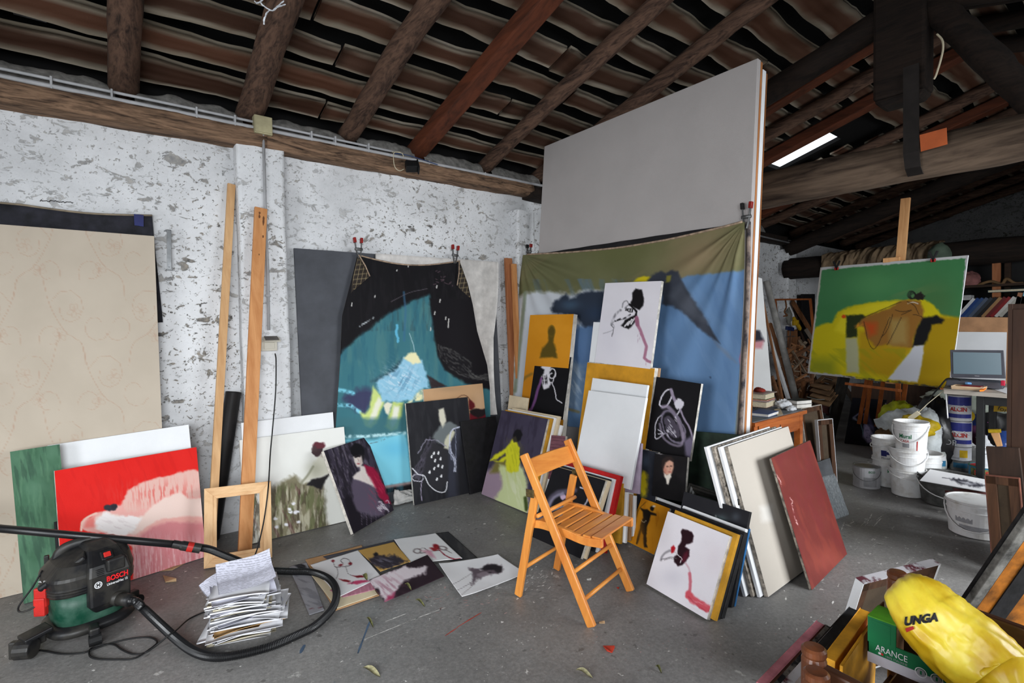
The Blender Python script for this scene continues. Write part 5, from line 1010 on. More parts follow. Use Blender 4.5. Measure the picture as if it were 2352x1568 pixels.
# ================================================================== FOLDING CHAIR
wood('chair_beech', (222, 146, 66), (196, 112, 44), 'z', .42, 7, .06, coat=.3); wood('chair_beech_x', (226, 150, 68), (200, 116, 46), 'x', .42, 7, .06, coat=.3)
mat('brass_old', (112, 96, 62), .45, metal=.7, var=.2, vs=60)
CO = np.array([1.965, 1.997, 0]); CWX = np.array([.971, .24, 0]); CDY = np.array([.24, -.971, 0])
def cp3(w, d, z): return CO+CWX*w+CDY*d+np.array([0, 0, z])
ch = thing('folding_chair', 'orange wooden folding chair with a slatted seat in mid-floor', 'chair', CO)
for s in (-1, 1):
    obj('long_leg', bar(cp3(s*.212, .225, 0.004), cp3(s*.212, -.168, .782), .024, .046, CWX), 'chair_beech', ch, bevel=.005)
    obj('short_leg', bar(cp3(s*.188, -.238, 0.004), cp3(s*.188, -.112, .588), .022, .042, CWX), 'chair_beech', ch, bevel=.005)
    hg = cp3(s*.226, -.122, .588)
    obj('hinge_plate', tbox(hg, (0, 0, 1), (.042, .05, .005), CDY), 'brass_old', ch, bevel=.004)
    for a in (-.014, .014): obj('rivet', lathe([(.005, 0), (.004, .002), (0, .003)], hg+CDY*a+CWX*s*.003+[0, 0, -.008], 8), 'brass_old', ch)
    sr = smoothpath([cp3(s*.165, d, z) for d, z in ((-.165, .405), (-.08, .415), (.05, .405), (.16, .392), (.262, .400))], 5)
    V = []
    for k, p in enumerate(sr):
        for i, j in ((-1, -1), (1, -1), (1, 1), (-1, 1)): V.append(p+CWX*i*.011+np.array([0, 0, j*.021]))
    K = len(sr); obj('seat_rail', (np.array(V), [(4*k+j, 4*k+(j+1) % 4, 4*k+4+(j+1) % 4, 4*k+4+j) for k in range(K-1) for j in range(4)]+[(3, 2, 1, 0), tuple(4*(K-1)+j for j in range(4))]), 'chair_beech_x', ch, bevel=.004)
for k in range(7):
    d = -.105+k*.0565; zz = .424-.012*sin(pi*(k+.5)/7)
    obj('seat_slat', bar(cp3(-.172, d, zz), cp3(.172, d, zz), .044 if k < 6 else .056, .011, CDY), 'chair_beech_x', ch, bevel=.003)
def backrail(u, v):
    w = -.2+.4*u; z = .662+.088*v; d = -.168+(.782-z)*.504+.012*np.sin(pi*u)*-1; return CO+np.outer(w, CWX)+np.outer(d, CDY)+np.outer(z, (0, 0, 1.))
P_, F_ = grid(backrail, 12, 3); n_v = len(P_); idx = np.arange(n_v).reshape(4, 13); rim = np.concatenate([idx[0, :-1], idx[:-1, -1], idx[-1, :0:-1], idx[:0:-1, 0]]); r2 = np.roll(rim, -1)
obj('back_rail', (np.concatenate([P_, P_-CDY*.013]), np.concatenate([F_, F_[:, ::-1]+n_v, np.stack([rim, r2, r2+n_v, rim+n_v], 1)])), 'chair_beech_x', ch, bevel=.003)
for w, d, z in ((.19, -.105, .462), (.19, -.197, .165), (.2, .115, .232), (.2, .172, .112)):
    obj('rung', tube([cp3(-w, d, z), cp3(0, d, z), cp3(w, d, z)], .0105, 12), 'chair_beech_x', ch, smooth=True)

# ================================================================== VACUUM CLEANER
mat('vac_black', (24, 24, 26), .42, var=.3, vs=9, bump=.1, col2=(46, 44, 41), lo=.42, hi=.55); mat('vac_green', (66, 98, 84), .42, var=.3, vs=9, col2=(12, 60, 44), lo=.42, hi=.72); mat('vac_red', (196, 40, 34), .45, var=.1); mat('hose_black', (24, 24, 26), .35, var=.1, bump=0, spec=.5); mat('wheel_black', (20, 20, 21), .6)
mat('print_red', (222, 34, 38), .5, var=0, bump=0); mat('print_white', (226, 226, 228), .5, var=0, bump=0); mat('print_black', (30, 30, 32), .6, var=0, bump=0)
VC = np.array([-.085, 3.315, 0]); vac = thing('vacuum_cleaner', 'dusty black and green wet-dry vacuum cleaner with a long black hose', 'vacuum cleaner', VC)
def loft(sections, n=48, cap=True):
    "sections: (z, rx, ry, cx, cy, exponent)"
    a = np.linspace(0, 2*pi, n, endpoint=False); V = []
    for z, rx, ry, cx, cy, e in sections:
        c, s = np.cos(a), np.sin(a); V.append(np.stack([cx+rx*np.sign(c)*np.abs(c)**e, cy+ry*np.sign(s)*np.abs(s)**e, np.full(n, z)], 1))
    V = np.concatenate(V); F = [(i*n+j, i*n+(j+1) % n, (i+1)*n+(j+1) % n, (i+1)*n+j) for i in range(len(sections)-1) for j in range(n)]
    if cap: F += [tuple(range(n-1, -1, -1)), tuple(range((len(sections)-1)*n, len(sections)*n))]
    return V, F
def vl(sec, ang=.25): V, F = loft(sec); return rotz((V, F), ang)[0]+VC, F
obj('tank', vl([(.075, .135, .13, 0, 0, .75), (.085, .142, .137, 0, 0, .7), (.14, .150, .145, 0, 0, .65), (.235, .158, .152, 0, 0, .6)]), 'vac_green', vac, smooth=True)
obj('motor_head', vl([(.230, .168, .160, 0, 0, .6), (.238, .172, .164, 0, 0, .6), (.243, .168, .160, 0, 0, .6), (.250, .173, .165, 0, 0, .6), (.256, .169, .161, 0, 0, .6), (.263, .174, .166, 0, 0, .6), (.27, .170, .162, 0, 0, .6), (.305, .172, .162, .0, .0, .55), (.318, .168, .158, .0, 0, .55), (.362, .145, .135, .015, .0, .55), (.388, .118, .105, .03, .01, .55), (.405, .085, .075, .045, .02, .6), (.412, .06, .05, .05, .02, .7)]), 'vac_black', vac, smooth=False)
def vp(x, y, z): return rotz((np.array([[x, y, z]]), []), .0)[0][0]+VC
obj('side_shoulder', join(bar(vp(-.17, -.055, .285), vp(.0, -.10, .392), .11, .03, (0, 1, .2), .06, .03)), 'vac_black', vac, bevel=.012)
hp = smoothpath([vp(-.115, .02, .345), vp(-.095, .02, .395), vp(-.05, .02, .415), (vp(.03, .02, .418)), vp(.06, .02, .402)], 6)
obj('carry_handle', tube(hp, .016, 10, flat=1.6), 'vac_black', vac, smooth=True)
# front block with switch and lettering, turned toward the viewer's right
fd = unit((.34, -.94, 0)); fx = unit((.94, .34, 0)); fz = np.array([0, 0, 1.])
def fp(a, o, z): return VC+fx*a+fd*o+fz*z
fb = []
for z, w, o in ((.118, .055, .155), (.16, .085, .178), (.30, .088, .182), (.345, .08, .168), (.405, .06, .110), (.428, .045, .05)):
    for a, oo in ((-w, o), (w, o), (w, -.02), (-w, -.02)): fb.append(fp(a+.03, oo, z))
obj('front_housing', (np.array(fb), [(4*k+j, 4*k+(j+1) % 4, 4*k+4+(j+1) % 4, 4*k+4+j) for k in range(5) for j in range(4)]+[(3, 2, 1, 0), (20, 21, 22, 23)]), 'vac_black', vac, bevel=.012)
obj('power_outlet_cover', tbox(fp(.052, .170, .335), fx, (.075, .06, .045), (0, 0, 1)), 'vac_black', vac, bevel=.008)
obj('switch_plate', tbox(fp(.03, .142, .377), fx, (.05, .045, .016), unit(fz*.8-fd*.55)), 'vac_black', vac, bevel=.004); obj('power_switch', tbox(fp(.03, .150, .382), fx, (.028, .024, .012), unit(fz*.8-fd*.55)), 'vac_red', vac, bevel=.003)
for k in range(5): obj('vent_slot', tbox(fp(-.01, .183, .30+k*.008), fx, (.028, .003, .003), (0, 0, 1)), 'wheel_black', vac)
def text(body, origin, xd, yd, h, m, parent, name='lettering', depth=.0012, bold=0., width=None, shear=0.):
    cu = bpy.data.curves.new('txt', 'FONT'); cu.body = body; cu.size = 1; cu.resolution_u = 3; cu.offset = bold; cu.shear = shear; o = bpy.data.objects.new('txt', cu); COL.objects.link(o)
    me = bpy.data.meshes.new_from_object(o.evaluated_get(bpy.context.evaluated_depsgraph_get())); V = np.empty(len(me.vertices)*3); me.vertices.foreach_get('co', V); V = V.reshape(-1, 3); F = [tuple(p.vertices) for p in me.polygons]
    bpy.data.objects.remove(o); bpy.data.meshes.remove(me); bpy.data.curves.remove(cu)
    V[:, :2] -= V[:, :2].min(0); hh = V[:, 1].max(); V *= h/hh
    if width: V[:, 0] *= width/V[:, 0].max()
    xd = unit(xd); yd = np.asarray(yd, float); yd = unit(yd-xd*(xd@yd)); nn = np.cross(xd, yd); W_ = np.asarray(origin)+np.outer(V[:, 0], xd)+np.outer(V[:, 1], yd)+nn*depth
    return obj(name, (W_, F), m, parent)
FS = .1835
text('BOSCH', fp(.012, FS, .262), fx, fz, .026, 'print_red', vac, bold=.03, width=.088); text('UniversalVac 15', fp(.012, FS, .243), fx, fz, .012, 'print_white', vac, bold=.015, width=.085)
oc_ = fp(-.022, FS, .262)
def ring(c, xd, yd, r0, r1, m, parent, name='emblem', n=24, lift=.001):
    xd = unit(xd); yd = unit(yd); nn = np.cross(xd, yd); a = np.linspace(0, 2*pi, n, endpoint=False); V = [c+nn*lift+xd*r*cos(t)+yd*r*sin(t) for r in (r0, r1) for t in a]; return obj(name, (np.array(V), [(i, n+i, n+(i+1) % n, (i+1) % n) for i in range(n)]), m, parent)
ring(oc_, fx, fz, .0125, .016, 'print_white', vac); ring(oc_, fx, fz, .004, .0105, 'print_white', vac); obj('emblem', join(tbox(oc_+fx*-.005+fd*.001, fx, (.0035, .018, .0008), fz), tbox(oc_+fx*.005+fd*.001, fx, (.0035, .018, .0008), fz), tbox(oc_+fd*.001, fx, (.012, .003, .0008), fz)), 'print_black', vac)
text('15L  1000 W', VC+np.array([-.172, -.085, .305]), (.85, -.5, 0), fz, .008, 'print_white', vac, width=.05); text('wet / dry', VC+np.array([-.172, -.085, .29]), (.85, -.5, 0), fz, .01, 'print_white', vac, width=.035)
obj('latch', join(tbox(VC+np.array([-.165, -.085, .235]), (.85, -.52, 0), (.052, .09, .026), (0, 0, 1)), tbox(VC+np.array([-.168, -.088, .195]), (.85, -.52, 0), (.048, .085, .03), (0, 0, 1))), 'vac_red', vac, bevel=.006)
obj('wire_bail', tube(smoothpath([VC+np.array(p) for p in ((-.165, .0, .33), (-.20, -.03, .27), (-.245, -.06, .21), (-.235, -.085, .19), (-.19, -.09, .20), (-.17, -.08, .23))], 5), .004, 6), 'vac_black', vac, smooth=True)
obj('rear_clip', tbox(VC+np.array([-.155, .10, .335]), (0, 1, 0), (.02, .06, .02), (0, 0, 1)), 'vac_black', vac, bevel=.004)
# base and castors
obj('base', vl([(.035, .165, .155, 0, 0, .7), (.05, .178, .168, 0, 0, .7), (.07, .172, .162, 0, 0, .7), (.082, .145, .14, 0, 0, .7)]), 'vac_black', vac, smooth=True)
for a, b_ in ((-.19, -.10), (.17, .10), (.02, -.19), (-.12, .17)):
    w_ = obj('castor_fork', tbox(VC+np.array([a, b_, .055]), (a, b_, 0), (.07, .05, .04), (0, 0, 1)), 'vac_black', vac, bevel=.008); obj('castor', tube([VC+np.array([a*1.15-b_*.12, b_*1.15+a*.12, .026]), VC+np.array([a*1.15+b_*.12, b_*1.15-a*.12, .026])], .025, 16), 'wheel_black', w_, smooth=False)
fen = [VC+np.array(p) for p in ((-.14, -.10, .10), (-.21, -.10, .095), (-.235, -.14, .085), (-.235, -.145, .01), (-.17, -.19, .01), (-.165, -.185, .085))]
obj('wheel_fender', join(bar(fen[0], fen[2], .085, .02, (.3, -.5, 0)), bar(fen[2], fen[3], .085, .03, (.5, -.3, 0)), tube([VC+np.array([-.25, -.13, .045]), VC+np.array([-.19, -.165, .045])], .043, 18)), 'vac_black', vac, bevel=.006)
# port, hose, wand
prt = fp(.05, .178, .165); ho = unit(fd*.9+fx*.45-fz*.12)
obj('hose_port', join(tube([prt-fd*.02, prt+ho*.02], .034, 20), tube([prt+ho*.015, prt+ho*.075], .029, 20)), 'vac_black', vac, smooth=True)
hs = prt+ho*.06
fpath = cA((850, 1128), (950, 1222), (1050, 1312), (1150, 1382), (1262, 1412), (1400, 1402), (1600, 1352), (1770, 1280))+cB((480, 1225), (570, 1135), (600, 1055), (588, 990), (540, 942), (450, 912), (330, 908), (200, 900), (90, 875))
zz = [.10, .05, .025]+[.0215]*30
path = [hs, hs+ho*.04]+[pz(x, y, z) for (x, y), z in zip(fpath, zz)]
WR = py(440, 1256, 3.22)            # end of the wand
path += [py(cA((1480, 872))[0][0], cA((1480, 872))[0][1], 3.38)+[0, 0, .0], py(*cA((1330, 812))[0], 3.30), py(*cA((1240, 776))[0], 3.26), py(*cA((1160, 762))[0], 3.24)]
sp = smoothpath(path, 14)
def resample(P, step):
    d = np.concatenate([[0], np.cumsum(np.linalg.norm(np.diff(P, axis=0), axis=1))]); s = np.arange(0, d[-1], step); return np.stack([np.interp(s, d, P[:, k]) for k in range(3)], 1)
hz = resample(sp, .0034); hz[:, 2] = np.maximum(hz[:, 2], .0205); rr = np.where(np.arange(len(hz)) % 2 == 0, .0202, .0168)
obj('hose', tube(hz, rr, 12), 'hose_black', vac, smooth=False)
W0 = py(-160, 1199, 3.52); W1 = py(404, 1250, 3.235)
obj('wand', tube([W0, W0*.5+W1*.5, W1], .0185, 16), 'hose_black', vac, smooth=True); WE = py(452, 1258, 3.215); wd = unit(WE-W1)
obj('wand_cuff', tube([W1-wd*.015, W1+wd*.02, W1+wd*.03, W1+wd*.12], [.0205, .0205, .0245, .0245], 18), 'vac_black', vac, smooth=False); cz_ = W1+wd*.055; obj('cuff_ring', tube([cz_, cz_+wd*.028], .0252, 18), 'vac_red', vac, smooth=False)
def cV(*pts): return [(30+x/4.48, 1180+y/4.48) for x, y in pts]
cpth = [pz(x, y, .006) for x, y in cV((150, 1330), (200, 1385), (330, 1410), (500, 1440), (700, 1432), (790, 1405), (960, 1345), (1200, 1285), (1400, 1270), (1482, 1315), (1420, 1380), (1250, 1485), (1080, 1497), (880, 1492), (790, 1460), (800, 1385), (920, 1345), (1040, 1345), (1120, 1395), (1230, 1440), (1350, 1430))]+[pz(*cV((1480, 1345))[0], .02), pz(*cV((1600, 1250))[0], .05), pz(*cV((1680, 1195))[0], .05), pz(*cV((1760, 1120))[0], .02)]+[pz(438, 1419, .006), pz(470, 1405, .006), pz(500, 1398, .006)]
obj('power_cord', tube(smoothpath(cpth, 6), .004, 6), 'black_rubber', vac, smooth=True)

# ================================================================== PILE OF PAPERS
attr_mat('paper', rough=.85, bump=.03, bs=60)
s0, s1 = pz(492, 1486), pz(636, 1452); ex_ = unit(s1-s0); ey_ = np.cross((0, 0, 1.), ex_); SC = (s0+s1)/2+ey_*.105
pp = thing('paper_pile', 'tall untidy pile of white papers and folders inside the loop of hose', 'paper pile', SC)
rnd = np.random.default_rng(5); z = .002; PC = {'w': (222, 222, 226), 'c': (226, 216, 190), 'b': (186, 148, 100), 'g': (150, 148, 146), 'l': (206, 206, 220)}
def sheet(z, w, h, ox, oy, ang, t, c, curl=(0, 0, 0, 0), name='paper_sheet', paint=None, nu=12, nv=9, wav=.004):
    sd_ = int(rnd.integers(1000))
    def fn(u, v):
        a = radians(ang); x = (u-.5)*w; y = (v-.5)*h; X = x*cos(a)-y*sin(a)+ox; Y = x*sin(a)+y*cos(a)+oy
        zz = z+t+wav*(fbm(u*3+sd_, v*3, sd_)-.35)+curl[0]*np.clip(u-.5, 0, 1)**2*4+curl[1]*np.clip(.5-u, 0, 1)**2*4+curl[2]*np.clip(v-.5, 0, 1)**2*4+curl[3]*np.clip(.5-v, 0, 1)**2*4
        return SC+np.outer(X, ex_)+np.outer(Y, ey_)+np.outer(zz, (0, 0, 1.))
    P, F = grid(fn, nu, nv); n = len(P); idx = np.arange(n).reshape(nv+1, nu+1); rim = np.concatenate([idx[0, :-1], idx[:-1, -1], idx[-1, :0:-1], idx[:0:-1, 0]]); r2 = np.roll(rim, -1)
    B = P.copy(); B[:, 2] = np.maximum(B[:, 2]-t, .001); cb = lin(np.clip(np.array(PC[c])*.97, 0, 255)); cols = np.tile(cb, (n, 1)) if paint is None else paint(P, cb); cols = np.concatenate([cols, np.tile(cb*.9, (n, 1))])
    obj(name, (np.concatenate([P, B]), np.concatenate([F[:, ::-1], F+n, np.stack([rim, r2, r2+n, rim+n], 1)])), 'paper', pp, col=cols)
seq = 'cwwcwwlwwcwbwwbwgwwwcwwlwwwwcwwwclwwwcwwwwlw'
for k, c in enumerate(seq):
    t = float(rnd.choice([.002, .003, .005, .007])) if c != 'b' else .003; f = k/len(seq); wide = 1.04 if .18 < f < .62 else .88
    sheet(z, .295*wide*rnd.uniform(.9, 1.06), .215*rnd.uniform(.92, 1.08), rnd.normal(0, .013)+(.016 if .2 < f < .6 else -.012), rnd.normal(0, .013), rnd.normal(0, 8.5), t, c, curl=(rnd.uniform(-.012, .002), rnd.uniform(-.016, .002), 0, rnd.uniform(-.016, .0))); z += t+.0009
def lines(P, cb):
    pr = proj(P); c = np.tile(cb, (len(P), 1)); loc = (P-SC)@ey_; m = (np.sin(loc*620) > .15)*(fbm(((P-SC)@ex_)*90, loc*620/6.283, 4) > .42); c[m] *= .62; return c
sheet(z+.006, .24, .20, -.055, .035, 24, .0012, 'l', curl=(.0, -.035, .02, -.055), paint=lines, nu=60, nv=90)
sheet(z+.014, .245, .20, .0, .02, 8, .0012, 'l', curl=(.02, -.0, .055, -.012), paint=lines, nu=60, nv=90)

# ================================================================== DRAWINGS ON THE FLOOR
def floor_sheet(name, label, pts, z, fn, curl=.0, cat='drawing', group=None, res=1.8, t=.0012, m='paper_print'):
    q = np.array([pz(x, y, z) for x, y in pts])
    def sf(u, v): P = bil(q, u, v); P[:, 2] += curl*(np.abs(2*u-1)**3*.6+np.abs(2*v-1)**3*.4)+.0025*fbm(u*3, v*3, int(z*4000)); return P
    P2 = proj(q); nu = int(np.clip(np.hypot(*(P2[1]-P2[0]))/res, 8, 220)); nv = int(np.clip(np.hypot(*(P2[3]-P2[0]))/res, 8, 220))
    P, F = grid(sf, nu, nv); n = len(P); c = fn(proj(np.stack([P[:, 0], P[:, 1], P[:, 2]*0+z], 1))).lin(); B = P-[0, 0, t]; idx = np.arange(n).reshape(nv+1, nu+1); rim = np.concatenate([idx[0, :-1], idx[:-1, -1], idx[-1, :0:-1], idx[:0:-1, 0]]); r2 = np.roll(rim, -1)
    nz = np.cross(q[1]-q[0], q[3]-q[0])[2]; F = F if nz < 0 else F[:, ::-1]
    return tag(obj(name, (np.concatenate([P, B]), np.concatenate([F, F[:, ::-1]+n, np.stack([rim, r2, r2+n, rim+n], 1)])), m, col=np.concatenate([c, c*.8])), label, cat, group)
G_ = 'sheets laid out on the floor'
def fillp(c, v=6, seed=1, br=None):
    def f(P):
        p = Paint(P, c, v, 20, seed)
        if br: p.brush(br, 4, 80, .6, thr=.5)
        return p
    return f
def art_greys(P): p = Paint(P, (150, 150, 156), 8, 20, 5); p.ell(*cB((395, 880))[0], 12, 5, (34, 34, 38), rot=10, warp=4); p.ell(*cB((370, 872))[0], 8, 3, (40, 40, 44), warp=3); p.line(cB((440, 1130), (520, 1120)), 2, (110, 60, 70), dry=.6); p.brush((90, 90, 98), 5, 20, .4); return p
floor_sheet('drawing', 'grey sheet with black ink leaves at the left of the floor drawings', cB((318, 880), (425, 852), (530, 1138), (440, 1166)), .003, art_greys, group=G_)
floor_sheet('cardboard_sheet', 'brown cardboard under the floor drawings', cB((415, 838), (750, 752), (855, 1050), (592, 1140)), .005, fillp((176, 138, 100), 10, 7), cat='cardboard', group=G_, t=.003)
floor_sheet('dark_sheet', 'dark grey sheet edge under the floor drawings', cB((520, 820), (1020, 704), (1080, 800), (640, 900)), .007, fillp((76, 76, 84), 6, 8), group=G_)
floor_sheet('charcoal_sheet', 'black charcoal sheet at the right behind the floor drawings', cB((1180, 684), (1262, 672), (1446, 836), (1282, 862)), .004, fillp((52, 52, 54), 6, 9, (76, 74, 74)), group=G_)
floor_sheet('cream_sheet', 'cream paper sheet lowest of the pile of floor drawings', cB((424, 896), (700, 826), (846, 1044), (604, 1128)), .009, fillp((212, 198, 168), 8, 10), group=G_)
floor_sheet('pink_sheet', 'mauve pink painted sheet under the white drawing with red hands', cB((560, 1020), (830, 930), (852, 1010), (640, 1062)), .011, fillp((168, 110, 128), 12, 11, (200, 150, 164)), group=G_)
def art_loops(P):
    p = Paint(P, (224, 224, 226), 4, 40, 12); k_ = (52, 40, 42); r = (122, 22, 34)
    p.curve(cB((580, 850), (592, 880), (620, 882), (660, 878), (688, 868), (672, 840), (640, 832), (625, 845), (640, 860)), 1.2, k_); p.curve(cB((600, 880), (610, 915), (600, 950)), 1., k_); p.curve(cB((655, 880), (670, 920), (692, 932)), 1., k_); p.ell(*cB((625, 872))[0], 5, 2.2, r, rot=-10); p.ell(*cB((682, 862))[0], 4, 3, r); p.ell(*cB((580, 846))[0], 3.5, 2.5, r)
    p.poly(cB((612, 952), (650, 955), (690, 965), (670, 972), (640, 965)), r, soft=1.2); p.poly(cB((690, 935), (750, 932), (775, 945), (730, 945)), r, soft=1.2); p.poly(cB((665, 985), (700, 968), (770, 958), (800, 965), (730, 985)), (186, 66, 104), soft=1.5); p.line(cB((700, 965), (690, 985)), 1, k_); return p
floor_sheet('drawing', 'white sheet with thin loops and red hands among the floor drawings', cB((445, 869), (729, 782), (868, 940), (616, 1060)), .013, art_loops, group=G_)
def art_bird(P):
    p = Paint(P, (190, 152, 84), 8, 30, 13); p.poly(cB((785, 840), (810, 825), (830, 805), (850, 812), (880, 818), (940, 812), (990, 830), (1020, 850), (960, 870), (900, 890), (870, 895), (830, 880), (800, 860)), (52, 46, 54), soft=3, warp=6, ws=6); p.brush((130, 126, 142), 3, 20, .7, thr=.5, mask=np.exp(-(((p.x-885)/30)**2+((p.y-1290)/10)**2))); p.ell(*cB((834, 808))[0], 5, 4, (30, 28, 30)); return p
floor_sheet('drawing', 'ochre sheet with a dark feathery shape among the floor drawings', cB((729, 783), (940, 733), (1040, 850), (860, 908)), .016, art_bird, group=G_)
def art_redloop(P):
    p = Paint(P, (226, 226, 227), 4, 40, 14); k_ = (60, 40, 42); p.ell(*cB((1078, 788))[0], 8, 5, k_, ring=1.1); p.curve(cB((1090, 775), (1120, 770), (1150, 790), (1200, 785), (1240, 780), (1280, 800)), 1.1, k_); p.ell(*cB((1190, 760))[0], 8, 5, (140, 26, 36), rot=20); p.poly(cB((1150, 772), (1200, 758), (1215, 775), (1180, 790)), (150, 40, 46), soft=1.5); p.poly(cB((1100, 785), (1160, 785), (1190, 832), (1150, 815)), (206, 150, 168), soft=3); p.curve(cB((1205, 775), (1240, 810), (1290, 835), (1335, 835)), 2.6, (140, 30, 48)); p.ell(*cB((1230, 770))[0], 9, 4, k_, ring=1., rot=10); p.curve(cB((1100, 790), (1090, 800), (1130, 800)), 1, k_); return p
floor_sheet('drawing', 'white sheet with a red and pink looping figure, farthest of the floor drawings', cB((940, 718), (1186, 682), (1346, 832), (1036, 862)), .012, art_redloop, group=G_, curl=.002)
def art_blot(P):
    p = Paint(P, (46, 32, 40), 5, 30, 15); p.poly(cB((790, 965), (900, 905), (960, 900), (1000, 880), (1060, 885), (1110, 878), (1138, 890), (1112, 930), (1050, 950), (985, 975), (960, 1020), (930, 1060), (885, 1090), (840, 1010)), (216, 206, 212), soft=3, warp=7, ws=10); p.brush((150, 92, 112), 5, 40, .6, thr=.52, mask=np.exp(-(((p.x-890)/30)**2+((p.y-1345)/25)**2))); p.poly(cB((885, 1092), (905, 1060), (950, 1030), (935, 1070)), (168, 60, 96), soft=3); return p
floor_sheet('drawing', 'dark sheet with a white and plum blot, nearest of the floor drawings', cB((792, 962), (1139, 812), (1240, 938), (886, 1092)), .020, art_blot, group=G_, curl=.002)
def art_head(P):
    p = Paint(P, (226, 226, 228), 4, 40, 16); k_ = (40, 36, 40); p.poly(cB((1380, 885), (1420, 895), (1460, 895), (1490, 870), (1530, 868), (1575, 880), (1583, 905), (1560, 920), (1500, 930), (1440, 950), (1400, 992), (1415, 940)), (96, 84, 92), soft=3, warp=5, ws=6); p.poly(cB((1450, 895), (1490, 868), (1540, 868), (1580, 885), (1580, 912), (1555, 920), (1530, 898), (1480, 902)), k_, soft=2, warp=2); p.ell(*cB((1470, 925))[0], 14, 6, (140, 128, 136), rot=-10, alpha=.8, warp=3); p.ell(*cB((1508, 915))[0], 3, 1.4, k_)
    for a, b in (((1400, 920), (1280, 1000)), ((1420, 960), (1300, 1040)), ((1440, 960), (1340, 1060)), ((1380, 888), (1420, 900)), ((1390, 975), (1400, 995))): p.line(cB(a, b), 1., (110, 100, 106), alpha=.8)
    return p
floor_sheet('drawing', 'white sheet with a dark inked head lying apart near the chair', cB((1206, 870), (1556, 815), (1722, 926), (1344, 1071)), .006, art_head, group=G_, curl=.012)
# dry leaves and bits
mat('leaf_olive', (112, 112, 70), .8, var=.25, vs=40); mat('leaf_pale', (162, 156, 120), .8, var=.2, vs=40)
def leaf(p0, p1, w, z, m, lab, group='dry leaves on the floor'):
    a, b_ = pz(*p0, z), pz(*p1, z); d = b_-a; s = np.cross((0, 0, 1.), unit(d))*w
    def fn(u, v): k = np.sin(pi*np.clip(u, .0, 1))**.8; return a+np.outer(u, d)+np.outer((v-.5)*2*k, s)+np.outer(.004+.010*np.abs(v-.5)*2*k+.006*np.sin(u*5), (0, 0, 1.))
    P, F = grid(fn, 10, 6); n = len(P); tag(obj('dry_leaf', (np.concatenate([P, P-[0, 0, .001]]), np.concatenate([F[:, ::-1], F+n])), m, smooth=True), lab, 'leaf', group)
leaf(cB((755, 1482))[0], cB((862, 1530))[0], .014, .002, 'leaf_pale', 'pale dry leaf on the bare floor near the bottom edge')
leaf((1322, 1540), (1362, 1556), .012, .002, 'leaf_pale', 'pale dry leaf at the bottom edge below the chair')
leaf(cB((758, 930))[0], cB((782, 958))[0], .012, .018, 'leaf_olive', 'olive leaf lying on the white drawing with red hands')
leaf(cB((1005, 985))[0], cB((1045, 1018))[0], .008, .026, 'leaf_olive', 'olive leaf lying on the dark blot sheet')
leaf(cB((1068, 1080))[0], cB((1125, 1115))[0], .007, .002, 'leaf_olive', 'olive leaf on the floor in front of the blot sheet')
leaf((1506, 1532), (1520, 1545), .006, .002, 'leaf_olive', 'small olive leaf on the floor below the front right stack')
leaf((842, 1420), (858, 1440), .006, .002, 'leaf_olive', 'tiny dark leaf on the bare floor beyond the hose') 
mat('scrap_tan', (190, 156, 118), .8); mat('scrap_red', (190, 60, 40), .8); mat('scrap_white', (206, 206, 202), .8)
def scrap(pts, m, lab, h=.012):
    q = [pz(x, y, .0) for x, y in pts]; c = np.mean(q, 0); V = np.array([p+[0, 0, .0015] for p in q]+[p+[0, 0, h*(.3+.7*(k % 2))] for k, p in enumerate(q)]); n = len(q)
    tag(obj('paper_scrap', (V, [tuple(range(n-1, -1, -1)), tuple(range(n, 2*n))]+[(i, (i+1) % n, n+(i+1) % n, n+i) for i in range(n)]), m), lab, 'scrap')
scrap(cA((965, 935), (1045, 968), (980, 975)), 'scrap_tan', 'tan paper scrap on the floor between vacuum and red painting', .02)
scrap([(1385, 1484), (1412, 1488), (1406, 1500), (1394, 1496)], 'scrap_red', 'small red scrap on the floor below the chair'); scrap(cC((648, 1412), (690, 1415), (692, 1424), (652, 1424)), 'scrap_tan', 'small wooden peg end on the floor by the chair foot', .01)
scrap(cC((565, 1113), (598, 1115), (596, 1123), (568, 1123)), 'scrap_white', 'small white scrap on the floor under the chair', .008); scrap(cC((770, 1172), (790, 1176), (784, 1186)), 'scrap_red', 'tiny red scrap on the floor under the chair', .006)
scrap(cA((945, 890), (1030, 880), (1095, 862), (1020, 902), (950, 908)), 'scrap_tan', 'splintered bark strip on the floor below the red painting', .008)

# dried paint on the floor
def marks(segs, m, name='paint_mark'):
    parts = []
    for (a, b_, w) in segs:
        A_, B_ = pz(*a, .0006), pz(*b_, .0006); d = B_-A_; L_m = np.linalg.norm(d)+1e-6; s = np.cross((0, 0, 1.), d/L_m); n = 7; t = np.linspace(0, 1, n); wv = w*np.sin(pi*(t*.9+.05))**.5*(.6+.8*np.array([rm.random() for _ in t]))
        V = np.concatenate([A_+np.outer(t, d)+np.outer(wv, s), A_+np.outer(t, d)-np.outer(wv*.8, s)]); parts.append((V, [(i, n+i, n+i+1, i+1) for i in range(n-1)]))
    obj(name, join(*parts), m, fl)
rm = random.Random(3); mat('floor_white', (206, 204, 200), .8, var=.2, vs=40); mat('floor_red', (178, 74, 62), .8); mat('floor_blue', (78, 98, 122), .8); mat('floor_pink', (176, 150, 146), .8)
def spl(cx, cy, rx, ry, n, lo=2, hi=9, w=.003, ang=-.5): return [((x, y), (x+l*cos(ang+d), y+l*sin(ang+d)), w*(.4+rm.random())) for x, y, l, d in [(rm.gauss(cx, rx), rm.gauss(cy, ry), rm.uniform(lo, hi), rm.gauss(0, .4)) for _ in range(n)]]
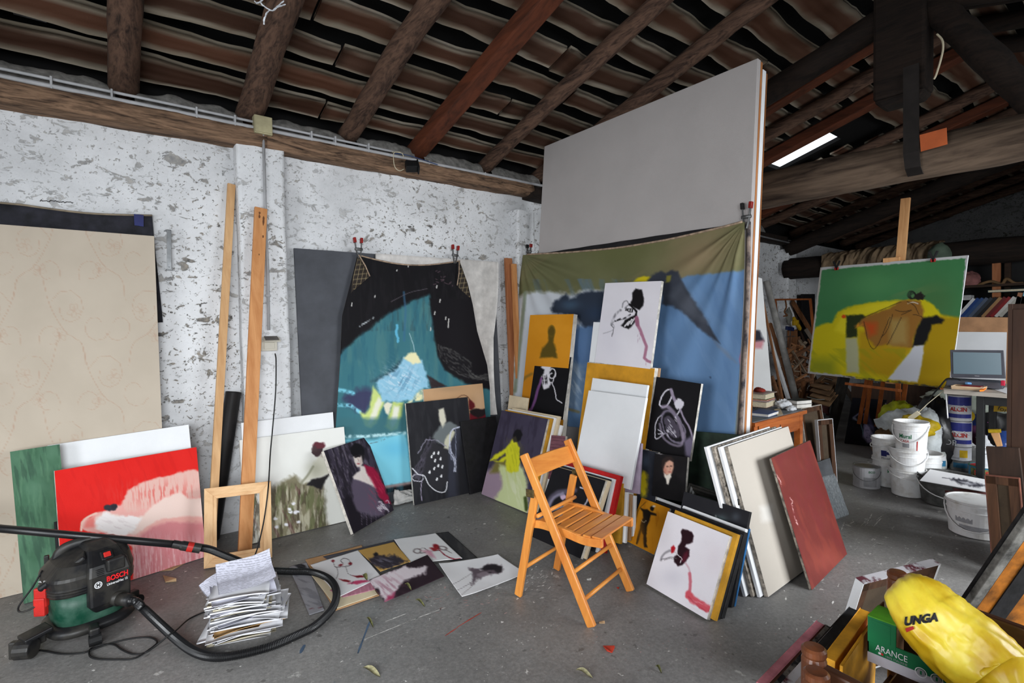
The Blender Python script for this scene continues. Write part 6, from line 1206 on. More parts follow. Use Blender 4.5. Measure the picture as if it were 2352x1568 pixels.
marks([((1022, 1460), (1052, 1440), .004), ((1050, 1440), (1106, 1406), .004)], 'floor_red'); marks([((832, 1470), (960, 1418), .0025), ((955, 1420), (1025, 1394), .004), ((885, 1427), (935, 1408), .004)], 'floor_white'); marks([((822, 1500), (850, 1425), .006), ((690, 1500), (700, 1480), .01)], 'floor_blue')
marks(spl(1225, 1330, 22, 14, 46, 3, 10, .004), 'floor_white'); marks(spl(905, 1188, 26, 10, 30, 3, 16, .003), 'floor_white'); marks(spl(960, 1175, 40, 8, 20, 3, 10, .002), 'floor_white'); marks(spl(1050, 1380, 60, 18, 26, 3, 12, .004, -.2), 'floor_pink'); marks(spl(1900, 1440, 60, 50, 34, 3, 10, .003, -1), 'floor_white')
marks(spl(1985, 1205, 26, 10, 9, 8, 30, .004, -.6), 'floor_white'); marks(spl(1250, 1450, 200, 60, 60, 1, 4, .003), 'floor_white'); marks(spl(700, 1480, 250, 50, 50, 1, 4, .003), 'floor_white'); marks(spl(1500, 1480, 160, 40, 40, 1, 4, .003), 'floor_pink'); marks(spl(2050, 1260, 80, 40, 30, 2, 6, .004), 'floor_white')
# ================================================================== FAR END OF THE STUDIO
def cD(*pts): return [(1752+x/3.015, 860+y/3.015) for x, y in pts]
def cH(*pts): return [(1752+x/3.015, 440+y/3.015) for x, y in pts]
def cN(*pts): return [(2000+x/4.7515, 930+y/4.7515) for x, y in pts]
def c5(*pts): return [(1700+x/7.84, 860+y/7.84) for x, y in pts]
def cL(*pts): return [(2150+x/7.84, 780+y/7.84) for x, y in pts]
# -- writing desk with books
wood('desk_orange', (196, 110, 52), (150, 74, 32), 'x', .45, 8, .1, coat=.2); mat('desk_top', (120, 126, 132), .6, var=.15, vs=9)
dk_ = thing('writing_desk', 'orange wooden desk with a grey top beyond the partition', 'desk', (3.98, 2.14, 0))
obj('desktop', box((3.56, 1.82, .722), (4.38, 2.46, .75)), 'desk_orange', dk_, bevel=.004); obj('top_sheet', box((3.57, 1.84, .75), (4.36, 2.45, .753)), 'desk_top', dk_)
for x in (3.6, 4.315):
    for y in (1.86, 2.40): obj('leg', bar((x, y, 0), (x, y, .722), .045, .045, (1, 0, 0), .05, .05), 'desk_orange', dk_, bevel=.003)
dr = obj('drawer_front', box((3.65, 1.838, .615), (4.29, 1.86, .718)), 'desk_orange', dk_, bevel=.003); obj('keyhole', box((3.96, 1.836, .67), (3.968, 1.839, .685)), 'wheel_black', dr)
obj('apron', box((4.315, 1.88, .63), (4.335, 2.38, .72)), 'desk_orange', dk_); obj('apron', box((3.65, 2.38, .63), (4.29, 2.40, .72)), 'desk_orange', dk_); obj('stretcher', box((3.65, 1.85, .60), (4.30, 1.87, .615)), 'desk_orange', dk_)
mat('pages', (216, 204, 176), .85, var=.08, vs=60, stretch=(1, 1, 8)); mat('pages_white', (226, 222, 216), .85, var=.06)
def cover(c): return mat('cover_%d_%d_%d' % c, c, .5, var=.06, bump=.02)
def book(label, c, L, W_, t, ang, col, group=None, pg='pages', tilt=None):
    "flat book: centre of its base, length, width, thickness"
    c = np.asarray(c, float); T = thing('book', label, 'book', c, group); e = np.array([cos(ang), sin(ang), 0]); f = np.array([-sin(ang), cos(ang), 0]); k = np.array([0, 0, 1.])
    if tilt: e, f, k = tilt
    m = cover(col); cc = c+k*t/2
    obj('pages', tbox(cc, e, (L-.008, W_-.006, t-.005), f), pg, T); obj('cover', tbox(cc+k*(t/2-.00125), e, (L, W_, .0025), f), m, T); obj('cover', tbox(cc-k*(t/2-.00125), e, (L, W_, .0025), f), m, T); obj('spine', tbox(cc+f*(W_/2-.0012), e, (L, .0024, t), f), m, T)
    return T
gb_ = 'books on the desk'
def bk(lab, x, y, z, *a_): book(lab, pz(x, y, z), *a_)
bk('thin blue-edged book lowest at the front of the desk', 1755, 952, .754, .21, .14, .024, .1, (58, 84, 140), gb_, 'pages_white')
_c = pz(1757, 938, .76)
for lab, z, L_b, W_b, t_b, a_b, c_b, pg in (('thick brown book in the pile on the desk', .779, .20, .15, .045, .12, (104, 60, 40), 'pages'), ('grey magazine in the book pile on the desk', .8245, .21, .16, .008, .2, (150, 132, 130), 'pages_white'), ('thin red paperback in the book pile on the desk', .833, .20, .15, .010, .15, (160, 60, 52), 'pages'), ('thick green-covered book near the top of the desk pile', .8435, .19, .14, .042, .1, (40, 110, 70), 'pages'), ('thin grey pamphlet on top of the desk book pile', .886, .22, .15, .004, .0, (180, 160, 150), 'pages')): book(lab, (_c[0], _c[1]+.03, z), L_b, W_b, t_b, a_b, c_b, gb_, pg)
for k, (lab, c_b) in enumerate((('lower of two pale paperbacks at the right end of the desk', (160, 150, 140)), ('dark-covered upper paperback at the right end of the desk', (32, 36, 34)))): book(lab, pz(1834, 934, .754)+[0, 0, k*.0305], .16, .12, .030, -.35, c_b, gb_, 'pages_white')
mat('tissue', (220, 222, 226), .9, var=.08)
def blob(c, r, seed, amp=.25, nu=28, nv=18, fr=2.5, flat=None, pinch=None, ang=0.):
    a = np.linspace(0, 2*pi, nu, endpoint=False); b_ = np.linspace(-pi/2, pi/2, nv+1); V = []
    for t in b_:
        for s in a:
            d = np.array([cos(t)*cos(s), cos(t)*sin(s), sin(t)]); V.append(d)
    V = np.array(V); n = fbm(V[:, 0]*fr+seed+V[:, 2]*1.7, V[:, 1]*fr+seed*.3-V[:, 2]*1.3, seed, 4); rdg = np.abs(fbm(V[:, 0]*fr*1.6+9+V[:, 2]*2, V[:, 1]*fr*1.6+V[:, 2]*2.2, seed+5, 3)-.5)*2
    k = 1+amp*((n-.5)*2-rdg*.9+.3); P = V*k[:, None]
    if pinch: f_ = np.clip((V[:, 2]-pinch[0])/(1-pinch[0]), 0, 1); s_ = 1-(1-pinch[1])*np.sin(f_*pi*.5)**1.2; P[:, :2] *= s_[:, None]
    P = P*np.asarray(r); ca, sa = cos(ang), sin(ang); P = np.stack([P[:, 0]*ca-P[:, 1]*sa, P[:, 0]*sa+P[:, 1]*ca, P[:, 2]], 1)+np.asarray(c)
    if flat is not None: P[:, 2] = np.maximum(P[:, 2], flat+.001)
    F = [(i*nu+j, i*nu+(j+1) % nu, (i+1)*nu+(j+1) % nu, (i+1)*nu+j) for i in range(nv) for j in range(nu)]
    return P, F
def heap(name, label, cat, c, r, seed, m, amp=.25, group=None, **k): return tag(obj(name, blob(c, r, seed, amp, **k), m, smooth=True), label, cat, group)
heap('tissue', 'crumpled white tissue in the middle of the desk', 'tissue', pz(1798, 928, .79), (.07, .05, .035), 3, 'tissue', .5, flat=.754, fr=4)
heap('tissue', 'small crumpled white tissue beside the pale paperbacks', 'tissue', pz(1818, 938, .77), (.05, .03, .02), 5, 'tissue', .5, flat=.754, fr=4)
mat('cap_dark', (36, 36, 44), .8); mat('red_cloth', (140, 44, 32), .85, var=.2); heap('dark_hat', 'dark rounded hat behind the book pile on the desk', 'hat', (3.99, 2.36, .80), (.08, .07, .06), 8, 'cap_dark', .2, flat=.754); heap('red_cloth', 'red crumpled cloth on top of the desk book pile', 'cloth', (_c[0]-.01, _c[1]+.04, .905), (.05, .04, .02), 9, 'red_cloth', .4, flat=.8905)
obj_c = blank('paper_note', 'cream paper note hanging over the front of the desk', [pz(1778, 940, .757), pz(1792, 936, .757), pz(1799, 952, .757), pz(1786, 954, .757)], .001, 'cream_canvas', cat='paper', bevel=0)
gl = thing('reading_glasses', 'pair of dark glasses lying behind the tissue on the desk', 'glasses', (4.1, 2.1, .754))
for k in (-1, 1): obj('lens_rim', tube([(4.12+k*.03+.024*cos(a), 2.1, .785+.02*sin(a)) for a in np.linspace(0, 2*pi, 16)], .0025, 6), 'black_metal', gl); obj('temple', tube([(4.12+k*.056, 2.1, .79), (4.11+k*.056, 2.18, .785), (4.1+k*.056, 2.23, .76)], .002, 5), 'black_metal', gl)

# -- canvases and boards between desk and easel
wood('back_brown', (84, 55, 35), (52, 33, 21), 'z', .8, 12, .2); mat('linen_back', (84, 70, 55), .9, var=.1, bs=250)
def canvas_back(label, q, t=.03, rim='canvas_side'):
    q = np.asarray(q); V, F, n, q2 = slab(q, t); T = thing('canvas_back', label, 'canvas', base_of(V)); e = unit(q2[1]-q2[0]); d = unit(q2[3]-q2[0])
    obj('linen', slab(inset(q2, .004)-n*(t-.006), .005)[:2], 'linen_back', T); w = .045
    for a, b_, s in ((q2[0], q2[1], d), (q2[3], q2[2], -d), (q2[0], q2[3], e), (q2[1], q2[2], -e)): obj('stretcher_bar', bar(a+s*w/2-n*t*.5, b_+s*w/2-n*t*.5, w, t*.86, s), 'back_brown', T, bevel=.002)
    for a, b_ in ((0, 1), (1, 2), (2, 3), (3, 0)): obj('canvas_edge', bar(q2[a]-n*t*.5, q2[b_]-n*t*.5, .004, t, unit(q2[a]+q2[b_]-q2.sum(0)/2)), rim, T)
    return T
canvas_back('canvas seen from behind standing at the right end of the desk', planeq(wpl(1.98, 3), (1846, 938), (1886, 938)) if False else leanq((1866, 1122), (1912, 1104), (1840, 940)))
canvas_back('white-edged canvas seen from behind, next right from the desk', leanq((1890, 1126), (1924.5, 1120), (1878, 966)), rim='primed_white')
mat('grey_board2', (92, 94, 98), .6, var=.1); blank('grey_board', 'small dark grey board leaning behind the silver sheet', leanq((1880, 1150), (1925, 1130), (1861, 1068)), .01, 'grey_board2', cat='board')
qs_ = np.array([pz(*cD((480, 1015))[0]), pz(*cD((598, 970))[0])]); tp = leanq(cD((480, 1015))[0], cD((598, 970))[0], cD((372, 722))[0])
def fsil(u, v): P = bil(tp, u, v); nn = np.array([-.3, -.9, .3]); r = .012*(np.abs(fbm(u*14, v*2.2, 3)-.5)*2)+.03*(1-v)*np.sin(u*9)*.3; return P+np.outer(r, nn)+np.outer(.002+0*u, (0, 0, 1.))
mat('silver_paint', (150, 156, 160), .45, var=.15, vs=20, stretch=(8, 8, 1)); cloth('silver_sheet', 'wrinkled silver-grey sheet leaning low behind the mahogany board', 'sheet', fsil, 30, 30, 'silver_paint')

# -- easel with the green and yellow painting
ea_, el_ = radians(-15), radians(8); EN = np.array([-cos(ea_)*cos(el_), -sin(ea_)*cos(el_), sin(el_)]); EP = (np.array([6.8, 2.08, 1.42]), EN)
qE = np.array([onp(*p, EP) for p in ((1884.7, 614), (2223.7, 586), (2181.5, 893), (1855, 857))])
def art_sofa(P):
    p = Paint(P, (70, 130, 82), 8, 60, 201); p.glow(2000, 650, 70, 40, (92, 156, 98), .8); p.glow(2150, 700, 50, 60, (74, 112, 66), .8); p.brush((120, 134, 84), 14, 160, .35, mask=np.exp(-(((p.x-2090)/60)**2+((p.y-670)/22)**2)))
    p.poly(cH((340, 960), (400, 920), (480, 905), (520, 830), (600, 795), (760, 765), (960, 750), (1120, 745), (1180, 780), (1240, 850), (1360, 880), (1370, 1400), (280, 1300)), (206, 190, 26), soft=2.5, warp=3)
    p.poly(cH((1130, 900), (1240, 860), (1380, 880), (1360, 1400), (860, 1360), (1080, 1080), (1130, 1040)), (172, 140, 20), soft=5, warp=4); p.poly(cH((660, 960), (1020, 960), (1030, 1090), (880, 1290), (660, 1240)), (176, 136, 24), soft=8, alpha=.8)
    p.poly(cH((520, 900), (560, 830), (760, 775), (960, 755), (960, 790), (720, 850), (600, 870), (590, 1000), (500, 960)), (228, 212, 44), soft=5, alpha=.8); p.brush((150, 150, 30), 14, 40, .5, thr=.55, mask=(p.y > 800)*(p.x < 2080)*1.); p.poly(cH((330, 1150), (500, 1160), (520, 1290), (300, 1260)), (128, 140, 40), soft=14, alpha=.7)
    p.curve(cH((340, 965), (400, 922), (482, 906), (520, 832), (600, 797), (760, 768), (960, 752)), 1.6, (150, 160, 60), alpha=.6)
    p.poly(cH((575, 855), (690, 850), (720, 870), (650, 940), (655, 1010), (580, 1012)), (44, 54, 28), soft=2.5, warp=3); p.ell(*cH((560, 864))[0], 5, 4, (214, 76, 24)); p.poly(cH((575, 1012), (655, 1012), (668, 1260), (580, 1250)), (176, 176, 140), soft=3)
    p.poly(cH((1100, 870), (1200, 858), (1255, 885), (1235, 915), (1170, 920), (1140, 1030), (1100, 1068), (1030, 1080), (1060, 960)), (26, 26, 28), soft=3, warp=3); p.poly(cH((1050, 1068), (1115, 1066), (1110, 1150), (1070, 1320), (868, 1300), (960, 1180), (1010, 1120)), (206, 208, 216), soft=2)
    p.poly(cH((640, 930), (700, 870), (880, 805), (960, 755), (1020, 745), (1090, 760), (1115, 830), (1110, 870), (1060, 960), (1030, 1080), (860, 1060), (780, 1070), (720, 1010), (700, 940)), (150, 104, 46), soft=3, warp=3); p.poly(cH((705, 905), (790, 910), (780, 980), (740, 1000)), (196, 74, 30), soft=8, alpha=.85); p.poly(cH((880, 880), (1000, 880), (1000, 1060), (880, 1060)), (172, 150, 90), soft=8, alpha=.7); p.poly(cH((640, 945), (665, 905), (665, 930), (700, 915)), (224, 150, 40), soft=2)
    for a in (((700, 900), (740, 1060), (790, 1070), (880, 870)), ((960, 760), (840, 810), (690, 875)), ((900, 850), (860, 960), (820, 1010)), ((960, 870), (880, 1030), (860, 1060)), ((920, 820), (970, 830), (1030, 820), (960, 850)), ((1040, 850), (1090, 860), (1110, 880)), ((1000, 760), (1050, 790), (1080, 850))): p.curve(cH(*a), 1.5, (44, 34, 26), alpha=.8)
    for k in range(4): p.ell(*cH((1028+k*5, 715+k*2))[0], 8.5-k, 9-k*.8, (30, 28, 30), ring=1.3, rot=k*20)
    p.ell(*cH((1085, 725))[0], 11, 9, (40, 34, 32), warp=4, ws=5); p.curve(cH((1005, 775), (1040, 765), (1075, 775)), 2, (214, 206, 190), dry=.3)
    b = [(0, 1), (1, 2), (2, 3), (3, 0)]; C4 = [(1884.7, 614), (2223.7, 586), (2181.5, 893), (1855, 857)]
    p.line([C4[0], C4[1]], 12, (206, 206, 206), soft=2, warp=2); p.line([C4[1], (2210, 730), C4[2]], 9, (196, 190, 196), soft=2, warp=2.5); p.line([C4[3], C4[0]], 8, (190, 184, 176), soft=2, warp=2); p.line([C4[3], (1960, 868)], 9, (180, 178, 180), soft=2, warp=2); p.line([(1930, 866), C4[2]], 7, (70, 66, 60), soft=3, warp=3, dry=.5); return p
ez = canvas('easel_painting', 'green and yellow painting of a figure on a yellow sofa, on the easel', qE, .012, art_sofa, side='primed_white')
wood('easel_pine', (216, 164, 112), (190, 134, 84), 'z', .6, 8, .1); wood('easel_brown', (166, 92, 44), (124, 64, 28), 'z', .6, 8, .1)
es = thing('easel', 'tall wooden studio easel holding the green and yellow painting', 'easel', (7.0, 2.0, 0)); bkE = -EN*.06
def ep(x, y, o=0.): return onp(x, y, EP)-EN*(.05+o)
obj('mast', bar(ep(2038, 880), ep(2074, 453), .088, .03, (0, 1, 0)), 'easel_pine', es, bevel=.003); m0 = ep(2046, 596, -.03); obj('mast_clamp', tbox(m0, (0, 1, 0), (.16, .05, .05), (0, 0, 1)), 'easel_pine', es, bevel=.006)
def floorpt(x, y, X): p = px(x, y, X); return p
ly = qE[2][2]
tray0, tray1 = ep(*cH((585, 1330))[0], -.06), ep(*cH((955, 1378))[0], -.06); obj('tray', bar(tray0, tray1, .07, .03, EN), 'easel_brown', es, bevel=.002)
for (a, b_) in (((1986, 850), (1966, 1010)), ((2072, 870), (2062, 1020)), ((1992, 868), (1984, 995)), ((2020, 870), (2010, 1000))):
    A_ = ep(*a, .02); d_ = ray(*b_); B_ = px(*b_, 7.2); k = (A_[2]-.002)/(A_[2]-B_[2]); B_ = A_+(B_-A_)*k; obj('leg', bar(A_, B_, .04, .025, (0, 1, 0)), 'easel_brown', es, bevel=.002)
obj('rear_leg', bar(ep(2050, 700, .05), np.array([7.9, 2.2, .0]), .05, .03, (0, 1, 0)), 'easel_brown', es, bevel=.002)
# little black clips on the picture
for k, (x, y) in enumerate(((1923, 612), (2145, 592))):
    c_ = onp(x, y, EP)+EN*.012; T = thing('small_clamp', ('small black clip at the %s end of the easel painting top' % ('left', 'right')[k]), 'clamp', c_, 'clips on the easel painting')
    for s in (-1, 1): obj('handle', bar(c_+[0, 0, -.02], c_+np.array([0, s*.035, .065]), .016, .02, (1, 0, 0)), 'clamp_black', T, bevel=.003); obj('jaw', bar(c_+[0, s*.006, -.045], c_+[0, s*.008, -.01], .014, .03, (1, 0, 0)), 'clamp_red', T, bevel=.002)
# black picture on the floor behind, dark board
def art_dress(P):
    p = Paint(P, (16, 16, 22), 3, 20, 211); D_ = lambda *q: [(1860+x/7.35, 860+y/7.35) for x, y in q]; w = (120, 120, 150)
    p.poly(D_((910, 870), (960, 840), (1010, 900), (1060, 1010), (1180, 1090), (1180, 1180), (980, 1180), (900, 1060)), (150, 142, 176), soft=3, warp=2); p.poly(D_((975, 600), (1000, 700), (1060, 830), (1090, 1010), (1030, 930), (960, 820)), (84, 82, 116), soft=3); p.line(D_((970, 565), (880, 640), (730, 750), (790, 790)), 3, w, soft=1.5); p.poly(D_((710, 770), (760, 735), (795, 790)), (130, 134, 150), soft=2); p.line(D_((790, 790), (860, 860), (890, 960), (900, 1050)), 2, (90, 120, 130), soft=1.5); p.line(D_((910, 680), (910, 800), (940, 900)), 2, w); p.ell(*D_((960, 565))[0], 2.5, 1.6, w); p.poly(D_((940, 720), (955, 700), (955, 770), (940, 770)), w, soft=1.5)
    for k in range(40): a = random.Random(k); x = 930+a.random()*180; y = 930+a.random()*220; p.line(D_((x, y), (x+6, y+8)), 1.2, (60, 56, 80), alpha=.8)
    p.line(D_((1285, 520), (1250, 800), (1190, 1180)), 4, (150, 136, 140), soft=2, dry=.5); return p
canvas('black_painting', 'black painting of a pale lilac dress standing on the floor under the easel', leanq(cD((565, 478))[0], cD((815, 508))[0], cD((620, 168))[0]), .022, art_dress, side='black_side')
blank('dark_board', 'long dark board leaning left of the black lilac-dress painting', drop([py(1930, 864, 2.75), py(1953, 868, 2.75), py(1918, 1010, 2.62), py(1898, 1000, 2.62)]), .03, 'frame_black', cat='board')
wood('dark_panel', (60, 42, 32), (34, 24, 18), 'z', .8, 8, .2); blank('brown_hardboard', 'wide dark brown panel standing behind the easel legs', drop([px(1955, 880, 8.3), px(2172, 880, 8.3), px(2172, 1015, 8.25), px(1955, 1015, 8.25)]), .03, 'dark_panel', cat='panel')
blank('brown_post', 'reddish brown upright board beside the white bag heap', drop([px(2158, 880, 7.4), px(2180, 884, 7.4), px(2186, 985, 7.35), px(2166, 985, 7.35)]), .03, 'desk_orange', cat='board')

# -- timber corner behind the desk
def art_wh(P): p = Paint(P, (206, 206, 206), 6, 40, 221); p.poly([(1700, 755), (1745, 760), (1755, 785), (1700, 790)], (40, 40, 50), soft=3); p.poly([(1700, 785), (1755, 783), (1750, 800), (1700, 805)], (190, 130, 138), soft=4); return p
qv = drop([py(1700, 625, 2.75), py(1750, 640, 2.75), py(1786, 905, 2.62), py(1700, 905, 2.62)]); canvas('white_painting', 'tall white canvas with a dark and pink patch behind the partition end', qv, .03, art_wh)
mat('pipe_grey', (140, 138, 134), .6, var=.12); wood('timber_grey', (128, 116, 104), (92, 80, 70), 'z', .8); wood('timber_brown', (128, 84, 52), (86, 54, 32), 'z', .75)
def pole(a, b, w, t, m, lab, Y0, Y1, rnd_=False):
    A_, B_ = py(*a, Y0), py(*b, Y1); k = (A_[2]-.002)/(A_[2]-B_[2]) if A_[2] != B_[2] else 1; B_ = A_+(B_-A_)*k; g = 'leaning timber behind the desk'
    tag(obj('pipe' if rnd_ else 'timber_batten', tube([A_, (A_+B_)/2, B_], w/2, 12) if rnd_ else bar(A_, B_, w, t, (1, 0, 0)), m, smooth=rnd_, bevel=0 if rnd_ else .002), lab, 'pipe' if rnd_ else 'plank', g)
pole((1760, 645), (1824, 900), .085, .085, 'pipe_grey', 'thick grey pipe leaning behind the desk', 3.5, 3.2, True)
pole((1763, 760), (1806, 900), .06, .03, 'pvc_grey', 'pale grey batten leaning left of the thick grey pipe', 3.3, 3.1); pole((1752, 690), (1780, 830), .03, .02, 'timber_brown', 'thin brown batten leaning beside the tall white canvas', 3.25, 3.1); pole((1769, 742), (1796, 830), .05, .03, 'timber_brown', 'short brown batten behind the thick grey pipe', 3.6, 3.4)
pole((1820, 692), (1868, 770), .10, .03, 'timber_brown', 'broad brown plank slanting behind the easel painting edge', 4.0, 3.9); pole((1822, 700), (1852, 800), .05, .03, 'dark_panel', 'dark plank slanting behind the easel painting edge', 4.05, 3.95); pole((1850, 755), (1870, 785), .07, .04, 'timber_grey', 'grey plank end beside the easel painting edge', 3.9, 3.8)
blank('brown_box', 'upright brown wooden box board against the far pilaster', [py(1817, 758, 3.95), py(1832, 756, 3.95), py(1832, 805, 3.93), py(1817, 805, 3.93)], .06, 'timber_brown', cat='box'); blank('black_board', 'black board against the far wall beside the thin frame', [py(1843, 675, 4.05), py(1872, 675, 4.05), py(1872, 800, 4.0), py(1843, 800, 4.0)], .03, 'black_side', cat='board')
tf = thing('thin_frame', 'thin empty wooden frame leaning in the far timber corner', 'frame', py(1820, 800, 3.7))
fc = [py(1780, 688, 3.75), py(1861, 687, 3.75), py(1872, 800, 3.62), py(1790, 800, 3.62)]
for i in range(4): obj('frame_bar', bar(fc[i], fc[(i+1) % 4], .035, .025, (0, 1, 0)), 'easel_brown', tf)
# scrap wood heap: every offcut its own piece
rs = random.Random(9); wood('scrap_a', (176, 124, 84), (132, 88, 56), 'x', .8); wood('scrap_b', (122, 84, 58), (84, 54, 36), 'x', .8); wood('scrap_c', (150, 132, 112), (108, 90, 72), 'y', .8)
sh_ = thing('scrap_wood_heap', 'heap of broken wood offcuts in the far corner behind the desk', 'wood heap', py(1830, 880, 3.3))
for k in range(70):
    x = 1806+rs.random()*66; y = 790+rs.random()*115; Y = 3.15+rs.random()*.35+(905-y)*.002; c_ = py(x, y, Y); L_s = .08+rs.random()*.22; d_ = unit((rs.uniform(-1, 1), rs.uniform(-.4, .4), rs.uniform(-.3, .9)))
    obj('offcut', bar(c_-d_*L_s, c_+d_*L_s, .02+rs.random()*.03, .015+rs.random()*.015, (rs.random(), rs.random(), .3)), rs.choice(['scrap_a', 'scrap_b', 'scrap_b', 'scrap_c']), sh_)
for k in range(22):
    x = 1800+k*3.2+rs.random()*6; Y = 3.15+rs.random()*.5; b0_ = py(x, 960, Y); b0_[2] = .01; obj('offcut', bar(b0_, b0_+np.array([rs.uniform(-.25, .25), rs.uniform(-.1, .2), .45+rs.random()*.35]), .06, .03, (1, 0, 0)), rs.choice(['scrap_b', 'timber_brown', 'dark_panel', 'scrap_b']), sh_)
# hanging tools
mat('tool_yellow', (196, 156, 30), .5); mat('tool_blue', (28, 40, 84), .5); tl2 = thing('bar_clamp', 'steel bar clamp with blue grip hanging against the far pilaster', 'clamp', py(1815, 775, 3.9))
obj('bar', bar(py(1815, 742, 3.9), py(1815, 774, 3.9), .02, .01, (1, 0, 0)), 'steel', tl2); obj('foot', bar(py(1806, 773, 3.9), py(1825, 772, 3.9), .012, .02, (0, 0, 1)), 'steel', tl2); obj('grip', bar(py(1806, 753, 3.9), py(1822, 756, 3.9), .06, .04, (0, 0, 1)), 'tool_blue', tl2, bevel=.008)
tag(obj('hand_drill', join(bar(py(1822, 730, 3.88), py(1838, 756, 3.88), .06, .04, (1, 0, 0)), bar(py(1822, 742, 3.88), py(1832, 740, 3.88), .08, .05, (0, 0, 1))), 'tool_yellow', bevel=.01), 'yellow power tool hanging among the far timber', 'tool')
tag(obj('twine', tube(smoothpath([py(*p, 3.9) for p in ((1804, 690), (1806, 705), (1802, 716), (1808, 724), (1800, 726))]), .012, 6), 'timber_brown', smooth=True), 'ragged strip hanging from the thin empty frame', 'strip')
mat('rag_grey', (126, 124, 116), .9); heap('rag', 'grey rag hanging beside the far pilaster', 'rag', py(1812, 725, 3.92), (.07, .04, .12), 14, 'rag_grey', .4)
# stack of cardboard mats and a pink cloth
mat('mat_card', (146, 112, 78), .85, var=.12); ms_c = [(1860, 888), (1893, 862), (1929, 871), (1905, 899)]
for k in range(4):
    z = .50+k*.028; q = [pz(x, y+6-k*4.5+(3-k)*1.5, .62) for x, y in ms_c]; q = np.array(q); q[:, 2] = z; c_ = q.mean(0); qi_ = c_+(q-c_)*.52
    V = np.concatenate([q, qi_, q+[0, 0, .012], qi_+[0, 0, .012]]); F = [(8+i, 8+(i+1) % 4, 12+(i+1) % 4, 12+i) for i in range(4)]+[(i, 4+i, 4+(i+1) % 4, (i+1) % 4) for i in range(4)]+[(i, (i+1) % 4, 8+(i+1) % 4, 8+i) for i in range(4)]+[(4+i, 12+i, 12+(i+1) % 4, 4+(i+1) % 4) for i in range(4)]
    tag(obj('cardboard_mat', (V, F), 'mat_card'), ('lowest', 'second lowest', 'second highest', 'topmost')[k]+' cardboard mat with a square opening, stacked behind the desk', 'cardboard', 'stacked cardboard mats')
mat('pink_cloth', (124, 76, 74), .9, var=.15, vs=8); cloth('pink_cloth', 'dusty pink cloth hanging below the cardboard mats', 'cloth', lambda u, v: bil(np.array([py(1862, 897, 2.95), py(1912, 905, 2.85), py(1906, 955, 2.8), py(1880, 940, 2.9)]), u, v)+np.outer(.03*np.sin(u*16+v*3), (0, -1, 0)), 30, 16, 'pink_cloth')
tag(obj('steel_rod', tube([py(1853, 911, 2.7), py(1876, 917, 2.6), py(1894, 917, 2.55)], .006, 8), 'steel'), 'thin steel rod bent in front of the pink cloth', 'rod')

# -- cloth draped on the far beam
mat('drape_brown', (128, 108, 84), .85, var=.15, vs=6)
def fdr(u, v):
    x = 1886+u*278; a = v*pi*1.15-.35; Y = np.array([px(xx, 590, 8.9)[1] for xx in x]); fold = .03*np.sin(u*70+np.sin(u*13)*3)*(.4+np.abs(np.cos(a)))+.03*(fbm(u*9, v*2, 4)-.5); r = .21+fold+.02*np.sin(u*7); sag = .04*np.sin(u*5)
    return np.stack([9.1-np.sin(np.clip(a, -.4, 2.4))*0-(r)*np.cos(a-pi/2+.6), Y, 2.31+(r)*np.sin(a+pi/2-.9)*1.05+sag*.3], 1)
def fdr(u, v):
    x = 1886+u*272; Y = np.array([px(xx, 590, 8.9)[1] for xx in x]); t = -.25+v*1.5      # 0 = crest of the beam, grows down the near side
    a = np.clip(t, -.25, 1)*pi*.5; fold = .12*(np.abs(fbm(u*17+v*2, v*1.5, 4, 3)-.5)*2-.25)+.05*(fbm(u*45, v*3, 9, 2)-.5); r = .215+fold*np.clip(v*1.6, .25, 1)
    X = 9.1-r*np.sin(a); Z = 2.315+r*np.cos(a)-np.clip(t-1, 0, 1)*.5; return np.stack([X, Y, Z], 1)
cloth('draped_cloth', 'brown satin cloth draped over the far tie beam', 'cloth', fdr, 150, 26, 'drape_brown')
mat('bolster_green', (92, 108, 92), .8, var=.1); heap('bolster', 'grey-green bolster end at the right of the draped cloth', 'bolster', px(2158, 588, 8.86), (.10, .13, .17), 22, 'bolster_green', .1)

# -- bookshelf
wood('shelf_dark', (64, 46, 34), (36, 26, 20), 'y', .8, 10, .2); sf = thing('bookshelf', 'dark open shelf unit against the far wall, behind the laptop', 'shelf', (9.25, 1.2, 0))
for z in (1.44, 1.86): obj('shelf_board', box((9.0, .2, z), (9.4, 2.3, z+.03)), 'shelf_dark', sf)
for y in (2.28, 1.42, .3): obj('upright', box((9.36, y-.03, 0), (9.42, y+.03, 2.3)), 'shelf_dark', sf)
obj('back_panel', box((9.43, .2, .9), (9.45, 2.32, 2.25)), 'wheel_black', sf); obj('upright', bar(px(2289, 600, 9.1), px(2289, 722, 9.1), .08, .04, (0, 1, 0)), 'batten_brown', sf)
def standing(label, y0, t, h, lean_, col, d=.22):
    c = np.array([9.12, y0, 1.472]); k = np.array([0, -sin(lean_), cos(lean_)]); f = np.array([0, cos(lean_), sin(lean_)]); T = thing('book', label, 'book', c, 'books on the far shelf'); m = cover(col); cc = c+k*h/2+f*0
    obj('pages', tbox(cc, (1, 0, 0), (d-.01, t-.008, h-.01), f), 'pages_white', T); 
    for s in (-1, 1): obj('cover', tbox(cc+f*s*(t/2-.002), (1, 0, 0), (d, .004, h), f), m, T)
    obj('spine', tbox(cc+np.array([-d/2, 0, 0]), (1, 0, 0), (.004, t, h), f), m, T)
bc = [(226, 226, 226), (40, 70, 130), (60, 86, 130), (90, 100, 120), (60, 64, 70), (40, 36, 36), (170, 130, 88), (110, 40, 40), (140, 36, 40), (210, 206, 200), (190, 186, 176), (40, 40, 44), (56, 52, 50)]
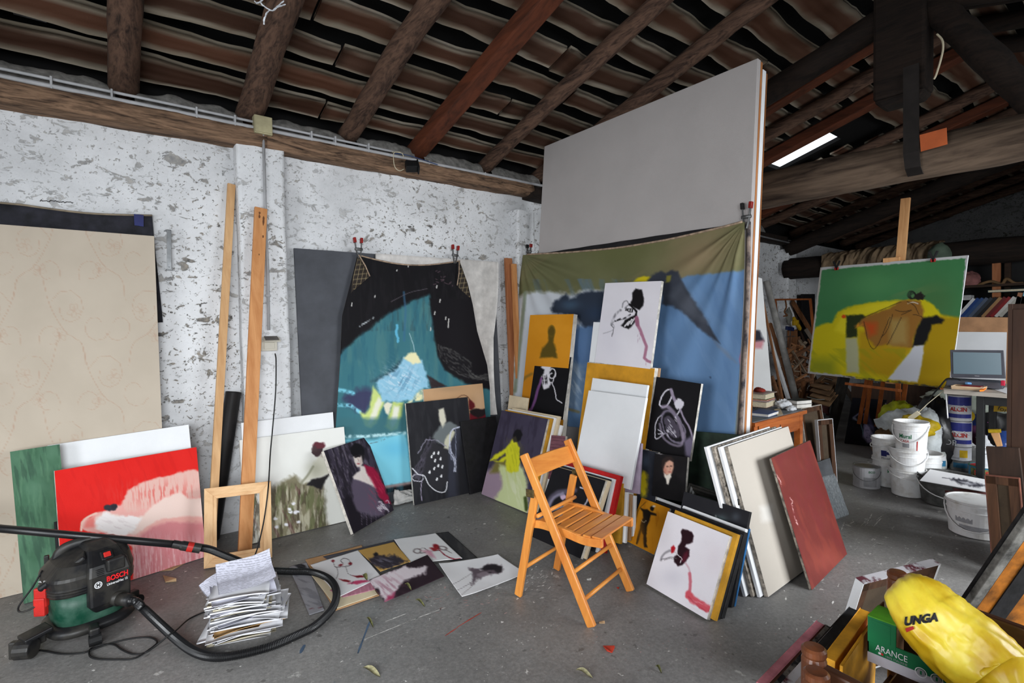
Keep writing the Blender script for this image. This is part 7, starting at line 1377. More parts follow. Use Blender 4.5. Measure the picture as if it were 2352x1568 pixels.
bn = ('white', 'deep blue', 'blue', 'slate', 'dark grey', 'black-brown', 'tan', 'maroon', 'crimson', 'off-white', 'pale', 'charcoal', 'brown-black')
for k, c_ in enumerate(bc): standing(bn[k]+' leaning book in the slanting row on the far shelf', 1.86-k*.043, .036, .30, .62-.0*k, c_)
for k, (c_, n_k) in enumerate((((160, 110, 80), 'light brown'), ((120, 170, 184), 'pale blue'), ((130, 84, 56), 'brown'), ((176, 156, 120), 'beige'), ((70, 104, 160), 'mid blue'))): standing(n_k+' upright book at the right of the far shelf', 1.30-k*.05, .044, .30, .18, c_)
book('wide teal book lying across the row on the far shelf', (9.12, 1.30, 1.785), .24, .50, .03, 0, (70, 110, 116), 'books on the far shelf')
mat('box_white', (196, 196, 196), .6); bx_ = thing('white_box', 'flat white box with a teal label on the far shelf', 'box', (9.1, 1.78, 1.70)); obj('box_body', box((9.02, 1.72, 1.70), (9.2, 1.95, 1.765)), 'box_white', bx_, bevel=.003); mat('teal_label', (30, 120, 110), .6); obj('sticker', box((9.015, 1.80, 1.715), (9.02, 1.92, 1.75)), 'teal_label', bx_)
mat('pink_bundle', (150, 100, 96), .9); heap('cloth_bundle', 'dusty pink bundle on the upper far shelf', 'cloth', px(2222, 645, 9.1), (.14, .13, .12), 31, 'pink_bundle', .3, flat=1.891); mat('rope_tan', (120, 92, 62), .9)
tag(obj('rope', tube(smoothpath([px(*p, 9.05) for p in ((2245, 655), (2275, 646), (2300, 652), (2312, 640), (2330, 650), (2350, 650))]), .018, 8), 'rope_tan', smooth=True), 'coil of rope along the upper far shelf', 'rope')
# white canvas and brown board behind the laptop
mat('kraft', (190, 144, 106), .8, var=.06); blank('brown_board', 'plain brown hardboard sheet under the far bookshelf', drop([px(2188, 728, 8.0), px(2330, 729, 8.0), px(2330, 930, 7.95), px(2188, 930, 7.95)]), .012, 'kraft', cat='board')
blank('blank_canvas', 'bright white canvas standing behind the laptop', drop([px(2190, 762, 7.85), px(2312, 763, 7.85), px(2306, 960, 7.8), px(2188, 960, 7.8)]), .02)
# -- laptop table
wood('table_grey', (172, 164, 154), (138, 128, 118), 'y', .7, 8, .15); TZ = .86
lt = thing('laptop_table', 'grey wooden table on black legs carrying the laptop', 'table', (6.0, .8, 0))
tq = np.array([(5.58, 1.235), (6.42, 1.39), (6.42, .1), (5.58, .1)]); V = np.array([(x, y, z) for z in (TZ-.035, TZ) for x, y in tq]); obj('tabletop', (V, [(3, 2, 1, 0), (4, 5, 6, 7)]+[(i, i+4, (i+1) % 4+4, (i+1) % 4) for i in range(4)]) if False else (V, [(0, 1, 2, 3), (7, 6, 5, 4)]+[((i+1) % 4, (i+1) % 4+4, i+4, i) for i in range(4)]), 'table_grey', lt, bevel=.003)
for x, y in ((5.66, 1.01), (5.66, .2), (6.34, 1.05), (6.34, .2)): obj('leg', bar((x, y, 0), (x, y, TZ-.035), .05, .05, (0, 1, 0)), 'black_metal', lt, bevel=.004)
obj('apron', box((5.64, .2, TZ-.11), (5.68, 1.0, TZ-.035)), 'black_metal', lt); mat('rod_white', (220, 220, 222), .5); obj('side_rod', tube([px(2172, 898, 5.62), px(2177, 960, 5.62)], .005, 8), 'rod_white', lt)
lp = thing('laptop', 'open grey laptop with a dim screen on the grey table', 'laptop', (5.98, 1.1, TZ)); mat('laptop_grey', (70, 70, 78), .45, var=.05); mat('laptop_keys', (44, 44, 50), .5)
scr = [px(*p, 6.05) for p in cL((250, 182), (1212, 190), (1250, 700), (270, 680))]; scr = np.array(scr); shift = TZ+.03-min(scr[2][2], scr[3][2]); 
V, F, n_l, s2 = slab(scr, .014); obj('lid', (V, F), 'laptop_grey', lp, bevel=.003)
si = [px(*p, 6.045) for p in cL((305, 222), (1165, 238), (1182, 632), (312, 612))]
m_s, nt_s, b_s = nm('screen_dim'); b_s.inputs['Base Color'].default_value = L4((92, 112, 122)); b_s.inputs['Roughness'].default_value = .25; b_s.inputs['Specular IOR Level'].default_value = .6; obj('screen', slab(si, .002)[:2], 'screen_dim', lp)
bz = scr[3][2]; ba = np.array([(6.03, scr[3][1]), (6.03, scr[2][1]), (5.80, scr[2][1]-.02), (5.80, scr[3][1]-.02)]); V = np.array([(x, y, z) for z in (TZ+.012, bz) for x, y in ba]); obj('keyboard_deck', (V, [(0, 1, 2, 3), (7, 6, 5, 4)]+[((i+1) % 4, (i+1) % 4+4, i+4, i) for i in range(4)]), 'laptop_grey', lp, bevel=.003)
for r in range(5):
    for k in range(14): y = scr[3][1]-.03-k*(scr[3][1]-scr[2][1]-.06)/13.5; obj('key', box((5.86+r*.03, y-.011, bz), (5.884+r*.03, y+.011, bz+.003)), 'laptop_keys', lp)
text('Lenovo', px(*cL((700, 655))[0], 6.03), (0, -1, 0), (0, 0, 1), .007, 'print_white', lp)
tag(obj('laptop_cable', tube(smoothpath([px(*p, 5.75) for p in cL((450, 728), (340, 700), (210, 700), (150, 745), (60, 850), (-60, 990), (-200, 1180), (-330, 1330))]), .006, 6), 'black_rubber', smooth=True), 'black cable sagging from the laptop toward the plastic bags', 'cable')
tag(obj('extension_lead', join(tube([px(*cL((150, 905))[0], 5.6), px(*cL((-150, 1150))[0], 5.58), px(*cL((-340, 1330))[0], 5.56)], .003, 6), tbox(px(*cL((-390, 1365))[0], 5.56), unit(px(*cL((-340, 1330))[0], 5.56)-px(*cL((-420, 1385))[0], 5.56)), (.09, .035, .03), (0, 0, 1))), 'cable_white', smooth=False), 'taut white cord with a plug below the laptop table', 'cord')
wood('tray_pale', (200, 172, 140), (170, 140, 108), 'y'); wt_ = thing('wooden_tray', 'shallow pale wooden tray at the left of the laptop', 'tray', (5.72, 1.12, TZ)); obj('tray_base', box((5.66, 1.0, TZ+.001), (5.80, 1.2, TZ+.012)), 'tray_pale', wt_)
for a, b_ in (((5.66, 1.0), (5.80, 1.0)), ((5.66, 1.2), (5.80, 1.2)), ((5.66, 1.0), (5.66, 1.2)), ((5.80, 1.0), (5.80, 1.2))): obj('rim', bar((*a, TZ+.02), (*b_, TZ+.02), .018, .008, (0, 0, 1)), 'tray_pale', wt_)
def tpaper(lab, pts, m='primed_white', z=TZ+.002, t=.0015): q = np.array([pz(x, y, z) for x, y in cL(*pts)]); blank('paper_sheet', lab, q, t, m, 'papers on the laptop table', cat='paper', bevel=0)
tpaper('white paper at the left end of the laptop table', ((190, 850), (240, 822), (510, 832), (545, 872))); tpaper('large white paper hanging over the right of the laptop table', ((960, 870), (1120, 840), (1300, 860), (1290, 975))); mat('orange_note', (240, 120, 20), .6); tpaper('bright orange note on the laptop table', ((785, 905), (830, 862), (905, 858), (860, 900)), 'orange_note', TZ+.02, .012)
book('red-spined paperback on the laptop table', pz(*cL((680, 880))[0], TZ+.001), .13, .17, .028, 1.5, (150, 44, 40), None, 'pages_white'); mat('pink_red', (190, 24, 60), .5); tag(obj('red_tin', box(px(*cL((1232, 830))[0], 5.72), px(*cL((1178, 728))[0], 5.75)), 'pink_red', bevel=.003), 'small red tin beside the laptop', 'tin')
mat('pen_blue', (110, 160, 210), .4); tag(obj('pen_bundle', tube([pz(*cL((545, 780))[0], TZ+.05), pz(*cL((640, 790))[0], TZ+.04), pz(*cL((740, 800))[0], TZ+.03)], .01, 8), 'pen_blue'), 'pale blue plastic tube lying on the wooden tray', 'tube')

# -- plastic bags under and beside the table
mat('bag_clear', (196, 204, 190), .3, var=.1, vs=8, spec=.6); mat('bag_blue', (26, 46, 106), .4, var=.25, vs=7); mat('bag_white', (214, 220, 222), .4, var=.1, vs=8); mat('bag_black', (22, 22, 24), .3, spec=.6); mat('bag_yellow', (236, 200, 36), .45, var=.12, vs=8); mat('bag_lime', (176, 180, 30), .45, var=.15); mat('bag_green', (60, 200, 80), .45); mat('cloth_purple', (112, 58, 100), .8, var=.2)
heap('plastic_bag', 'pale green translucent bag lying under the laptop table', 'bag', px(2218, 923, 6.9), (.16, .36, .12), 41, 'bag_clear', .3, fr=3)
bb = heap('plastic_bag', 'dark blue shopping bag with a round yellow emblem', 'bag', px(2212, 953, 6.95), (.15, .33, .17), 42, 'bag_blue', .3, fr=3)
e0 = px(*cL((570, 1362))[0], 6.78); mat('emblem_yellow', (220, 186, 40), .5); ring(e0, (0, -1, .12), (0, .12, 1), .0005, .062, 'emblem_yellow', bb, lift=.03); mat('emblem_dark', (70, 80, 60), .5); mat('emblem_red', (190, 60, 40), .5)
for a, b_, m_ in (((-.03, -.01), (.005, .0), 'emblem_dark'), ((.0, -.015), (.04, .015), 'emblem_red'), ((-.01, .01), (.03, .005), 'emblem_dark')): obj('emblem_mark', tbox(e0+np.array([-.035, -(a[0]+b_[0])/2, (a[1]+b_[1])/2]), (0, -1, .5), (.045, .008, .002), (0, .3, 1)), m_, bb)
heap('plastic_bag', 'black bag stuffed under the laptop table', 'bag', px(2215, 945, 7.2), (.15, .38, .15), 43, 'bag_black', .3); heap('cloth_heap', 'purple cloth heap behind the paint can tower', 'cloth', px(2265, 985, 6.95), (.15, .22, .16), 44, 'cloth_purple', .3); heap('plastic_bag', 'dark bag deep under the right of the laptop table', 'bag', px(2300, 960, 7.0), (.2, .24, .3), 45, 'bag_black', .25)
mat('box_yellow', (176, 140, 30), .7, var=.1); yb = thing('yellow_carton', 'yellow printed carton under the laptop table', 'carton', px(2300, 955, 6.2)); q = [px(2284, 914, 6.2), px(2318, 916, 6.2), px(2316, 945, 6.2), px(2282, 945, 6.2)]; V, F, nn_, q_ = slab(q, .2); obj('carton_body', (V, F), 'box_yellow', yb)
text('Dolce e', px(2288, 926, 6.19), (0, -1, -.35), (0, -.3, 1), .04, 'print_black', yb); text('forno', px(2290, 940, 6.19), (0, -1, -.35), (0, -.3, 1), .04, 'print_black', yb)
heap('plastic_bag', 'yellow-green printed bag on top of the rubbish beside the easel', 'bag', px(*cN((320, 165))[0], 6.6), (.14, .16, .2), 51, 'bag_lime', .3, fr=3); heap('plastic_bag', 'bright green bag tuft on the yellow-green bag', 'bag', px(*cN((400, 130))[0], 6.45), (.06, .13, .07), 52, 'bag_green', .4, fr=4)
heap('plastic_bag', 'white carrier bag behind the top white bucket', 'bag', px(*cN((410, 225))[0], 6.4), (.15, .24, .15), 53, 'bag_white', .4, fr=3); heap('plastic_bag', 'yellow crumpled bag above the top white bucket', 'bag', px(*cN((500, 235))[0], 6.1), (.10, .15, .10), 54, 'bag_yellow', .35, fr=3)
heap('plastic_bag', 'white bag hanging right of the top white bucket', 'bag', px(*cN((620, 330))[0], 6.2), (.08, .11, .27), 55, 'bag_white', .25, fr=3); heap('plastic_bag', 'shiny black bag between the white carrier bags', 'bag', px(*cN((690, 340))[0], 6.5), (.14, .2, .36), 56, 'bag_black', .25, fr=3)
# big white carrier bag with looped handle
def fbag(u, v):
    a = u*2*pi; h = v; r = .17*(1-.35*h**3)*(1+.2*(fbm(np.cos(a)*2+3, np.sin(a)*2+h*3, 8)-.5)); c = px(*cN((800, 420))[0], 6.6); return np.stack([c[0]+r*.7*np.cos(a), c[1]+.04-.30*(-.0+h)*-.35+r*np.sin(a)*1.0, .06+h*.50+0*u], 1)
wb_ = tag(obj('plastic_bag', grid(fbag, 40, 24), 'bag_white', smooth=True), 'tall white carrier bag with a looped handle beside the can tower', 'bag')
obj('bag_handle', tube(smoothpath([px(*p, 6.55) for p in cN((760, 250), (740, 150), (680, 105), (600, 100), (560, 140))]), np.linspace(.05, .03, 33), 8, flat=.35), 'bag_white', wb_, smooth=True)
text('PDR', px(*cN((760, 420))[0], 6.38), (0, -1, 0), (0, 0, 1), .05, 'pvc_grey', wb_)
heap('rag_bundle', 'brown rag bundle beside the left white buckets', 'rag', px(*cN((150, 420))[0], 6.3), (.1, .1, .16), 57, 'rope_tan', .4)

# -- buckets
mat('bucket_white', (222, 222, 222), .5, var=.06, vs=10, col2=(196, 192, 186), lo=.3, hi=.5); mat('bucket_grey', (92, 92, 90), .6, var=.35, vs=10, col2=(44, 44, 42)); mat('plaster_fill', (196, 194, 188), .9, var=.2, vs=20)
mat('label_green', (30, 120, 76), .5, bump=0); mat('label_red', (196, 52, 48), .5, bump=0); mat('label_navy', (36, 40, 110), .5, bump=0); mat('label_grey', (178, 178, 182), .6, bump=0); mat('label_yellow', (230, 190, 30), .5, bump=0)
def arc_patch(c, r0, r1, z0, z1, a0, a1, m, parent, name='label_print', n=14, lift=.0015, lean_=0.):
    "printed band on a round (tapered) wall"
    V = []
    for k in range(n+1):
        a = a0+(a1-a0)*k/n
        for z, r in ((z0, r0), (z1, r1)): V.append(np.asarray(c)+np.array([(r+lift)*cos(a), (r+lift)*sin(a), z]))
    return obj(name, (np.array(V), [(2*i, 2*i+2, 2*i+3, 2*i+1) for i in range(n)]), m, parent)
def arc_text(body, c, r, z, a_mid, h, m, parent, bold=.02, width=None):
    o = text(body, (0, 0, 0), (1, 0, 0), (0, 1, 0), h, m, None, 'lettering', 0., bold, width); me = o.data; V = np.array([v.co for v in me.vertices])+np.array(o.location); w = V[:, 0].max(); a = a_mid+(V[:, 0]-w/2)/r; P = np.stack([np.cos(a)*(r+.003), np.sin(a)*(r+.003), z+V[:, 1]], 1)+np.asarray(c)-root_loc(parent)
    for i, v in enumerate(me.vertices): v.co = P[i]
    o.location = (0, 0, 0); o.parent = parent; return o
def bucket(label, c, r, h, z0=0., m='bucket_white', fill=None, handle=None, taper=.86, lid=False, sy=1.):
    c = np.array([c[0], c[1], z0]); T = thing('bucket', label, 'bucket', c, 'plastic buckets'); rb = r*taper
    pr = [(0.001, .002), (rb-.01, .002), (rb, .008), (rb+(r-rb)*.72, h*.72), (rb+(r-rb)*.74+.004, h*.73), (rb+(r-rb)*.76, h*.76), (r*.985, h*.90), (r+.007, h*.905), (r+.007, h*.935), (r*.995, h*.94), (r+.004, h*.985), (r+.004, h), (r-.004, h), (r-.006, h*.97)]+([(rb*.98, .012), (.001, .012)] if not lid else [(r*.8, h*.965), (.001, h*.962)])
    obj('bucket_wall', lathe(pr, c, 40, 1, sy), m, T, smooth=False)
    if fill is not None: obj('dried_contents', lathe([(r*.93, h*fill), (r*.6, h*fill+.008), (r*.3, h*fill+.002), (0.001, h*fill+.012)], c, 24, 1, sy), 'plaster_fill', T, smooth=True)
    toward = atan2(-c[1], -c[0])
    if handle is not None:
        a0 = toward+handle[0]; pts = [c+np.array([(r+.008)*cos(a0+t), (r+.008)*sin(a0+t)*sy, h*.90-handle[1]*sin((t+pi/2) if False else (t/pi+.5)*pi)]) for t in np.linspace(-pi/2, pi/2, 15)]; obj('handle', tube(pts, .0045, 6), 'bucket_white', T, smooth=True)
    return T, c, toward
B1, c_, t_ = bucket('empty white bucket at the bottom of the front bucket stack', (5.235, 1.39), .126, .225, handle=(.2, .05)); B2, c2_, t_ = bucket('empty white bucket in the middle of the front bucket stack', (5.235, 1.39), .125, .235, .16, handle=(.1, .10))
B3, c3_, t_ = bucket('stained white bucket of dried plaster on top of the front stack', (5.24, 1.37), .118, .255, .362, fill=.86, handle=(-.3, .14)); arc_text('Mural', c3_, .110, .125, t_-.5+.15, .034, 'label_green', B3, width=.085); arc_text('CASA', c3_, .107, .092, t_-.5+.12, .022, 'label_red', B3, width=.06); arc_patch(c3_, .104, .106, .05, .085, t_-.55, t_-.1, 'label_grey', B3, lift=.001); arc_patch(c3_, .102, .109, .02, .11, t_+.35, t_+.42, 'label_red', B3)
L1, l1, t_ = bucket('white bucket with green and red print at the bottom of the left pair', (5.42, 1.575), .122, .25, z0=0.); arc_text('Mural', l1, .113, .135, t_+.25, .03, 'label_green', L1, width=.075); arc_patch(l1, .108, .112, .07, .11, t_+.1, t_+.5, 'label_red', L1)
L2, l2, t_ = bucket('white bucket with a navy zigzag on top of the left pair', (5.42, 1.58), .124, .25, .175, handle=(-1.2, .06)); arc_patch(l2, .115, .119, .10, .15, t_-.45, t_-.1, 'label_navy', L2); arc_patch(l2, .116, .118, .115, .14, t_-.1, t_+.45, 'label_navy', L2); arc_text('Mineralia', l2, .114, .075, t_, .022, 'label_grey', L2, width=.10); arc_patch(l2, .110, .112, .03, .06, t_-.4, t_+.5, 'label_red', L2)
R1, r1, t_ = bucket('white bucket with green print right of the front bucket stack', (5.75, 1.40), .125, .27); arc_text('Mural', r1, .116, .14, t_-.35, .03, 'label_green', R1, width=.07); arc_patch(r1, .110, .114, .06, .10, t_-.6, t_-.1, 'label_red', R1)
DB, d1, t_ = bucket('dirty dark grey tub under the drawing on the floor', (5.22, 1.13), .185, .225, m='bucket_grey', fill=.8, handle=(.1, .12)); BB, b1, t_ = bucket('wide white lidded bucket in front of the dark canvas backs', (4.62, .845), .158, .235, lid=True, handle=(-.1, .16), taper=.9); arc_patch(b1, .149, .151, .10, .16, t_-.75, t_-.1, 'label_grey', BB, lift=.0005); arc_patch(b1, .146, .148, .055, .085, t_-.6, t_+.5, 'label_grey', BB, lift=.0005)
ft = blank('drawing', 'long white drawing with a dark reclining shape laid across the tub', [pz(*p, .232) for p in cN((648, 700), (1330, 826), (1330, 960), (535, 822))], .003, cat='drawing', bevel=0); q4 = np.array([pz(*p, .2335) for p in cN((648, 700), (1330, 826), (1330, 960), (535, 822))])
def art_rec(P): p = Paint(P, (226, 226, 228), 4, 40, 231); p.poly(cN((850, 800), (960, 800), (1050, 822), (1150, 850), (1250, 880), (1250, 892), (1120, 888), (980, 860), (900, 830)), (60, 60, 68), soft=2.5, warp=4, ws=6); p.poly(cN((960, 830), (1050, 840), (1160, 870), (1050, 862)), (190, 190, 196), soft=2, warp=3); p.line(cN((780, 790), (860, 800)), 2, (120, 120, 126)); return p
G = grid(lambda u, v: bil(q4, u, v)+[0, 0, .0006], 120, 60); obj('drawn_face', G, 'paper_print', ft, col=art_rec(proj(G[0])).lin())
heap('paint_rag', 'red-stained white rag behind the wide white bucket', 'rag', px(*cN((1120, 1010))[0], 4.95), (.07, .15, .05), 61, 'pink_cloth', .4, fr=3)
def can(label, c, r, h, z0, m, cat='paint can', group='paint cans', rim='steel', top=None):
    c = np.array([c[0], c[1], z0]); T = thing('paint_can', label, cat, c, group); obj('can_wall', lathe([(.001, .001), (r, .001), (r+.002, .004), (r, .008), (r, h-.008), (r+.003, h-.004), (r+.002, h), (r-.008, h), (r-.010, h-.008), (.001, h-.008)], c, 32), m, T); obj('rim', lathe([(r+.001, h-.006), (r+.004, h-.003), (r+.001, h+.001), (r-.007, h+.001), (r-.007, h-.003)], c, 32), rim, T, smooth=True); 
    if top: obj('lid', lathe([(r-.008, h-.003), (.001, h-.002)], c, 24), top, T)
    return T, c, atan2(-c[1], -c[0])
mat('can_white', (206, 206, 210), .4, var=.05); mat('can_blue', (52, 58, 140), .4, var=.08); mat('can_lid', (150, 110, 104), .5, var=.4, vs=30); mat('can_tin', (150, 150, 150), .35, metal=.5, var=.15); mat('can_teal', (60, 130, 170), .4)
CT = (6.5, 1.312)
K1, k1, t_ = can('paint can with a bright blue lid at the foot of the can tower', CT, .08, .10, 0, 'can_tin', top='can_teal'); arc_patch(k1, .08, .08, .03, .075, t_-.6, t_+.8, 'can_teal', K1)
K2, k2, t_ = can('white and yellow paint can second from the floor in the tower', CT, .088, .13, .101, 'can_white'); arc_patch(k2, .088, .088, .03, .10, t_, t_+.7, 'label_yellow', K2); arc_patch(k2, .088, .088, .01, .03, t_-.7, t_, 'label_grey', K2)
for j, (z0, hh, lab) in enumerate(((.232, .245, 'blue and white paint can third in the tower'), (.478, .245, 'blue and white paint can on top of the tower'))):
    K, kk, t_ = can(lab, (6.5, 1.312+.004*j), .09, hh, z0, 'can_white', top='can_lid'); arc_patch(kk, .09, .09, .15, .23, t_-1.2, t_+1.2, 'can_blue', K); arc_patch(kk, .09, .09, .03, .068, t_-1.2, t_+1.2, 'can_blue', K)
    arc_text('ALCIN', kk, .0905, .092, t_-.1, .042, 'label_red', K, bold=.04, width=.13); V = []
    for a, z in ((-.95, .10), (-.5, .135), (-.1, .11), (.35, .14), (.9, .10)): V.append((a, z))
    pts = [kk+np.array([.0925*cos(t_+a), .0925*sin(t_+a), z+.012]) for a, z in np.stack([np.interp(np.linspace(-.95, .9, 25), [v[0] for v in V], [v[1] for v in V])*0+np.linspace(-.95, .9, 25), np.interp(np.linspace(-.95, .9, 25), [v[0] for v in V], [v[1] for v in V])], 1)]; obj('label_zigzag', tube(pts, .004, 5), 'print_white', K)
G1, g1, t_ = can('small silver paint can with a wire handle left of the buckets', (5.245, 1.69), .100, .185, 0, 'can_white', top='can_tin', rim='can_tin'); arc_patch(g1, .1, .1, .02, .10, t_-.2, t_+.8, 'label_grey', G1, lift=.001); arc_text('ECO', g1, .1, .14, t_+.4, .018, 'label_green', G1); obj('wire_handle', tube([g1+np.array([.104*cos(t_+a), .104*sin(t_+a), .15-.08*cos(a)]) for a in np.linspace(-1.5, 1.5, 13)], .002, 5), 'steel', G1)
S1, s1_, t_ = can('open green-rimmed can with bold red lettering beside the blue jug', (6.3, 1.09), .115, .115, 0, 'can_teal', rim='label_green', top='label_red'); arc_patch(s1_, .115, .115, .02, .10, t_-1, t_+.2, 'leaf_olive', S1); arc_patch(s1_, .115, .115, .02, .10, t_+.2, t_+1, 'box_yellow', S1); arc_text('SIRSI', s1_, .1155, .04, t_-.15, .045, 'label_red', S1, bold=.04, width=.12)
mat('bottle_clear', (206, 210, 206), .3, var=.05); b_t = thing('glue_bottle', 'clear squeeze bottle with a red cap and blue label', 'bottle', (6.42, 1.47, 0)); obj('bottle_body', lathe([(.001, .001), (.078, .001), (.08, .01), (.08, .14), (.07, .165), (.042, .178), (.04, .19)], (6.42, 1.47, 0), 28), 'bottle_clear', b_t, smooth=True); obj('cap', lathe([(.044, .185), (.044, .215), (.001, .217)], (6.42, 1.47, 0), 20), 'label_red', b_t)
t_ = atan2(-1.47, -6.42); arc_patch((6.42, 1.47, 0), .08, .08, .03, .085, t_-1, t_+1, 'can_teal', b_t); arc_patch((6.42, 1.47, 0), .08, .08, .085, .13, t_-1, t_+1, 'print_white', b_t); arc_patch((6.42, 1.47, 0), .0805, .0805, .05, .1, t_-.5, t_-.1, 'label_red', b_t); arc_patch((6.42, 1.47, 0), .0805, .0805, .105, .115, t_-.8, t_+.1, 'label_red', b_t)
tag(obj('marker_pen', tube([(6.62, 1.50, .14), (6.62, 1.5, .24), (6.63, 1.5, .34)], [.014, .014, .01], 10), 'black_metal'), 'thin dark upright marker behind the glue bottle', 'marker'); tag(obj('yellow_box', box((6.7, 1.36, 0), (6.85, 1.66, .30)), 'box_yellow', bevel=.004), 'yellow carton standing behind the glue bottle', 'carton')
mat('jug_blue', (50, 76, 140), .2, var=.1, spec=.6); tag(obj('water_jug', lathe([(.001, .001), (.12, .001), (.125, .02), (.125, .24), (.115, .27), (.12, .30), (.09, .34), (.04, .36), (.035, .40), (.001, .40)], (6.62, 1.03, 0), 28), 'jug_blue', smooth=True), 'blue plastic water jug behind the white spray bottle', 'jug')
sp_ = thing('spray_bottle', 'white plaster-splashed bottle shaped like a little bell tower', 'bottle', (6.22, 1.06, .115)); obj('bottle_body', lathe([(.001, .0), (.028, 0), (.03, .06), (.034, .11), (.025, .125), (.055, .135), (.05, .165), (.068, .175), (.055, .205), (.035, .225), (.03, .245), (.018, .26), (.014, .29), (.001, .295)], (6.2, 1.075, .117), 14), 'tissue', sp_); obj('splash', blob((6.2, 1.075, .30), (.06, .06, .03), 71, .5, 16, 10, 4), 'tissue', sp_)
pb_ = thing('paint_brush', 'wide yellow-handled brush standing among the bottles', 'brush', (6.4, .95, .32)); obj('handle', bar(px(*cN((1408, 450))[0], 6.3), px(*cN((1355, 300))[0], 6.3), .04, .02, (0, 1, 0), .06, .02), 'easel_pine', pb_, bevel=.004); obj('ferrule', bar(px(*cN((1355, 300))[0], 6.3), px(*cN((1348, 262))[0], 6.3), .085, .03, (0, 1, 0)), 'label_yellow', pb_, bevel=.003)
q = [px(*p, 6.5) for p in cN((1140, 352), (1205, 310), (1370, 430), (1330, 460))]; mat('acrylic', (150, 160, 166), .15, spec=.6); blank('plastic_sheet', 'clear plastic sheet leaning behind the blue jug', q, .006, 'acrylic', cat='sheet'); q = [px(*p, 6.55) for p in cN((1270, 330), (1310, 295), (1470, 400), (1430, 440))]; blank('plastic_box', 'blue clear plastic box tilted behind the brush', q, .05, 'jug_blue', cat='box')

# ================================================================== FOREGROUND RIGHT
mat('brown_edge', (110, 66, 52), .7, var=.2)
wood('cabinet_brown', (66, 43, 30), (40, 25, 18), 'z', .7, 6, .1)
cb = thing('dark_cabinet', 'tall dark brown wooden cabinet cut by the right edge of the picture', 'cabinet', (4.25, .3, 0)); obj('carcass', box((4.02, -.1, 0), (4.5, .60, 1.53)), 'cabinet_brown', cb, bevel=.004); obj('door', box((4.0, .04, .05), (4.02, .585, 1.50)), 'cabinet_brown', cb, bevel=.003); obj('side_stile', box((4.0, .585, 0), (4.03, .603, 1.53)), 'cabinet_brown', cb)
canvas_back('dark canvas back with an orange edge leaning on the dark cabinet', planeq(xpl(3.80, 2.5), (2262, 1092), (2340, 1100)), .03, rim='brown_edge'); blank('dark_canvas', 'dark brown canvas just above the orange-edged canvas back', planeq(xpl(3.88, 2), (2264, 1026), (2340, 1030)), .03, 'dark_panel')
# two armchairs with turned posts, seen from above
wood('chair_dark', (112, 64, 38), (66, 36, 22), 'z', .4, 9, .1, coat=.25); wood('chair_dark_y', (84, 52, 35), (48, 29, 20), 'y', .4, 9, .1, coat=.25)
def armchair(label, xl, xr, yf, yb, top=.70):
    T = thing('wooden_armchair', label, 'chair', ((xl+xr)/2, (yf+yb)/2, 0), 'wooden armchairs')
    for x in (xl, xr):
        obj('front_post', lathe([(.001, .0), (.024, 0), (.024, .40), (.028, .42), (.0265, top-.03), (.0235, top-.022), (.0265, top-.016), (.0265, top-.005), (.021, top), (.001, top+.0015)], (x, yf, 0), 24), 'chair_dark', T, smooth=False); obj('arm', bar((x, yf-.015, top-.075), (x-.07*(yf-yb), yb, top-.085), .085, .026, (0, 0, 1)), 'chair_dark_y', T, bevel=.006); obj('back_post', bar((x-.07*(yf-yb), yb, 0), (x-.07*(yf-yb), yb-.06, .98), .04, .04, (1, 0, 0)), 'chair_dark', T, bevel=.004)
    obj('seat', box((xl-.02, yb, .40), (xr+.02, yf-.02, .44)), 'chair_dark_y', T, bevel=.006); obj('front_rail', box((xl, yf-.012, .33), (xr, yf+.012, .39)), 'chair_dark_y', T); o_ = -.07*(yf-yb)
    for z in (.62, .78, .92): obj('back_slat', box((xl+o_, yb-.05, z-.03), (xr+o_, yb-.035, z+.03)), 'chair_dark_y', T, bevel=.003)
    return T
armchair('wooden armchair holding the orange crate and the yellow bag', 1.275, 1.852, .515, -.05); armchair('wooden armchair nearest the camera, beside the one with the crate', .66, 1.213, .485, -.08, .685)
# canvases leaning on the chair fronts
def lean_front(label, p0, p1, z, t, depth, m, face=None, sp=.10, nm_='leaning_canvas'):
    a, b_ = pz(*p0, z), pz(*p1, z); e = unit(b_-a); out = np.cross(e, (0, 0, 1.)); out = out if out[1] > 0 else -out; dn = unit(np.array([0, 0, -1.])+out*sp); n = np.cross(e, dn); n = n if n[1] < 0 else -n      # n points toward the chair
    A0_ = a; V = np.array([A0_, b_, b_+dn*depth, A0_+dn*depth]); V2 = V-n*t; T = thing(nm_, label, 'canvas', base_of(V2), 'canvases leaning on the armchairs'); obj('stretcher_body', (np.concatenate([V, V2]), [(0, 1, 2, 3), (7, 6, 5, 4)]+[((i+1) % 4, (i+1) % 4+4, i+4, i) for i in range(4)]), m, T, bevel=.002)
    if face: obj('painted_front', (V2-n*.001+e*0, [(0, 1, 2, 3)]), face, T)
    return T
mat('pink_paint', (206, 128, 138), .6, var=.12, vs=9); mat('edge_mess', (120, 112, 104), .7, col2=(30, 28, 30), vs=30, lo=.42, hi=.55); mat('maroon_edge', (190, 186, 190), .7, col2=(92, 40, 50), vs=14, lo=.42, hi=.5); mat('brown_edge', (110, 66, 52), .7, var=.2); mat('yellow_edge', (222, 158, 40), .6, var=.15); mat('burnt_orange', (196, 118, 34), .6, var=.25, vs=8)
cM = lambda *p: [(1720+x/7.84, 1380+y/7.84) for x, y in p]
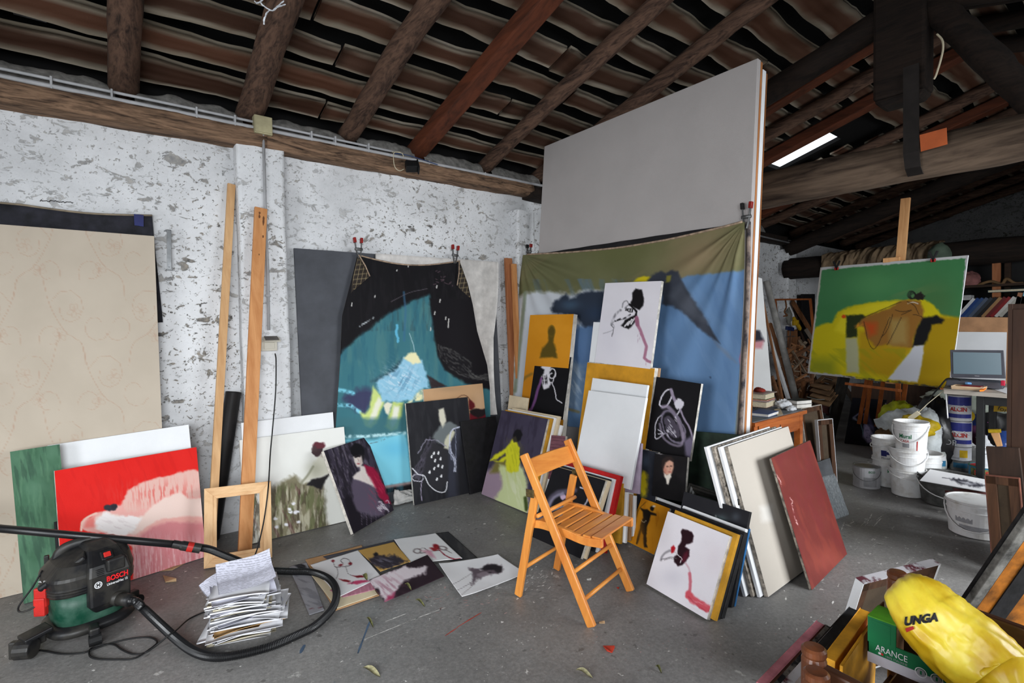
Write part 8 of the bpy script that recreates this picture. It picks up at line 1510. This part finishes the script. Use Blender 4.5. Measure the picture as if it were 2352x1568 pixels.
lean_front('pink canvas outermost of those leaning on the armchair fronts', cM((1365, 425))[0], cM((300, 1560))[0], .47, .024, .42, 'pink_paint', 'pink_paint', sp=.16); lean_front('brown-edged canvas second of those leaning on the armchair fronts', cM((1455, 465))[0], cM((400, 1590))[0], .475, .012, .42, 'brown_edge', sp=.14); lean_front('grey-edged canvas third of those leaning on the armchair fronts', cM((1530, 490))[0], cM((560, 1600))[0], .48, .02, .42, 'edge_mess', sp=.12); lean_front('white and maroon edged canvas fourth of those leaning on the armchairs', cM((1640, 545))[0], cM((680, 1640))[0], .49, .022, .42, 'maroon_edge', sp=.10)
lean_front('black canvas between the maroon-edged and the yellow canvas', cM((2090, 220))[0], cM((1300, 1150))[0], .49, .045, .44, 'black_side', sp=.09); lean_front('yellow-edged canvas standing against the armchair with the crate', cM((2200, 200))[0], cM((1560, 1090))[0], .52, .03, .44, 'yellow_edge', sp=.06); lean_front('thin ochre canvas nearest the crate on the armchair', cM((2330, 260))[0], cM((1700, 1180))[0], .53, .008, .44, 'yellow_edge', sp=.04)
# canvas seen from behind, beyond the post
a_, b_ = pz(1983, 1340, .5), pz(2159, 1295, .5); e_ = unit(b_-a_); out = np.array([-e_[1], e_[0], 0]); out = out if out[1] > 0 else -out; dn = unit(np.array([0, 0, -1])+out*.28)
qb_ = np.array([a_, b_, b_+dn*.46, a_+dn*.46]); nb_ = np.cross(e_, dn); nb_ = nb_ if nb_[1] < 0 else -nb_; tcb = thing('canvas_back', 'white-edged canvas turned backwards behind the turned chair post', 'canvas', base_of(qb_))
for i in range(4): c4 = qb_.mean(0); ins = unit(c4-(qb_[i]+qb_[(i+1) % 4])/2); obj('stretcher_bar', bar(qb_[i]+ins*.02-nb_*.012, qb_[(i+1) % 4]+ins*.02-nb_*.012, .04, .02, ins), 'back_brown', tcb); obj('canvas_edge', bar(qb_[i]-nb_*.014, qb_[(i+1) % 4]-nb_*.014, .004, .032, ins), 'maroon_edge' if i == 0 else 'primed_white', tcb)
obj('linen', (np.concatenate([qb_-nb_*.026, qb_-nb_*.030]), [(0, 1, 2, 3), (7, 6, 5, 4)]), 'linen_back', tcb)
# big slanting frame at the right edge
P0, P1 = px(2236, 1384, 2.5), px(2352, 1217, 2.5); dr_ = unit(P1-P0); P0 = P0-dr_*.30; P1 = P1+dr_*.35; wv = np.array([.35, -.10, -.42]); qn = np.array([P0, P1, P1+wv, P0+wv]); mat('slate_edge', (128, 126, 121), .6, var=.25, vs=20)
nn_ = unit(np.cross(P1-P0, wv)); nn_ = nn_ if nn_@(CAM-P0) > 0 else -nn_; up_ = unit(np.cross(dr_, nn_)); up_ = up_ if up_[2] > 0 else -up_
tsl = thing('slanting_canvas', 'orange canvas with a grey edge slanting down at the right border', 'canvas', P0); 
obj('stretcher_body', (np.concatenate([qn, qn-nn_*.02]), [(0, 1, 2, 3), (7, 6, 5, 4)]+[((i+1) % 4, (i+1) % 4+4, i+4, i) for i in range(4)]), 'burnt_orange', tsl); obj('grey_edge', bar(P0+up_*.012, P1+up_*.012, .036, .03, up_), 'slate_edge', tsl, bevel=.003); obj('dark_edge', bar(P0+up_*.033-nn_*.012, P1+up_*.033-nn_*.012, .006, .01, up_), 'black_side', tsl); obj('dark_band', bar(P0-up_*.012+nn_*.004, P1-up_*.012+nn_*.004, .012, .004, up_), 'black_side', tsl); obj('dark_band', bar(P0-up_*.115+nn_*.003, P1-up_*.115+nn_*.003, .07, .004, up_), 'black_side', tsl)
# orange crate
mat('crate_green', (14, 112, 66), .5, var=.06, bump=.03); mat('crate_lime', (96, 176, 40), .5, var=.15); mat('crate_white', (200, 196, 206), .6, var=.04); mat('crate_kraft', (120, 84, 56), .8)
cr = thing('fruit_crate', 'green and white cardboard orange crate on the armchair seat', 'crate', (1.76, .4, .46)); CX = 1.705; y0_, y1_ = .545, .05; cz0, cz1, cz2 = .475, .545, .605; wdt = .125
obj('side_wall', box((CX, y1_, cz0+.028), (CX+.004, y0_, cz1)), 'crate_green', cr); obj('white_band', box((CX-.0006, y1_, cz0), (CX+.004, y0_, cz0+.028)), 'crate_white', cr); obj('corner_panel', box((CX-.0012, y0_-.068, cz1-.012), (CX+.004, y0_, cz2)), 'crate_green', cr, bevel=.001); obj('corner_tab', box((CX-.002, y0_-.056, cz1+.002), (CX-.0012, y0_-.010, cz2-.006)), 'crate_green', cr); obj('corner_top', box((CX, y0_-.07, cz2), (CX+.085, y0_, cz2+.003)), 'crate_lime', cr); obj('end_wall', box((CX, y0_-.003, cz0), (CX+wdt, y0_, cz2)), 'crate_kraft', cr); obj('far_wall', box((CX+wdt-.004, y1_, cz0), (CX+wdt, y0_, cz1)), 'crate_kraft', cr); obj('floor_panel', box((CX, y1_, cz0), (CX+wdt, y0_, cz0+.004)), 'crate_kraft', cr); obj('inner_post', box((CX+.004, y0_-.07, cz0), (CX+.06, y0_-.067, cz2)), 'crate_kraft', cr)
text('ARANCE', (CX-.001, y0_-.020, cz1-.028), (0, -1, 0), (0, 0, 1), .017, 'print_white', cr, width=.075); text('100% ITALIANE', (CX-.001, y0_-.045, cz1-.038), (0, -1, 0), (0, 0, 1), .006, 'label_grey', cr, width=.05)
for k, m_ in enumerate(('label_green', 'print_white', 'label_red')): obj('flag', box((CX-.0014, y0_-.027-k*.006, cz1-.037), (CX-.0008, y0_-.021-k*.006, cz1-.031)), m_, cr)
for k in range(5): c0 = np.array([CX-.001, y0_-.125-k*.034, cz0+.030]); ring(c0, (0, -1, 0), (0, 0, 1), .0115, .0135, 'print_white', cr); ring(c0, (0, -1, 0), (0, 0, 1), .0005, .0095, 'label_grey', cr); obj('icon', tbox(c0-[.0015, 0, 0], (0, 1, 0), (.004, .010, .0006), (0, 0, 1)), 'crate_green', cr)
# yellow carrier bag
m_y, nt_y, b_y = nm('bag_printed'); tcn = node(nt_y, 'ShaderNodeTexCoord'); n_y = node(nt_y, 'ShaderNodeTexNoise', i_Scale=9., i_Detail=5.); nt_y.links.new(tcn.outputs['Object'], n_y.inputs[0]); r_y = node(nt_y, 'ShaderNodeValToRGB'); r_y.color_ramp.elements[0].color = L4((206, 164, 24)); r_y.color_ramp.elements[1].color = L4((246, 222, 70)); r_y.color_ramp.elements[0].position = .38; r_y.color_ramp.elements[1].position = .58; nt_y.links.new(n_y.outputs[0], r_y.inputs[0]); nt_y.links.new(r_y.outputs[0], b_y.inputs['Base Color']); b_y.inputs['Roughness'].default_value = .35; b_y.inputs['Subsurface Weight'].default_value = .1
bp_ = [pz(2100, 1358, .71), pz(2110, 1380, .71), pz(2134, 1412, .69), pz(2180, 1454, .66), pz(2235, 1500, .63), pz(2290, 1550, .60), pz(2330, 1600, .58)]; path = smoothpath(bp_, 12); tt = np.linspace(0, 1, len(path)); rad = np.interp(tt, [0, .06, .18, .35, .6, .85, 1], [.016, .05, .074, .084, .088, .08, .03])
V, F = tube(path, rad, 72); cpt = np.repeat(path, 72, 0); ang = np.tile(np.linspace(0, 2*pi, 72, endpoint=False), len(path)); t2_ = np.repeat(tt, 72); kf = 1+.16*(fbm(np.cos(ang)*1.6+4, np.sin(ang)*1.6+t2_*2.2, 12)-.5)*2-.16*np.abs(fbm(np.cos(ang)*3+9+t2_*3, np.sin(ang)*3+t2_*3.5, 15)-.5)*2-.05*np.abs(fbm(np.cos(ang)*7+9, np.sin(ang)*7+t2_*1.5, 19)-.5)*2+.06; V = cpt+(V-cpt)*kf[:, None]
yb2 = tag(obj('carrier_bag', (V, F), 'bag_printed', smooth=True), 'full yellow carrier bag with bold dark lettering lying in the crate', 'bag')
from mathutils.bvhtree import BVHTree
bvh = BVHTree.FromPolygons([tuple(v) for v in V], [tuple(f) for f in F])
def decal(body, px0, pxd, pyd, hpx, wpx, m, parent, bold=.04):
    o = text(body, (0, 0, 0), (1, 0, 0), (0, 1, 0), 1., m, None, 'lettering', 0., bold); W_ = np.array([v.co for v in o.data.vertices])+np.array(o.location); W_[:, 0] *= wpx/W_[:, 0].max(); W_[:, 1] *= hpx; org = root_loc(parent)
    for i, v in enumerate(o.data.vertices):
        x = px0[0]+pxd[0]*W_[i, 0]+pyd[0]*W_[i, 1]; y = px0[1]+pxd[1]*W_[i, 0]+pyd[1]*W_[i, 1]; d = Vector(unit(ray(x, y))); h = bvh.ray_cast(Vector(CAM), d)[0]; h = np.array(h)-np.array(d)*.0045 if h is not None else pz(x, y, .66); v.co = h-org
    o.location = (0, 0, 0); o.parent = parent
decal('UNGA', (2076, 1438), unit((1, -.14)), (.12, -1), 22, 80, 'print_black', yb2, .06)
for k in range(1): q = [np.array(bvh.ray_cast(Vector(CAM), Vector(unit(ray(x, y))))[0] if bvh.ray_cast(Vector(CAM), Vector(unit(ray(x, y))))[0] is not None else pz(x, y, .68))-unit(ray(x, y))*.007 for x, y in ((2079, 1443), (2097, 1437), (2100, 1444), (2082, 1452))]; obj('red_bar', (np.array(q), [(0, 1, 2, 3)]), 'label_red', yb2)
mat('dark_cloth2', (34, 34, 40), .85, var=.3); heap('dark_clothes', 'dark clothes heaped on the armchair seat around the crate', 'cloth', (1.52, .22, .46), (.22, .26, .06), 81, 'dark_cloth2', .3, flat=.441); mat('blue_item', (40, 60, 130), .5); tag(obj('blue_notebook', tbox((1.42, .36, .52), (0, 1, 0), (.12, .16, .012), (1, 0, .1)), 'blue_item'), 'blue notebook lying in the armchair below the crate', 'notebook')
